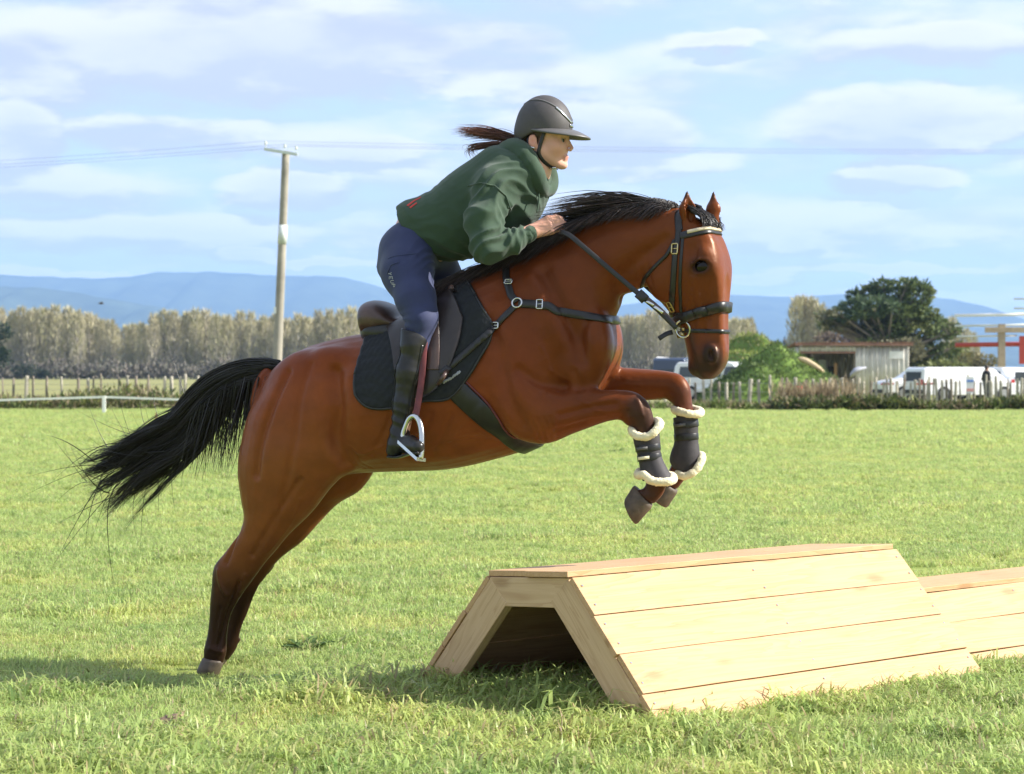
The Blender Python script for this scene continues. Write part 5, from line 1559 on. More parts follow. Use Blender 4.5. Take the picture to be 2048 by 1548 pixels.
# ------------------------------------------------------------------ the wooden jump (coop): boards on two end frames
J1 = gnd(868, 1378); J2 = gnd(1328, 1466); J3 = gnd(1972, 1362)
je = J3 - J2; JL = float(np.linalg.norm(je)); je /= JL
jw = J1 - J2; jw = jw - je * (jw @ je); JW = float(np.linalg.norm(jw)); jw /= JW
def coop(name, origin, e, w, L, Wd, Hh, top, n_side, label, gap=.004, tilt=None, seed=1, floor=True, roll=0.0, spread=0.0):
    """origin: near front corner; e along, w across to the far side"""
    r = random.Random(seed)
    o = empty(name, tuple(origin + w * Wd / 2), math.atan2(e[1], e[0]), label, 'jump', 'wooden jumps in the field')
    o.rotation_euler = (R(roll), 0, math.atan2(e[1], e[0]))
    # local frame: x along the boards, y across (away), z up; centre line at y = 0
    HY_, ty = {-1: Wd / 2, 1: Wd / 2 + spread}, top / 2
    th = .022; hy = HY_[-1]
    def piece(nm, c, size, M, m=M_pine, bev=.002):
        """a board: mesh centred on itself so that the grain follows its own length"""
        dx, dy, dz = (q / 2 for q in size)
        n = max(2, int(size[0] / .18)); V, Fc = [], []
        bow = [r.gauss(0, .0004) for _ in range(n + 1)]
        for i in range(n + 1):
            x = -dx + 2 * dx * i / n
            for y, z in ((-dy, -dz), (dy, -dz), (dy, dz), (-dy, dz)): V.append((x, y, z + bow[i]))
        for i in range(n):
            for k in range(4): a, b = i * 4 + k, i * 4 + (k + 1) % 4; Fc.append((a, b, b + 4, a + 4))
        Fc += [(0, 3, 2, 1), (n * 4, n * 4 + 1, n * 4 + 2, n * 4 + 3)]
        b = mesh_obj(nm, V, Fc, m, o, smooth=False)
        b.location = c; b.rotation_euler = M.to_euler()
        md = b.modifiers.new('b', 'BEVEL'); md.width = bev; md.segments = 2
        return b
    for sgn in (-1, 1):
        hy = HY_[sgn]; slope = math.atan2(Hh - th, hy - ty); sl = math.hypot(Hh - th, hy - ty); bw = sl / n_side
        for i in range(n_side):
            s_ = (i + .5) * bw
            y = sgn * (hy - s_ * math.cos(slope)); z = s_ * math.sin(slope)
            nrm = Vector((0, sgn * math.sin(slope), math.cos(slope)))
            lift = th / 2 + r.uniform(-.0015, .003)
            off = r.uniform(-.006, .006) + (tilt[i][0] if tilt and sgn < 0 else 0)
            M = Matrix.Rotation(-sgn * slope, 3, 'X') @ Matrix.Rotation(r.gauss(0, .0008) + (tilt[i][1] if tilt and sgn < 0 else 0), 3, 'Z')
            piece('plank', Vector((L / 2 + off, y, z)) + nrm * lift, (L + r.uniform(-.004, .004), bw - gap, th), M)
        # foot board sunk in the grass
        piece('plank', Vector((L / 2, sgn * (hy + .035), -.045)), (L, .10, th), Matrix.Rotation(-sgn * slope, 3, 'X'))
    for k, sgn in ((0, -1), (1, 1)):
        piece('top_plank', Vector((L / 2 + (.012 if k else -.008), sgn * (ty / 2 + .002) , Hh + th * .12)), (L + .004, ty + .012, th), Matrix.Rotation(r.gauss(0, .002), 3, 'X'))
    sc = MB()
    for sgn in (-1, 1):
        hy = HY_[sgn]; slope = math.atan2(Hh - th, hy - ty); sl = math.hypot(Hh - th, hy - ty); bw = sl / n_side
        nrm = Vector((0, sgn * math.sin(slope), math.cos(slope)))
        for i in range(n_side):
            for q_ in (.25, .75):
                s_ = (i + q_) * bw
                for x in (.03, L * .5 + .01, L - .03):
                    p_ = Vector((x + r.uniform(-.006, .006), sgn * (hy - s_ * math.cos(slope)), s_ * math.sin(slope))) + nrm * (th + .0015)
                    g, f = tube_geo([p_ - nrm * .004, p_ + nrm * .0022], .0045, 8); sc.add(g, f)
    so2 = sc.build('screws', M_steel, o); so2['kind'] = 'stuff'
    fw, ft = .135, .045                     # frame timbers
    for x in (ft / 2 + .004, L - ft / 2 - .004):
        for sgn in (-1, 1):
            hy = HY_[sgn]; slope = math.atan2(Hh - th, hy - ty); sl = math.hypot(Hh - th, hy - ty)
            c_ = Vector((x, sgn * (hy - sl / 2 * math.cos(slope)), sl / 2 * math.sin(slope))) + Vector((0, sgn * math.sin(slope), math.cos(slope))) * -(fw / 2 + .001)
            piece('rafter', c_, (sl + .02, fw, ft), Matrix(((0, 0, 1), (-sgn * math.cos(slope), -math.sin(slope) * sgn, 0), (math.sin(slope), -math.cos(slope), 0))).to_3x3() if False else (Matrix.Rotation(R(90), 3, 'Z') @ Matrix.Rotation(R(90), 3, 'X') if False else Matrix((Vector((0, -sgn * math.cos(slope), math.sin(slope))), Vector((0, sgn * math.sin(slope), math.cos(slope))), Vector((1, 0, 0)))).transposed()), M_pine_edge, .003)
        piece('crosspiece', Vector((x, 0, Hh - th - fw * .42 + .010)), (top - .006, fw * .84, ft - .004), Matrix((Vector((0, 1, 0)), Vector((0, 0, 1)), Vector((1, 0, 0)))).transposed(), M_pine_edge, .003)
        if floor:
            piece('base_board', Vector((x + .01, 0, -.012)), (Wd - .14, .07, ft * .8), Matrix((Vector((0, 1, 0)), Vector((0, 0, 1)), Vector((1, 0, 0)))).transposed(), M_pine_edge, .003)
    for k in range(4):      # added boards keep light out of the far end; dark colour deepens shade inside
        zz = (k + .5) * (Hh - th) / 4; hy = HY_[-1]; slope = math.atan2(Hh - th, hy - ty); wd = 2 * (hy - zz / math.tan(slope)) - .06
        piece('added_end_board', Vector((L - ft - .02, 0, zz)), (wd, (Hh - th) / 4 - .003, .018), Matrix((Vector((0, 1, 0)), Vector((0, 0, 1)), Vector((1, 0, 0)))).transposed(), M_inshade)
    return o
M_inshade = simple('interior_shade_board', (.10, .075, .05), rough=.9, var=.3)  # dark base colour stands in for the shade inside the jump
jump1 = coop('wooden_jump', J2 - np.array([0, 0, .068]), je, jw, JL + .02, 1.40, .578, .465, 4, 'large pale pine jump of long boards right under the leaping horse', seed=4, roll=-3.8, spread=.12)
o2 = gnd(1962, 1357) + je * .02
jump2 = coop('wooden_jump', o2 + je * .07 + jw * .12 - np.array([0, 0, .075]), je, jw, 1.5, 1.05, .385, .30, 3, 'lower pine jump cut off by the frame, behind the end of the large one', seed=9,
             tilt=[(0.02, .002), (.04, -.004), (-.035, .006)])
# ------------------------------------------------------------------ fences, pole, shed, vehicles, trees
M_post = simple('weathered_timber', (0.42, 0.385, 0.31), rough=0.9, var=0.35, nscale=3.0)
M_postd = simple('dark_weathered_timber', (0.25, 0.21, 0.17), rough=0.9, var=0.35, nscale=3.0)
M_wire = simple('galvanised_wire', (0.30, 0.30, 0.30), rough=0.5, metal=0.6, var=0.1)
M_tape = simple('white_tape', (0.82, 0.82, 0.80), rough=0.6, var=0.05)
M_polew = simple('grey_power_pole', (0.31, 0.285, 0.235), rough=0.9, var=0.25, nscale=1.5, bump=0.2, bscale=8, bdist=0.02)
M_plate = simple('pale_marker_plate', (0.62, 0.66, 0.63), rough=0.5, var=0.05)

def post_geo(r, h, seed, lean=0.0, square=False):
    rr = random.Random(seed); n = 4 if square else 7; V = []
    for z, s_ in ((-.1, 1.0), (h * .5, .97), (h - .03, .93), (h, .70)):
        for j in range(n):
            a = 2 * math.pi * j / n + .4
            V.append((math.cos(a) * r * s_ + lean * z, math.sin(a) * r * s_, z + rr.uniform(-.01, .01)))
    f = [(i * n + j, i * n + (j + 1) % n, (i + 1) * n + (j + 1) % n, (i + 1) * n + j) for i in range(3) for j in range(n)]
    f.append(tuple(3 * n + j for j in range(n)))
    return V, f
POSTM = []
for i in range(6):
    V, Fc = post_geo(.060 + .012 * (i % 3), 1.0, i, random.Random(i).uniform(-.03, .03), square=i % 2)
    o_ = mesh_obj('post', V, Fc, M_post if i % 3 else M_postd, smooth=False, link=False); POSTM.append(o_.data); bpy.data.objects.remove(o_)
def fence(Y, xs_px, tops, label, wires, name='post_fence', thick=None, seed=1):
    r = random.Random(seed)
    x0 = at(xs_px[0], 790, Y)[0]; x1 = at(xs_px[-1], 790, Y)[0]
    fo = empty(name, ((x0 + x1) / 2, Y, 0), 0, label, 'fence')
    cx = (x0 + x1) / 2
    for i, (x, tp) in enumerate(zip(xs_px, tops)):
        o = bpy.data.objects.new('post', POSTM[r.randrange(6)]); COL.objects.link(o); o.parent = fo
        h = at(x, tp, Y)[2]; w = at(x, 790, Y)[0]
        s_ = r.uniform(.75, 1.25) * (thick[i] if thick else .72)
        o.location = (w - cx, r.uniform(-.06, .06), 0); o.scale = (s_, s_, h); o.rotation_euler = (r.gauss(0, .02), r.gauss(0, .025), r.uniform(0, 6.28))
    for z in wires:
        pts = [(x0 - cx + (x1 - x0) * k / 40, -.07, z + .012 * math.sin(k * 1.9)) for k in range(41)]
        MB().tube(pts, .006, 5).build('wire', M_wire, fo)
    return fo
r = random.Random(5)
xl, tl_ = [], []
x = -420
while x < 1330:
    x += r.choice((8, 14, 19, 26, 33)); xl.append(x); tl_.append(r.uniform(750, 757) if r.random() < .8 else r.uniform(745, 750))
fence(74.0, xl, tl_, 'grey post and wire fence across the far left of the paddock', (.25, .45, .65, .85, 1.05), seed=2)
xl, tl_, tk = [], [], []
x = 1336
while x < 2140:
    dense = x > 1635
    x += r.choice((7, 9, 11, 13)) if dense else r.choice((13, 17, 21, 14)); xl.append(x)
    tl_.append(r.uniform(755, 765) if r.random() < .85 else r.uniform(748, 755)); tk.append(.72 if dense else .78)
fence(72.0, xl, tl_, 'weathered paling fence in front of the shed and parked vehicles', (.3, .6, .9), name='paling_fence', thick=tk, seed=3)
# leaning post pair and an old pallet by the gap
pal = empty('pallet', tuple(at(1655, 790, 71.2) * np.array([1, 1, 0])), R(8), 'weathered wooden pallet leaning on the paling fence', 'pallet')
for k in range(5):
    MB().box((-.32 + k * .16, 0, .45), (.13, .03, .92)).build('board', M_postd, pal, bevel=.005)
for z in (.15, .45, .78): MB().box((0, .045, z), (.86, .05, .08)).build('rail', M_postd, pal)

# white electric tape on a thin post
tp = empty('tape_fence', tuple(at(208, 820, 64) * np.array([1, 1, 0])), 0, 'white electric tape sagging from a short white post on the left', 'fence')
z_ = at(208, 793, 64)[2]; bx = tp.location.x
MB().box((0, 0, z_ / 2), (.10, .07, z_ + .04)).build('post', M_tape, tp)
for a_, b_, sag in ((at(-520, 812, 64), at(206, 794, 64), .02), (at(210, 794, 64), at(1150, 804, 64), .10)):
    pts = [np.array(a_) * (1 - s_) + np.array(b_) * s_ - np.array([0, 0, sag * 4 * s_ * (1 - s_)]) for s_ in np.linspace(0, 1, 24)]
    M_ = MB()
    for p0, p1 in zip(pts[:-1], pts[1:]):
        M_.hexa([np.array(q_) - np.array(tp.location) for q_ in (p0 + (0, -.004, -.032), p1 + (0, -.004, -.032), p1 + (0, .004, -.032), p0 + (0, .004, -.032), p0 + (0, -.004, .032), p1 + (0, -.004, .032), p1 + (0, .004, .032), p0 + (0, .004, .032))])
    M_.build('tape', M_tape, tp)
px2 = at(1150, 806, 64); MB().box((px2[0] - bx, 0, z_ / 2), (.10, .07, z_)).build('post', M_tape, tp)

# power pole
PY = 78.0
pb = at(551, 815, PY); pt = at(572, 302, PY); pb[2] = 0
pole = empty('power_pole', tuple(pb), 0, 'tall grey timber power pole with one crossarm and a pale band', 'power pole')
d = pt - pb
MB().tube([d * s_ for s_ in np.linspace(-.02, 1, 14)], np.linspace(.185, .145, 14), 14).build('pole', M_polew, pole, smooth=True)
ax = np.array([.96, -.22, -.18]); c_ = d * .992
M_ = MB(); M_.hexa([c_ + ax * x + np.array([0, y - .2, z]) for z in (-.06, .06) for x, y in ((-.86, -.05), (.5, -.05), (.5, .05), (-.86, .05))]); M_.build('crossarm', M_plate, pole, bevel=.01)
ins = []
for x in (-.80, -.02, .44):
    p_ = c_ + ax * x + np.array([0, -.2, .06 + (.02 if x else .12)])
    M_ = MB(); M_.tube([p_, p_ + (0, 0, .10)], .018, 6); M_.tube([p_ + (0, 0, .10), p_ + (0, 0, .14), p_ + (0, 0, .19), p_ + (0, 0, .23)], [.04, .06, .035, .05], 8); M_.build('insulator', M_plate, pole); ins.append(pb + p_ + (0, 0, .23))
band = lambda a, b, rr: [d * s_ for s_ in (a, b)]
s0_, s1_ = (815 - 489) / (815 - 302), (815 - 451) / (815 - 302)
MB().tube([d * s0_, d * s1_], [.178, .172], 16).build('marker_band', M_plate, pole, smooth=True)
MB().box(d * ((815 - 622) / 513) + np.array([-.15, -.16, 0]), (.09, .03, .24)).build('number_plate', M_plate, pole)
for k, (i_, yl, yr) in enumerate(zip(ins, (338, 345, 352), (296, 299, 303))):
    for nm, e_ in (('l', at(-420, yl, 112)), ('r', at(2600, yr, 86))):
        pts = [i_ * (1 - s_) + e_ * s_ - np.array([0, 0, .18 * 4 * s_ * (1 - s_)]) for s_ in np.linspace(0, 1, 30)]
        w = MB().tube([p_ - i_ for p_ in pts], .006, 5).build('overhead_wire', M_wire)
        w.location = i_
        tag(w, 'thin overhead wire running from the power pole ' + ('to the left' if nm == 'l' else 'to the right behind the rider'), 'wire', 'overhead wires')

# ------------------------------------------------------------------ leafy things
def leaf_mesh(pts, dirs, length, width, cols, fold=True):
    """two-triangle leaf blades at points along directions"""
    n = len(pts); d = dirs / (np.linalg.norm(dirs, axis=1)[:, None] + 1e-9)
    a = rng.normal(size=(n, 3)); s_ = np.cross(d, a); s_ /= np.linalg.norm(s_, axis=1)[:, None] + 1e-9
    L = length[:, None] if np.ndim(length) else length; Wd = width[:, None] if np.ndim(width) else width
    V = np.stack([pts, pts + d * L * .5 + s_ * Wd / 2, pts + d * L, pts + d * L * .5 - s_ * Wd / 2], 1).reshape(-1, 3)
    return V, np.arange(4 * n).reshape(-1, 4), np.repeat(cols, 4, 0)
M_leaf = attr_mat('foliage', rough=0.6, spec=0.25, var=0.2, nscale=3, bump=0, trans=0.25)
M_twig = attr_mat('bare_twigs', rough=0.8, spec=0.1, var=0.2, nscale=2, bump=0)
M_bark = simple('grey_bark', (0.20, 0.17, 0.14), rough=0.95, var=0.35, nscale=2)
M_barkp = simple('pale_bark', (0.34, 0.31, 0.27), rough=0.95, var=0.3, nscale=2)

def poplar_meshes(i, H_=12.6):
    r = np.random.default_rng(100 + i); n = 1050
    z = H_ * (.10 + .90 * r.uniform(0, 1, n) ** .85); f = z / H_
    rad = (.45 + 1.40 * np.sin(np.clip((f - .05) / .95, 0, 1) * math.pi) ** .55) * (1 - .35 * f) * r.uniform(.85, 1.15)
    a = r.uniform(0, 6.28, n); q_ = r.uniform(0, 1, n) ** .5 * rad
    p = np.stack([np.cos(a) * q_, np.sin(a) * q_, z], 1)
    dr = np.stack([np.cos(a) * .35, np.sin(a) * .35, np.ones(n)], 1) + r.normal(0, .15, (n, 3))
    tip = np.array([0.48, 0.43, 0.28]); low = np.array([0.37, 0.345, 0.31]); olive = np.array([0.42, 0.40, 0.23])
    mixv = np.clip(f * 1.1 + r.normal(0, .25, n), 0, 1)[:, None]
    col = low * (1 - mixv) + tip * mixv; k = r.random(n) < .3 + .2 * math.sin(i); col[k] = olive * r.uniform(.8, 1.2, (k.sum(), 1))
    V, Fc, Cc = leaf_mesh(p, dr, r.uniform(.7, 1.7, n), r.uniform(.07, .17, n), col)
    a_ = mesh_obj('crown', V, Fc, M_twig, smooth=False, attrs={'col': Cc}, link=False)
    tv, tf = tube_geo([(0, 0, 0), (.03, 0, H_ * .4), (-.02, .03, H_ * .93)], [.20, .13, .03], 6)
    M_ = MB().add(tv, tf)
    for j in range(16):
        z0 = H_ * (.12 + .6 * j / 16); aa = j * 2.4; g, f_ = tube_geo([(0, 0, z0), (math.cos(aa) * .5, math.sin(aa) * .5, z0 + .9), (math.cos(aa) * .8, math.sin(aa) * .8, z0 + 2.4)], [.06, .04, .012], 4); M_.add(g, f_)
    b_ = mesh_obj('trunk', np.array(M_.v), M_.f, M_barkp, link=False)
    return a_.data, b_.data
PM = [poplar_meshes(i) for i in range(7)]
r = random.Random(11)
def place_poplar(px, Y, s_, label, grp):
    x = (px - 1024) / F * Y
    o = empty('poplar_tree', (x, Y, 0), r.uniform(0, 6.28), label, 'tree', grp); o.scale = (s_ * r.uniform(.85, 1.2), s_ * r.uniform(.85, 1.2), s_)
    a, b = PM[r.randrange(7)]
    for nm, me in (('crown', a), ('trunk', b)):
        c = bpy.data.objects.new(nm, me); COL.objects.link(c); c.parent = o
    return o
x = -480
while x < 1500:
    gap = 232 < x < 250
    tall = 12.0 + 0.5 * math.sin(x * .02) + (.5 if x < 200 else 0) - (1.2 if 215 < x < 285 else 0)
    if not gap: place_poplar(x, 395 + r.uniform(-3, 3), tall / 12.6 * r.uniform(.94, 1.05), 'budding yellow grey poplar in the long row behind the pasture', 'row of poplars behind the pasture')
    place_poplar(x + 9, 408 + r.uniform(-3, 3), tall / 12.6 * r.uniform(.90, 1.02), 'budding yellow grey poplar in the long row behind the pasture', 'row of poplars behind the pasture')
    place_poplar(x + 15, 421 + r.uniform(-3, 3), tall / 12.6 * r.uniform(.86, 1.0), 'budding yellow grey poplar in the long row behind the pasture', 'row of poplars behind the pasture')
    x += r.uniform(18, 25.5)
for px, tp in ((1592, 604), (1604, 600), (1616, 601), (1628, 606), (1640, 616), (1652, 628)):
    h = at(px, tp, 300)[2]; place_poplar(px, 300 + r.uniform(-4, 4), h / 12.6, 'tan poplar in the clump left of the dark tree', 'clump of poplars beside the dark tree')
for px, tp in ((1893, 645), (1905, 640), (1918, 655), (1932, 662), (1944, 668), (1955, 690)):
    h = at(px, tp, 280)[2]; place_poplar(px, 280 + r.uniform(-4, 4), h / 12.6, 'grey bare tree right of the dark tree', 'bare trees right of the dark tree')

def bush_mass(name, x0, x1, Y, dY, h0, h1, n, cols, label, leaf=(.25, .6), wid=(.08, .2), kind='stuff', cat=None, clump=14, up=.6, mt=None):
    """rough growth: clumps of blades and leaves along a strip"""
    V = []; D = []; C_ = []
    nc = n // clump
    cx = rng.uniform(x0, x1, nc); cy = rng.uniform(Y - dY, Y + dY, nc); ch = rng.uniform(h0, h1, nc) * (0.75 + .35 * np.sin(cx * .9 + 1) * np.sin(cx * .31))
    ci = rng.integers(0, len(cols), nc)
    k = np.repeat(np.arange(nc), clump)
    zz = ch[k] * rng.uniform(0, 1, len(k)) ** .8
    p = np.stack([cx[k] + rng.normal(0, 1, len(k)) * h1 * .22, cy[k] + rng.normal(0, 1, len(k)) * h1 * .2, zz], 1)
    dr = rng.normal(0, 1, (len(k), 3)) * (1 - up) + np.array([0, 0, up])
    col = np.array(cols)[ci[k]] * rng.uniform(.7, 1.3, (len(k), 1))
    v_, f_, c_ = leaf_mesh(p, dr, rng.uniform(*leaf, len(k)), rng.uniform(*wid, len(k)), col)
    o = mesh_obj(name, v_, f_, mt or M_leaf, smooth=False, attrs={'col': c_})
    return tag(o, label, cat, kind=kind)
bush_mass('undergrowth', -145, 48, 388, 2.5, .8, 4.2, 38000, [(.155, .145, .125), (.17, .155, .13), (.13, .13, .10), (.175, .15, .13)], 'dark scrub under the row of poplars', leaf=(.6, 1.5), wid=(.12, .35), mt=M_twig)
bush_mass('weeds', -26, 3, 71.0, 1.3, .30, .80, 19000, [(.20, .17, .09), (.16, .17, .05), (.10, .13, .04), (.24, .19, .12), (.07, .10, .03)], 'rough dry weeds along the foot of the left fence', leaf=(.12, .34), wid=(.03, .08))
bush_mass('hedge', 8.9, 18.5, 69.0, .8, .22, .50, 11000, [(.09, .12, .03), (.13, .14, .045), (.07, .09, .03), (.20, .16, .09), (.10, .12, .04)], 'low rough hedge of weeds along the right fence', leaf=(.12, .32), wid=(.05, .12), up=.45)
bush_mass('weeds', 3, 9.3, 70.8, 1.4, .06, .22, 3600, [(.16, .18, .06), (.12, .16, .04), (.24, .20, .12)], 'thin green weeds under the middle of the fence', leaf=(.12, .3), wid=(.03, .07))
bush_mass('weeds', 9.2, 11.6, 70.2, .3, .5, 1.0, 1100, [(.40, .32, .20), (.34, .27, .17)], 'pale dry seed heads standing in the right hedge', leaf=(.3, .6), wid=(.03, .06), up=.8)
bush_mass('far_trees', 43, 75, 620, 8, 3, 9, 2600, [(.03, .045, .055), (.04, .05, .05)], 'dark belt of far trees low on the right', leaf=(2, 4), wid=(1, 2.2), up=.4)
bush_mass('far_trees', 16, 74, 560, 8, 4, 10, 4200, [(.10, .09, .085), (.07, .07, .065), (.13, .115, .10)], 'grey bare belt of far trees left of the shed', leaf=(1.5, 3.5), wid=(.5, 1.3), up=.6, mt=M_twig)

def lobed_tree(name, base, lobes, n, leaf, cols, trunk, label, cat='tree', seed=1, barkm=None, shell=.55, wid=.5):
    """crown of leaf sprays in many uneven lobes, with limbs leading to them"""
    r = np.random.default_rng(seed)
    o = empty(name, tuple(base), 0, label, cat)
    vol = np.array([l[1][0] * l[1][1] * l[1][2] for l in lobes]) ** .67; pr = vol / vol.sum()
    P_, D_, C_ = [], [], []
    for (c, rad, ci), fr in zip(lobes, pr):
        m = max(30, int(n * fr)); k = r.normal(size=(m, 3)); k /= np.linalg.norm(k, axis=1)[:, None]
        nz = 1 + .28 * np.sin(k @ r.normal(0, 4, 3) + r.uniform(0, 6)) + .2 * np.sin(k @ r.normal(0, 8, 3))
        q_ = (shell + (1 - shell) * r.uniform(0, 1, m) ** .5) * nz
        P_.append(np.array(c) + k * q_[:, None] * np.array(rad)); D_.append(k * np.array([1, 1, .7]) + r.normal(0, .45, (m, 3)))
        C_.append(np.array(cols[ci % len(cols)]) * r.uniform(.65, 1.35, (m, 1)))
    P_ = np.concatenate(P_); D_ = np.concatenate(D_); C_ = np.concatenate(C_)
    v_, f_, c_ = leaf_mesh(P_, D_, r.uniform(leaf * .6, leaf * 1.4, len(P_)), leaf * wid * r.uniform(.6, 1.3, len(P_)), C_)
    mesh_obj('crown', v_, f_, M_leaf, o, smooth=False, attrs={'col': c_})
    M_ = MB(); h = trunk[1]
    g, f = tube_geo([(0, 0, -.1), (.05, .03, h * .35), (-.06, 0, h * .7), (0, 0, h)], [trunk[0], trunk[0] * .8, trunk[0] * .55, trunk[0] * .25], 8); M_.add(g, f)
    for c, rad, ci in lobes:
        c = np.array(c); s_ = np.array([0, 0, min(h * .85, max(.3, c[2] * .55))]); md = (s_ + c) / 2 + np.array([0, 0, -.15 * rad[2]])
        g, f = tube_geo(crom(np.array([s_, md, c]), 6), np.linspace(trunk[0] * .35, trunk[0] * .10, 6), 5); M_.add(g, f)
    mesh_obj('trunk', np.array(M_.v), M_.f, barkm or M_bark, o)
    return o
# the big dark macrocarpa
TY = 150.0; sc_t = TY / F
def tl(px, py, dy=0.0): return ((px - 1775) * sc_t, dy, 1.28 + (745 - py) * sc_t)
rr = np.random.default_rng(4)
lob = []
for (px, py, rx, ry, ci) in [(1790, 588, 40, 24, 0), (1835, 590, 26, 26, 1), (1715, 590, 18, 18, 0), (1700, 612, 26, 12, 0), (1680, 630, 36, 12, 0), (1668, 650, 26, 9, 2), (1740, 615, 40, 26, 0), (1790, 625, 46, 28, 1), (1838, 625, 36, 30, 3),
                           (1730, 650, 46, 20, 2), (1780, 660, 46, 24, 1), (1835, 662, 42, 26, 3), (1868, 645, 26, 18, 1), (1885, 665, 26, 12, 1), (1850, 700, 42, 24, 3), (1890, 700, 30, 16, 1), (1800, 700, 40, 26, 2), (1850, 730, 50, 18, 3),
                           (1750, 690, 36, 18, 2), (1770, 570, 22, 14, 0), (1812, 567, 24, 10, 1), (1848, 575, 10, 14, 0), (1880, 735, 36, 14, 3), (1905, 655, 14, 8, 1), (1660, 632, 14, 6, 0)]:
    c = tl(px, py, rr.uniform(-1.6, 1.6)); lob.append((c, (rx * sc_t, rx * sc_t * .9, ry * sc_t * .82), ci))
    for k in range(3):
        a_ = rr.uniform(0, 6.28); lob.append(((c[0] + math.cos(a_) * rx * sc_t * 1.02, c[1] + math.sin(a_) * rx * sc_t * .6, c[2] + rr.uniform(-.5, .5) * ry * sc_t), (rx * sc_t * .42, rx * sc_t * .35, ry * sc_t * .30), int(rr.integers(0, 4))))
lobed_tree('macrocarpa_tree', ((1775 - 1024) * sc_t, TY, 0), [(c_, (a_ * .86, b_ * .86, d_ * .80), e_) for c_, (a_, b_, d_), e_ in lob], 17000, .40, [(.085, .125, .065), (.14, .18, .07), (.17, .165, .10), (.20, .225, .085)], (.42, 6.2), 'big dark spreading evergreen tree behind the corrugated shed', seed=3, wid=.42)
rr = np.random.default_rng(6)
lobed_tree('scrubby_tree', ((1948 - 1024) * 250 / F, 250, 0), [((rr.uniform(-2.2, 2.2), rr.uniform(-1, 1), rr.uniform(.6, 3.4)), (1.4, 1.2, 1.0), k) for k in range(9)], 3200, .42, [(.20, .18, .06), (.16, .16, .06), (.24, .20, .09)], (.2, 2.4), 'small olive yellow tree right of the dark evergreen', seed=5)
lobed_tree('scrubby_tree', ((1690 - 1024) * 260 / F, 260, 0), [((rr.uniform(-2.6, 2.6), rr.uniform(-1, 1), rr.uniform(1.0, 6.0)), (1.5, 1.2, 1.2), k) for k in range(12)], 3200, .5, [(.17, .13, .10), (.20, .15, .11)], (.2, 5), 'bare brownish tree between the poplars and the dark evergreen', seed=7)
lobed_tree('pine_tree', ((-6 - 1024) * 330 / F, 330, 0), [((rr.uniform(-1.2, 1.2), 0, 3.0 + k * .9), (1.5 - .1 * k, 1.2, .7), k) for k in range(7)], 1800, .5, [(.03, .05, .025)], (.2, 8), 'dark pine cut off by the left edge', seed=8)
for (px, Y, s_, lab, sd) in ((45, 380, 2.4, 'dark rounded bush in front of the poplars at far left', 21), (82, 378, 1.6, 'small dark green bush in front of the poplars', 22)):
    lobed_tree('bush', ((px - 1024) * Y / F, Y, 0), [((rr.uniform(-1, 1) * s_ * .5, 0, s_ * rr.uniform(.3, .9)), (s_ * .5, s_ * .5, s_ * .42), k) for k in range(6)], 900, .4, [(.035, .05, .035), (.05, .065, .045)], (.1, s_), lab, 'bush', seed=sd)

# ------------------------------------------------------------------ grassy mounds of soil
M_mound = simple('mound_turf', (0.17, 0.25, 0.06), rough=0.95, spec=0.1, var=0.5, nscale=0.9)
def mound(px, Y, wpx, top, sl, sr, label, seed, cols):
    r = np.random.default_rng(seed); s_ = Y / F; n = 64; V = []
    W = wpx * s_ / 2; Hm = 1.28 + (745 - top) * s_
    def hgt(x, y):
        u = x / W; k = np.where(u < 0, sl, sr)
        q_ = 1 - (np.abs(u) ** k); q2 = 1 - (y / 3.0) ** 2
        return np.maximum(q_, 0) * np.maximum(q2, 0) ** .7 * Hm * (1 + .13 * np.sin(x * 2.1 + seed) * np.sin(y * 1.7 + x * .4) + .08 * np.sin(x * 4.3 + y * 3 + seed))
    gx, gy = np.meshgrid(np.linspace(-W, W, n), np.linspace(-3, 3, 30), indexing='ij')
    hh = hgt(gx, gy) - .03
    o = mesh_obj('grass_mound', np.stack([gx, gy, hh], -1).reshape(-1, 3), quads(n, 30), M_mound); o.location = ((px - 1024) * s_, Y, 0)
    tag(o, label, 'mound', kind='structure')
    m = 5200; x = r.uniform(-W, W, m); y = r.uniform(-2.9, 1.2, m); z = hgt(x, y)
    k = z > .02; x, y, z = x[k], y[k], z[k]; p = np.stack([x, y, z - .03], 1)
    dr = r.normal(0, .5, (len(x), 3)) + np.array([0, -.2, .8])
    ci = (np.sin(x * 1.3 + y) + r.normal(0, .6, len(x)) > 0).astype(int); col = np.array(cols)[ci] * r.uniform(.7, 1.3, (len(x), 1))
    v_, f_, c_ = leaf_mesh(p, dr, r.uniform(.10, .30, len(x)), r.uniform(.03, .09, len(x)), col)
    g = mesh_obj('grass', v_, f_, M_leaf, o, smooth=False, attrs={'col': c_}); g['kind'] = 'stuff'
    return o
mound(1500, 104, 300, 674, 1.25, 1.5, 'pale grassy mound of soil behind the white vehicle', 3, [(.27, .31, .09), (.30, .27, .14)])
mound(1556, 92, 325, 699, 1.3, 1.35, 'bright green overgrown mound in front of the shed', 5, [(.15, .205, .07), (.115, .165, .055)])
sp = MB(); sv, sf = tube_geo(crom(np.array([at(1596, 717, 90.8), at(1612, 722, 90.7), at(1632, 733, 90.6), at(1648, 744, 90.6)]), 10), [.05, .10, .12, .13, .13, .12, .11, .09, .07, .04], 8)
so_ = mesh_obj('sand_heap', sv - sv.mean(0), sf, simple('pale_sand', (.55, .42, .26), rough=.95, var=.2)); so_.location = tuple(sv.mean(0)); tag(so_, 'pale bare sand patch on the green mound', 'sand heap')

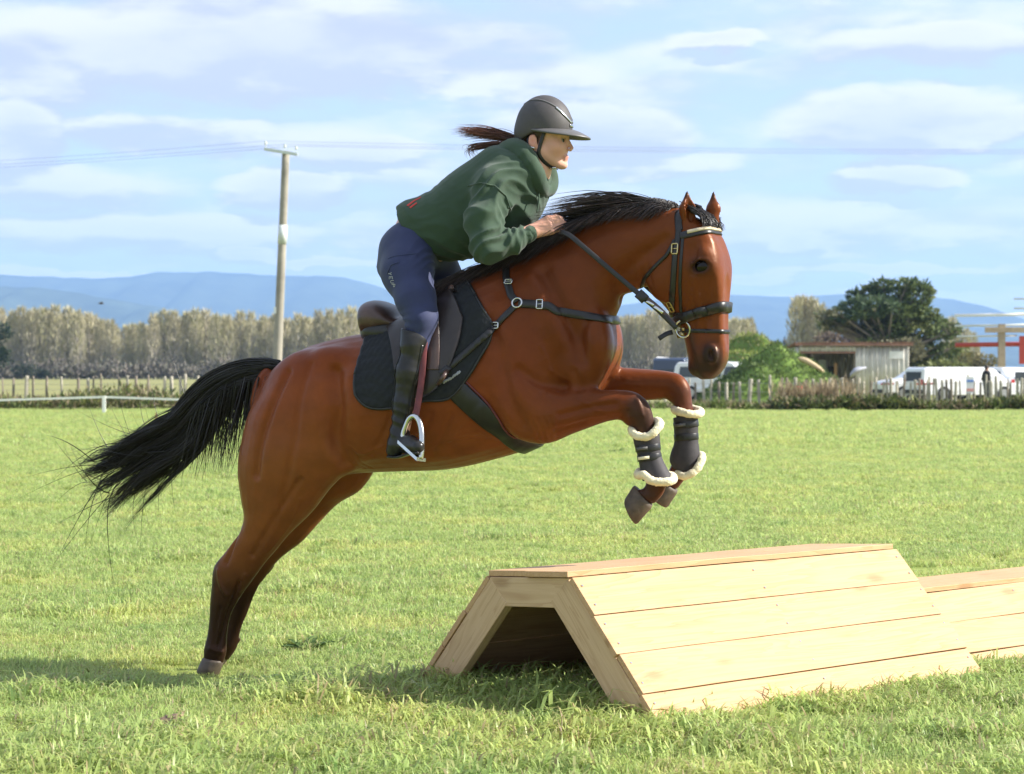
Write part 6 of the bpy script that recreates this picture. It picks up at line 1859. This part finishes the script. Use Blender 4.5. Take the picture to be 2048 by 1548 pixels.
# ------------------------------------------------------------------ corrugated shed
SY = 112.0; ss = SY / F
def sx(px): return (px - 1705) * ss
def sz(py): return 1.28 + (745 - py) * ss
m, t, b = mat('weathered_iron')
tcn = t.new('ShaderNodeTexCoord'); nn = t.noise(tcn.outputs['Object'], 1.2, 5, 0.7); mp = t.new('ShaderNodeMapping'); mp.inputs['Scale'].default_value = (6, 6, .5); t.link(tcn.outputs['Object'], mp.inputs[0]); n2 = t.noise(mp.outputs[0], 1.5, 4, .6)
t.link(t.mix(t.maprange(n2, .45, .75, 0, .7), t.ramp(nn, [(.3, (.55, .53, .46)), (.7, (.72, .70, .62))]), (.26, .22, .18)), b.inputs['Base Color']); b.inputs['Roughness'].default_value = .7; b.inputs['Metallic'].default_value = .15
M_iron = m
M_rust = simple('rusty_iron', (0.28, 0.15, 0.11), rough=0.8, var=0.4, nscale=2)
M_darkin = simple('dark_timber', (0.06, 0.055, 0.05), rough=0.95, var=0.3)
shed = empty('shed', ((1705 - 1024) * ss, SY, 0), 0, 'weathered corrugated iron shed with one open bay', 'shed')
def corr(x0, x1, z0, z1, y, pitch=.265, amp=.035):
    n = max(4, int((x1 - x0) / pitch * 8)); V = []
    for i in range(n + 1):
        x = x0 + (x1 - x0) * i / n; d_ = amp * math.sin((x - x0) / pitch * 2 * math.pi)
        for yy in (d_ - .012, d_ + .012):
            for z in (z0, z1): V.append((x, y + yy, z))
    Fc = []
    for i in range(n):
        a = i * 4; Fc += [(a, a + 4, a + 5, a + 1), (a + 2, a + 3, a + 7, a + 6), (a + 1, a + 5, a + 7, a + 3), (a, a + 2, a + 6, a + 4)]
    return np.array(V), Fc
XL, XO, XR = sx(1598), sx(1711), sx(1816)
step = (XR - XO) / 4
for k in range(4):
    v_, f_ = corr(XO + step * k, XO + step * (k + 1) - .004, 0.02, sz(691), -.003 * (k % 2)); mesh_obj('wall_sheet', v_, f_, M_iron, shed, smooth=True)
for k in range(4):
    w = (XO - XL) / 4; v_, f_ = corr(XL + w * k, XL + w * (k + 1) - .004, sz(704), sz(691), -.003 * (k % 2)); mesh_obj('lintel_sheet', v_, f_, M_iron, shed, smooth=True)
MB().box(((XL + XO) / 2, -.05, sz(705)), (XO - XL, .05, .10)).build('lintel', M_rust, shed)
for x in (XL + .05, XO - .04, XR - .03): MB().box((x, .10, sz(692) / 2), (.10, .10, sz(692))).build('post', M_postd, shed)
D_ = 4.0
for x, w_ in ((XL - .02, M_iron), (XR + .02, M_iron)):
    v_, f_ = corr(.06, D_, 0.02, sz(694), 0); v_ = v_[:, [1, 0, 2]]; v_[:, 0] += x; mesh_obj('side_sheet', v_, f_, w_, shed)
v_, f_ = corr(XL, XR, 0.02, sz(694), D_); mesh_obj('back_sheet', v_, f_, M_iron, shed)
for k in range(6):
    w = (XR - XL + .6) / 6; x0 = XL - .3 + w * k
    v_, f_ = corr(x0, x0 + w - .01, -.30, D_ + .25, 0, .2, .022); v_ = v_[:, [0, 2, 1]]; v_[:, 2] += sz(688) + .02 * (k % 2) + .05 - v_[:, 1] * .06; mesh_obj('roof_sheet', v_, [q_[::-1] for q_ in f_], M_rust, shed)
MB().box(((XL + XR) / 2, -.27, sz(689)), (XR - XL + .5, .04, .12)).build('fascia', M_rust, shed)
MB().box((sx(1792), -.06, sz(710)), (28 * ss, .02, 15 * ss)).build('sign_panel', M_tape, shed)
MB().box((XO - .9, 1.2, .9), (.16, .16, 1.8)).build('prop', simple('orange_timber', (.42, .26, .13), rough=.9), shed)
for k, (x, h) in enumerate(((sx(1640), 1.9), (sx(1662), 2.0), (sx(1682), 1.6))):
    MB().box((x, 3.2, h / 2), (.42, .06, h)).build('stored_sheet', (M_iron, M_plate, M_darkin)[k], shed)

# ------------------------------------------------------------------ vehicles
M_wpaint = simple('white_paint', (0.78, 0.79, 0.80), rough=0.25, var=0.03, coat=0.5)
M_bpaint = simple('dark_blue_paint', (0.03, 0.05, 0.10), rough=0.3, var=0.1, coat=0.5)
M_glass = simple('tinted_glass', (0.05, 0.06, 0.07), rough=0.08, var=0.1, spec=0.6)
M_tyre = simple('tyre_rubber', (0.02, 0.02, 0.02), rough=0.9, var=0.2)
M_rim = simple('alloy_rim', (0.45, 0.45, 0.46), rough=0.35, metal=0.8, var=0.1)
M_red = simple('tail_lamp', (0.45, 0.03, 0.03), rough=0.25, var=0.1)
M_lamp = simple('headlamp', (0.6, 0.62, 0.64), rough=0.1, var=0.05)
def car(name, loc_, rz, L, Wd, prof, paint, label, windows, grp=None, wheel=.33):
    """side outline (x, z) swept across with tumblehome; x forward"""
    o = empty(name, loc_, rz, label, 'car' if 'van' not in name else 'van', grp)
    pr = np.array(prof, float); pr[:, 0] *= L; n = len(pr); V = []
    for k, (y, s_) in enumerate(((-.5, 0), (-.46, 1), (.46, 1), (.5, 0))):
        for x, z in pr:
            in_ = .88 if z > 1.0 else 1.0; tz = z + (.0 if s_ == 0 else .03 * (z > 1.0))
            V.append((x * (1 if s_ else .985), y * Wd * in_, tz))
    Fc = [(k * n + i, k * n + (i + 1) % n, (k + 1) * n + (i + 1) % n, (k + 1) * n + i) for k in range(3) for i in range(n)]
    Fc += [tuple(range(n))[::-1], tuple(3 * n + i for i in range(n))]
    bd_ = mesh_obj('body', np.array(V), Fc, paint, o, smooth=False); md = bd_.modifiers.new('b', 'BEVEL'); md.width = .04; md.segments = 2; md.angle_limit = R(25); md.limit_method = 'ANGLE'
    for sgn in (-1, 1):
        for (x0, z0, x1, z1, sk) in windows:
            y = sgn * (Wd * .5 * .93); yt = sgn * Wd * .5 * .885
            M_ = MB(); M_.hexa([(x0 * L, y, z0), (x1 * L, y, z0), (x1 * L, y * .98, z0), (x0 * L, y * .98, z0), ((x0 + sk) * L, yt + sgn * .012, z1), ((x1 - abs(sk) * .4) * L, yt + sgn * .012, z1), ((x1 - abs(sk) * .4) * L, yt * .98, z1), ((x0 + sk) * L, yt * .98, z1)])
            M_.build('side_window', M_glass, o)
        for x in (-.30, .31):
            wv, wf = tube_geo([(x * L, sgn * (Wd * .5 - .20), wheel), (x * L, sgn * (Wd * .5 + .01), wheel)], wheel, 18); w_ = mesh_obj('wheel', wv, wf, M_tyre, o, smooth=False)
            wv, wf = tube_geo([(x * L, sgn * (Wd * .5), wheel), (x * L, sgn * (Wd * .5 + .025), wheel)], wheel * .62, 14); mesh_obj('rim', wv, wf, M_rim, w_, smooth=False)
        MB().box((-.5 * L + .01, sgn * Wd * .40, .85), (.05, .16, .24)).build('tail_lamp', M_red, o)
        MB().box((.5 * L - .03, sgn * Wd * .36, .72), (.07, .28, .14)).build('headlamp', M_lamp, o)
        MB().box((.17 * L, sgn * (Wd * .5 + .08), 1.05), (.10, .16, .12)).build('mirror', paint, o, bevel=.02)
    zs = pr[:, 1].max()
    MB().box((-.5 * L + .02, 0, 1.22 if zs > 1.6 else 1.1), (.05, Wd * .68, .42)).build('rear_window', M_glass, o)
    M_ = MB(); M_.hexa([(.27 * L, -Wd * .40, 1.03), (.27 * L, Wd * .40, 1.03), (.255 * L, Wd * .40, 1.02), (.255 * L, -Wd * .40, 1.02), (.145 * L, -Wd * .37, zs - .10), (.145 * L, Wd * .37, zs - .10), (.13 * L, Wd * .37, zs - .12), (.13 * L, -Wd * .37, zs - .12)]); M_.build('windscreen', M_glass, o)
    MB().box((.5 * L - .01, 0, .40), (.12, Wd * .9, .18)).build('bumper', M_tyre, o, bevel=.03); MB().box((-.5 * L + .01, 0, .42), (.12, Wd * .9, .18)).build('bumper', M_tyre, o, bevel=.03)
    return o
SUV = [(-.5, .35), (-.5, 1.0), (-.485, 1.55), (-.45, 1.74), (.10, 1.76), (.16, 1.68), (.27, 1.05), (.46, .95), (.50, .80), (.5, .35)]
VAN = [(-.5, .35), (-.5, 1.1), (-.49, 1.85), (-.46, 1.96), (.16, 1.96), (.22, 1.86), (.36, 1.12), (.48, .98), (.50, .80), (.5, .35)]
SEDAN = [(-.5, .35), (-.5, .95), (-.46, 1.02), (-.36, 1.05), (-.24, 1.40), (.08, 1.44), (.14, 1.38), (.26, 1.0), (.46, .86), (.5, .72), (.5, .32)]
WIN = [(-.44, 1.05, -.22, 1.55, .02), (-.20, 1.05, .03, 1.58, .01), (.05, 1.05, .24, 1.55, .03)]
def gx(px, Y): return (px - 1024) / F * Y
car('parked_suv', (gx(1448, 97), 97, 0), R(-25), 4.5, 1.85, SUV, M_wpaint, "white four wheel drive parked behind the horse's muzzle", WIN)
car('parked_ute', (gx(1362, 101), 101, 0), R(70), 4.6, 1.8, VAN, M_bpaint, "dark blue van under a pale awning behind the far foreleg", WIN)
aw = MB(); aw.hexa([at(*p_, Y) for p_, Y in (((1312, 718), 99.6), ((1392, 724), 98.6), ((1392, 722), 101), ((1316, 716), 102))] + [at(*p_, Y) + np.array([0, 0, .06]) for p_, Y in (((1312, 718), 99.6), ((1392, 724), 98.6), ((1392, 722), 101), ((1316, 716), 102))])
c_ = np.mean(aw.v, 0); aw.v = [tuple(np.array(v_) - c_) for v_ in aw.v]
awo = empty('awning', tuple(c_), 0, 'pale flat awning beside the dark van', 'awning'); aw.build('canopy', M_tape, awo)
for v_ in (aw.v[0], aw.v[3]): MB().tube([v_, (v_[0], v_[1], -c_[2])], .025, 6).build('leg', M_rim, awo)
car('parked_van', (gx(1925, 93), 93, 0), R(18), 5.0, 1.95, [(x, z * .76) for x, z in VAN], M_wpaint, 'white van parked beside the person in black', [(-.45, .95, -.1, 1.28, .01), (-.06, .95, .26, 1.28, .03)])
car('parked_car', (gx(1852, 97), 97, 0), R(-170), 4.7, 1.8, [(x, z * 1.02) for x, z in SEDAN], M_wpaint, 'white saloon parked at the right corner of the shed', [(-.26, 1.0, -.08, 1.30, .05), (-.06, 1.0, .18, 1.32, .0)])
car('parked_car', (gx(2016, 96), 96, 0), R(100), 4.4, 1.8, [(x, z * 1.05) for x, z in SEDAN], M_wpaint, 'white saloon behind the post of the pole rack', [(-.26, 1.0, -.08, 1.34, .05), (-.06, 1.0, .18, 1.36, .0)])

# a person in black by the vehicles
def bystander(px, Y, Hh, label):
    o = empty('person', (gx(px, Y), Y, 0), R(20), label, 'person'); k = Hh / 1.7
    B_ = Sdf((-.5, -.5, -.05), (.5, .5, 1.95), .022, band=.1)
    B_.cone((0, 0, .95 * k), (0, 0, 1.36 * k), .155 * k, .165 * k, .06); B_.cone((0, 0, 1.40 * k), (.01, 0, 1.50 * k), .06, .055, .03)
    B_.ell((.015, 0, 1.60 * k), (.095, .08, .12), .02)
    for s_ in (1, -1):
        B_.cone((0, .09 * s_, .92 * k), (.02, .10 * s_, .48 * k), .095, .065, .05); B_.cone((.02, .10 * s_, .48 * k), (-.02, .10 * s_, .07 * k), .06, .04, .03); B_.cone((-.02, .10 * s_, .05), (.14, .11 * s_, .04), .045, .04, .03)
        B_.cone((0, .19 * s_, 1.36 * k), (-.03, .26 * s_, 1.10 * k), .062, .05, .05); B_.cone((-.03, .26 * s_, 1.10 * k), (.10, .22 * s_, .88 * k), .048, .035, .02); B_.cone((.10, .22 * s_, .88 * k), (.15, .20 * s_, .80 * k), .035, .022, .02)
    v_, q_ = B_.polygons(1)
    col = np.tile(np.array([.012, .012, .014]), (len(v_), 1)); col[v_[:, 2] > 1.48 * k] = (.42, .25, .18); col[(v_[:, 2] > 1.60 * k) | ((v_[:, 2] > 1.5 * k) & (v_[:, 0] < -.02))] = (.03, .02, .015); col[v_[:, 2] < .9 * k] = (.03, .035, .05)
    mesh_obj('body', v_, q_, M_skin, o, attrs={'col': col})
bystander(1973, 84, 1.56, 'person in black standing between the white vehicles')

# notice board and red bucket at the fence
nb = empty('notice_board', tuple(at(1940, 790, 70.6) * np.array([1, 1, 0])), 0, 'white notice board with a blue stripe on the right fence', 'sign')
zz_ = at(1940, 770, 70.6)[2]
MB().box((0, 0, zz_), (.26, .03, .56)).build('panel', M_tape, nb)
MB().box((0, -.018, zz_ + .14), (.24, .006, .07)).build('stripe', simple('blue_print', (.10, .25, .65), rough=.5), nb); MB().box((0, -.018, zz_ - .17), (.24, .006, .10)).build('stripe', simple('pale_red_print', (.70, .33, .28), rough=.5), nb)
MB().box((0, .03, zz_ / 2), (.05, .04, zz_)).build('stake', M_post, nb)
bk = empty('bucket', tuple(at(1598, 790, 71.0) * np.array([1, 1, 0])), 0, 'small red bucket hung on the fence in front of the green mound', 'bucket')
z_ = at(1598, 777, 71)[2]; g, f = tube_geo([(0, 0, z_ - .11), (0, 0, z_ + .09)], [.085, .115], 12); mesh_obj('pail', g, f, simple('red_plastic', (.62, .05, .07), rough=.4), bk); g, f = tube_geo([(.11 * math.cos(a), 0, z_ + .09 + .10 * math.sin(a)) for a in np.linspace(0, math.pi, 9)], .006, 5); mesh_obj('handle', g, f, M_wire, bk)
for px, w_ in ((1775, 26), (1850, 40)):
    rl = empty('red_rail', tuple(at(px, 768, 73.2)), 0, 'thin red rail behind the palings ' + ('below the shed sign' if px == 1775 else 'below the white saloon'), 'rail'); MB().tube([(-w_ * 73.2 / F / 2, 0, 0), (w_ * 73.2 / F / 2, 0, .01)], .035, 8).build('bar', M_red, rl); MB().tube([(0, 0, 0), (0, 0, -.85)], .02, 6).build('stake', M_postd, rl)

# timber rack of jump poles at the right edge
KY = 104.0; ks = KY / F
rk = empty('pole_rack', ((2003 - 1024) * ks, KY, 0), 0, 'timber rack holding white and red jump poles at the right edge', 'rack')
def kx(px): return (px - 2003) * ks
def kz(py): return 1.28 + (745 - py) * ks
M_rackt = simple('rack_timber', (.40, .32, .22), rough=.9, var=.25, nscale=3)
M_redp = simple('red_pole_paint', (.42, .055, .035), rough=.5, var=.15)
MB().box((0, 0, kz(648) / 2), (.34, .24, kz(648))).build('post', M_rackt, rk, bevel=.01)
MB().box((kx(2110), .05, kz(648) / 2), (.22, .16, kz(648))).build('post', M_rackt, rk, bevel=.01)
MB().box((kx(2040), -.12, kz(660)), (3.6, .14, .27)).build('beam', M_rackt, rk, bevel=.01)
for (x0, y0, x1, y1, rad, mm) in ((1908, 631, 2130, 627, .05, M_tape), (1908, 652, 2130, 648, .035, M_plate), (1912, 673, 2036, 671, .03, M_plate), (2026, 598, 2130, 597, .03, M_plate), (2026, 617, 2130, 616, .03, M_plate), (1910, 690, 2130, 687, .075, M_redp)):
    MB().tube([(kx(x0), -.20 if y0 != 690 else -.10, kz(y0)), (kx(x1), .25, kz(y1))], rad * 1.55, 8).build('pole', mm, rk, smooth=True)
MB().box((kx(2062), -.14, kz(700)), (50 * ks, .05, 56 * ks)).build('red_board', M_redp, rk)
MB().box((kx(2052), -.2, kz(762)), (44 * ks, .4, 50 * ks)).build('crate', simple('cream_timber', (.58, .50, .36), rough=.8), rk)
# ------------------------------------------------------------------ small things in the field
def leafy(name, px, py, label, nleaf, ln, wd, col, seed, stalk=None):
    r = np.random.default_rng(seed); g0 = gnd(px, py); o = empty(name, tuple(g0), r.uniform(0, 6), label, 'weed')
    for i in range(nleaf):
        a = i * 2.4 + r.normal(0, .2); L = ln * r.uniform(.7, 1.1); up = r.uniform(.35, .9); V = []; d = np.array([math.cos(a), math.sin(a), 0]); s_ = np.array([-math.sin(a), math.cos(a), 0])
        for t_, w in ((0, .15), (.25, .8), (.55, 1), (.8, .6), (1, .05)):
            c = d * L * t_ + np.array([0, 0, L * (up * t_ - .55 * up * t_ ** 2)])
            V += [c - s_ * wd * w / 2 + np.array([0, 0, .10 * wd]), c, c + s_ * wd * w / 2 + np.array([0, 0, .10 * wd])]
        mesh_obj('leaf', np.array(V), quads(5, 3), M_leaf, o, attrs={'col': np.tile(np.array(col) * r.uniform(.8, 1.2), (15, 1))})
    if stalk:
        M_ = MB(); C_ = []
        M_.tube([(0, 0, 0), (.01, 0, stalk * .5), (.02, .01, stalk)], [.006, .005, .003], 5)
        for k in range(50):
            z = stalk * r.uniform(.4, 1); p = np.array([.02 * z / stalk, 0, z]) + r.normal(0, .018, 3); M_.box(p, (.014, .014, .02))
        M_.build('seed_head', simple('rusty_seed_head', (.26, .10, .05), rough=.9), o)
    return o
leafy('broadleaf_weed', 612, 1302, 'dark broad leaved weed in the grass right of the hind feet', 9, .13, .055, (.10, .17, .05), 3)
leafy('dock_plant', 313, 868, "rusty dock seed head standing in the grass left of the horse's tail", 5, .22, .06, (.13, .18, .05), 5, .42)
leafy('broadleaf_weed', 1235, 905, 'low dark weed in the field below the near foreleg', 8, .16, .06, (.12, .19, .05), 7)
dl = gnd(342, 1462); V = []
for t_, w in ((0, .1), (.25, .9), (.5, 1), (.8, .6), (1, .08)): V += [(.11 * t_ - .05, -.028 * w, .035 + .02 * w), (.11 * t_ - .05, 0, .03 + .02 * t_), (.11 * t_ - .05, .028 * w, .04 + .012 * w)]
lf = mesh_obj('dry_leaf', np.array(V), quads(5, 3), simple('dry_brown_leaf', (.24, .16, .11), rough=.8, var=.3, nscale=40)); lf.location = tuple(dl); lf.rotation_euler = (.2, -.3, .7); md = lf.modifiers.new('s', 'SOLIDIFY'); md.thickness = .0015
tag(lf, 'curled dry brown leaf lying in the near grass at lower left', 'leaf')
# bird over the far trees
bp_ = at(202, 607, 190); bv_, bf_ = tube_geo([(-.28, 0, 0), (-.12, 0, .01), (.05, 0, 0), (.22, 0, .02), (.3, 0, .02)], [.01, .07, .085, .05, .015], 8)
bo = empty('bird', tuple(bp_), .4, 'tiny dark bird flying in front of the left hills', 'bird'); mesh_obj('body', bv_, bf_, M_darkin, bo)
for sg in (1, -1): MB().hexa([(-.06, 0, 0), (.10, 0, 0), (.04, .42 * sg, .14), (-.06, .40 * sg, .14), (-.06, 0, .015), (.10, 0, .015), (.04, .42 * sg, .152), (-.06, .40 * sg, .152)]).build('wing', M_darkin, bo)
# tarpaulin over something beside the shed
tv_, tf_ = ring_loft(np.array([at(1700, 752, 88), at(1708, 744, 88), at(1716, 740, 88), at(1726, 737, 88), at(1733, 735, 88)]), np.array([[0, 0, .10], [0, 0, .16], [0, 0, .15], [0, 0, .07], [0, 0, .03]]), np.array([[.05, .3, 0], [.1, .4, 0], [.08, .4, 0], [.05, .25, 0], [.02, .1, 0]]), 14)
tc_ = tv_.mean(0); to = mesh_obj('tarpaulin', tv_ - tc_, tf_, simple('grey_tarpaulin', (.36, .37, .42), rough=.7, var=.15, nscale=4)); to.location = tuple(tc_); tag(to, 'grey tarpaulin over a low heap at the foot of the shed wall', 'tarpaulin')
# ------------------------------------------------------------------ grass of the paddock: tufts scattered by geometry nodes
M_grass = attr_mat('grass_blades', rough=0.4, spec=0.4, var=0.0, bump=0, trans=0.58)
def tint_by_place(m):
    t = NT(m.node_tree); b = t.n['Principled BSDF']; src = b.inputs['Base Color'].links[0].from_socket
    g = t.new('ShaderNodeNewGeometry'); n1 = t.noise(g.outputs['Position'], 0.9, 4, 0.6); n2 = t.noise(g.outputs['Position'], 3.3, 3, 0.6)
    c = t.mix(t.maprange(n1, .42, .68, 0, .75), src, t.mix(1.0, src, (1.32, 1.14, 1.1), 'MULTIPLY'))
    c = t.mix(t.maprange(n2, .54, .72, 0, .6), c, t.mix(1.0, src, (.62, .80, .75), 'MULTIPLY'))
    t.link(c, b.inputs['Base Color'])
    for l in list(t.nt.links):
        if l.to_node.type == 'BSDF_TRANSLUCENT': t.link(c, l.to_socket); break
tint_by_place(M_grass)
tufts = bpy.data.collections.new('grass_tufts')
for i in range(8):
    r = np.random.default_rng(40 + i); V, Fc, Cc = [], [], []; n = 60
    for j in range(n):
        a = r.uniform(0, 6.28); q_ = .14 * r.uniform(0, 1) ** .6; p = np.array([math.cos(a) * q_, math.sin(a) * q_, -.012])
        h = r.uniform(.035, .090) * (1.3 if r.random() < .12 else 1); ln = r.uniform(.35, 1.5); la = r.uniform(0, 6.28); d = np.array([math.cos(la), math.sin(la), 0]) * ln
        w = r.uniform(.0022, .0052); s_ = np.array([-math.sin(la + .5), math.cos(la + .5), 0]) * w
        c = np.array([.455, .57, .195]) * r.uniform(.8, 1.2)
        if r.random() < .20: c = np.array([.55, .57, .25]) * r.uniform(.8, 1.2)
        if r.random() < .07: c = np.array([.42, .36, .20]) * r.uniform(.8, 1.2)
        m1 = p + d * h * .35 + np.array([0, 0, h * .62]); m2 = p + d * h * .95 + np.array([0, 0, h * (1 - .35 * ln)])
        b = len(V); V += [p - s_, p + s_, m1 - s_ * .85, m1 + s_ * .85, m2]
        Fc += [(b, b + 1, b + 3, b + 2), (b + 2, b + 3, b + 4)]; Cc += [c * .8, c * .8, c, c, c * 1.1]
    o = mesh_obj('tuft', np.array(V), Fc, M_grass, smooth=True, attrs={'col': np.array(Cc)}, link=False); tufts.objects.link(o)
pts, scl = [], []
def scatter(y0, y1, dens, s0, s1, wide=1.85):
    n = int(dens * .498 * wide * .5 * (y1 ** 2 - y0 ** 2)); y = np.sqrt(rng.uniform(y0 ** 2, y1 ** 2, n)); x = rng.uniform(-1, 1, n) * .249 * wide * y
    lump = .5 + .5 * np.sin(x * 1.1 + np.sin(y * .8) * 1.4) * np.sin(y * .9 + np.sin(x * 1.3)); 
    pts.append(np.stack([x, y, np.zeros(n)], 1)); scl.append(rng.uniform(s0, s1, n) * (.75 + .5 * lump))
scatter(4.9, 10.5, 230, .42, .78); scatter(10.5, 18, 120, .45, .85); scatter(18, 34, 48, .6, 1.0, 1.7); scatter(34, 72, 13, .9, 1.5, 1.6)
# longer growth round the foot of the jump and in patches
def clumps(c, sx_, sy_, n, s0, s1):
    q_ = np.array(c[:2]) + rng.normal(0, 1, (n, 2)) * np.array([sx_, sy_]); pts.append(np.c_[q_, np.zeros(n)]); scl.append(rng.uniform(s0, s1, n))
for k in range(26):
    s_ = k / 25; clumps(J2 + je * JL * s_ - jw * .06, .05, .05, 7 + int(9 * (math.sin(s_ * 19) > .2)), 0.6, .95 + .5 * (math.sin(s_ * 19) > .2))
for k in range(14): clumps(J2 + jw * JW * k / 13 - je * .05, .06, .05, 8, .6, 1.2)
for k in range(10): clumps(J2 + jw * JW * (.2 + .6 * k / 9) + je * .12, .08, .08, 7, 1.2, 2.1)
clumps(J1 - je * .12, .14, .08, 50, 1.0, 1.8); clumps(J1 - je * .35 - jw * .1, .18, .10, 50, 1.0, 1.8)
for k in range(46):
    yy = rng.uniform(6.2, 8.2); clumps((rng.uniform(-.25, .25) * yy, yy), .10, .06, 14, .75, 1.35)
clumps(J2 - je * .1 - jw * .12, .20, .10, 45, .8, 1.4); clumps(J2 - je * .22 + jw * .25, .22, .14, 60, .8, 1.5)
for k in range(20): clumps(gnd(1940 + k * 8, 1352 + rng.uniform(-4, 8)), .05, .05, 8, .7, 1.2)
for px, py in ((640, 1290), (70, 1385), (380, 1120), (680, 1090), (1010, 1080), (1280, 1060), (120, 1230), (620, 1180)): clumps(gnd(px, py), .12, .10, 16, .9, 1.4)
P_ = np.concatenate(pts); Sc = np.concatenate(scl)
for hp_ in (wld(P(415, 1342, .12)), wld(P(420, 1338, -.12))):       # trodden grass where the hind feet push off
    dd = np.linalg.norm(P_[:, :2] - hp_[:2], axis=1); Sc = Sc * np.where((dd < .34) & (P_[:, 1] < hp_[1] + .1), np.clip(dd / .34, .45, 1), 1)
n = len(P_)
gm = bpy.data.meshes.new('grass'); gm.vertices.add(n); gm.vertices.foreach_set('co', P_.astype(np.float32).ravel())
a = gm.attributes.new('rot', 'FLOAT_VECTOR', 'POINT'); a.data.foreach_set('vector', np.stack([rng.normal(0, .08, n), rng.normal(0, .08, n), rng.uniform(0, 6.28, n)], 1).astype(np.float32).ravel())
a = gm.attributes.new('scl', 'FLOAT', 'POINT'); a.data.foreach_set('value', Sc.astype(np.float32))
grass = bpy.data.objects.new('grass', gm); COL.objects.link(grass); tag(grass, 'short bright green grass of the paddock', kind='stuff')
ng = bpy.data.node_groups.new('scatter', 'GeometryNodeTree')
ng.interface.new_socket('Geometry', in_out='INPUT', socket_type='NodeSocketGeometry'); ng.interface.new_socket('Geometry', in_out='OUTPUT', socket_type='NodeSocketGeometry')
N = ng.nodes; gi = N.new('NodeGroupInput'); go = N.new('NodeGroupOutput'); iop = N.new('GeometryNodeInstanceOnPoints'); ci = N.new('GeometryNodeCollectionInfo')
ci.inputs[0].default_value = tufts; ci.inputs[1].default_value = True; ci.inputs[2].default_value = True
def named(nm, ty):
    q_ = N.new('GeometryNodeInputNamedAttribute'); q_.data_type = ty; q_.inputs[0].default_value = nm; return q_.outputs[0]
ng.links.new(gi.outputs[0], iop.inputs['Points']); ng.links.new(ci.outputs[0], iop.inputs['Instance']); iop.inputs['Pick Instance'].default_value = True
ng.links.new(named('rot', 'FLOAT_VECTOR'), iop.inputs['Rotation']); ng.links.new(named('scl', 'FLOAT'), iop.inputs['Scale'])
ri = N.new('FunctionNodeRandomValue'); ri.data_type = 'INT'; ri.inputs[4].default_value = 0; ri.inputs[5].default_value = 7
ng.links.new(ri.outputs[2], iop.inputs['Instance Index'])
ng.links.new(iop.outputs[0], go.inputs[0])
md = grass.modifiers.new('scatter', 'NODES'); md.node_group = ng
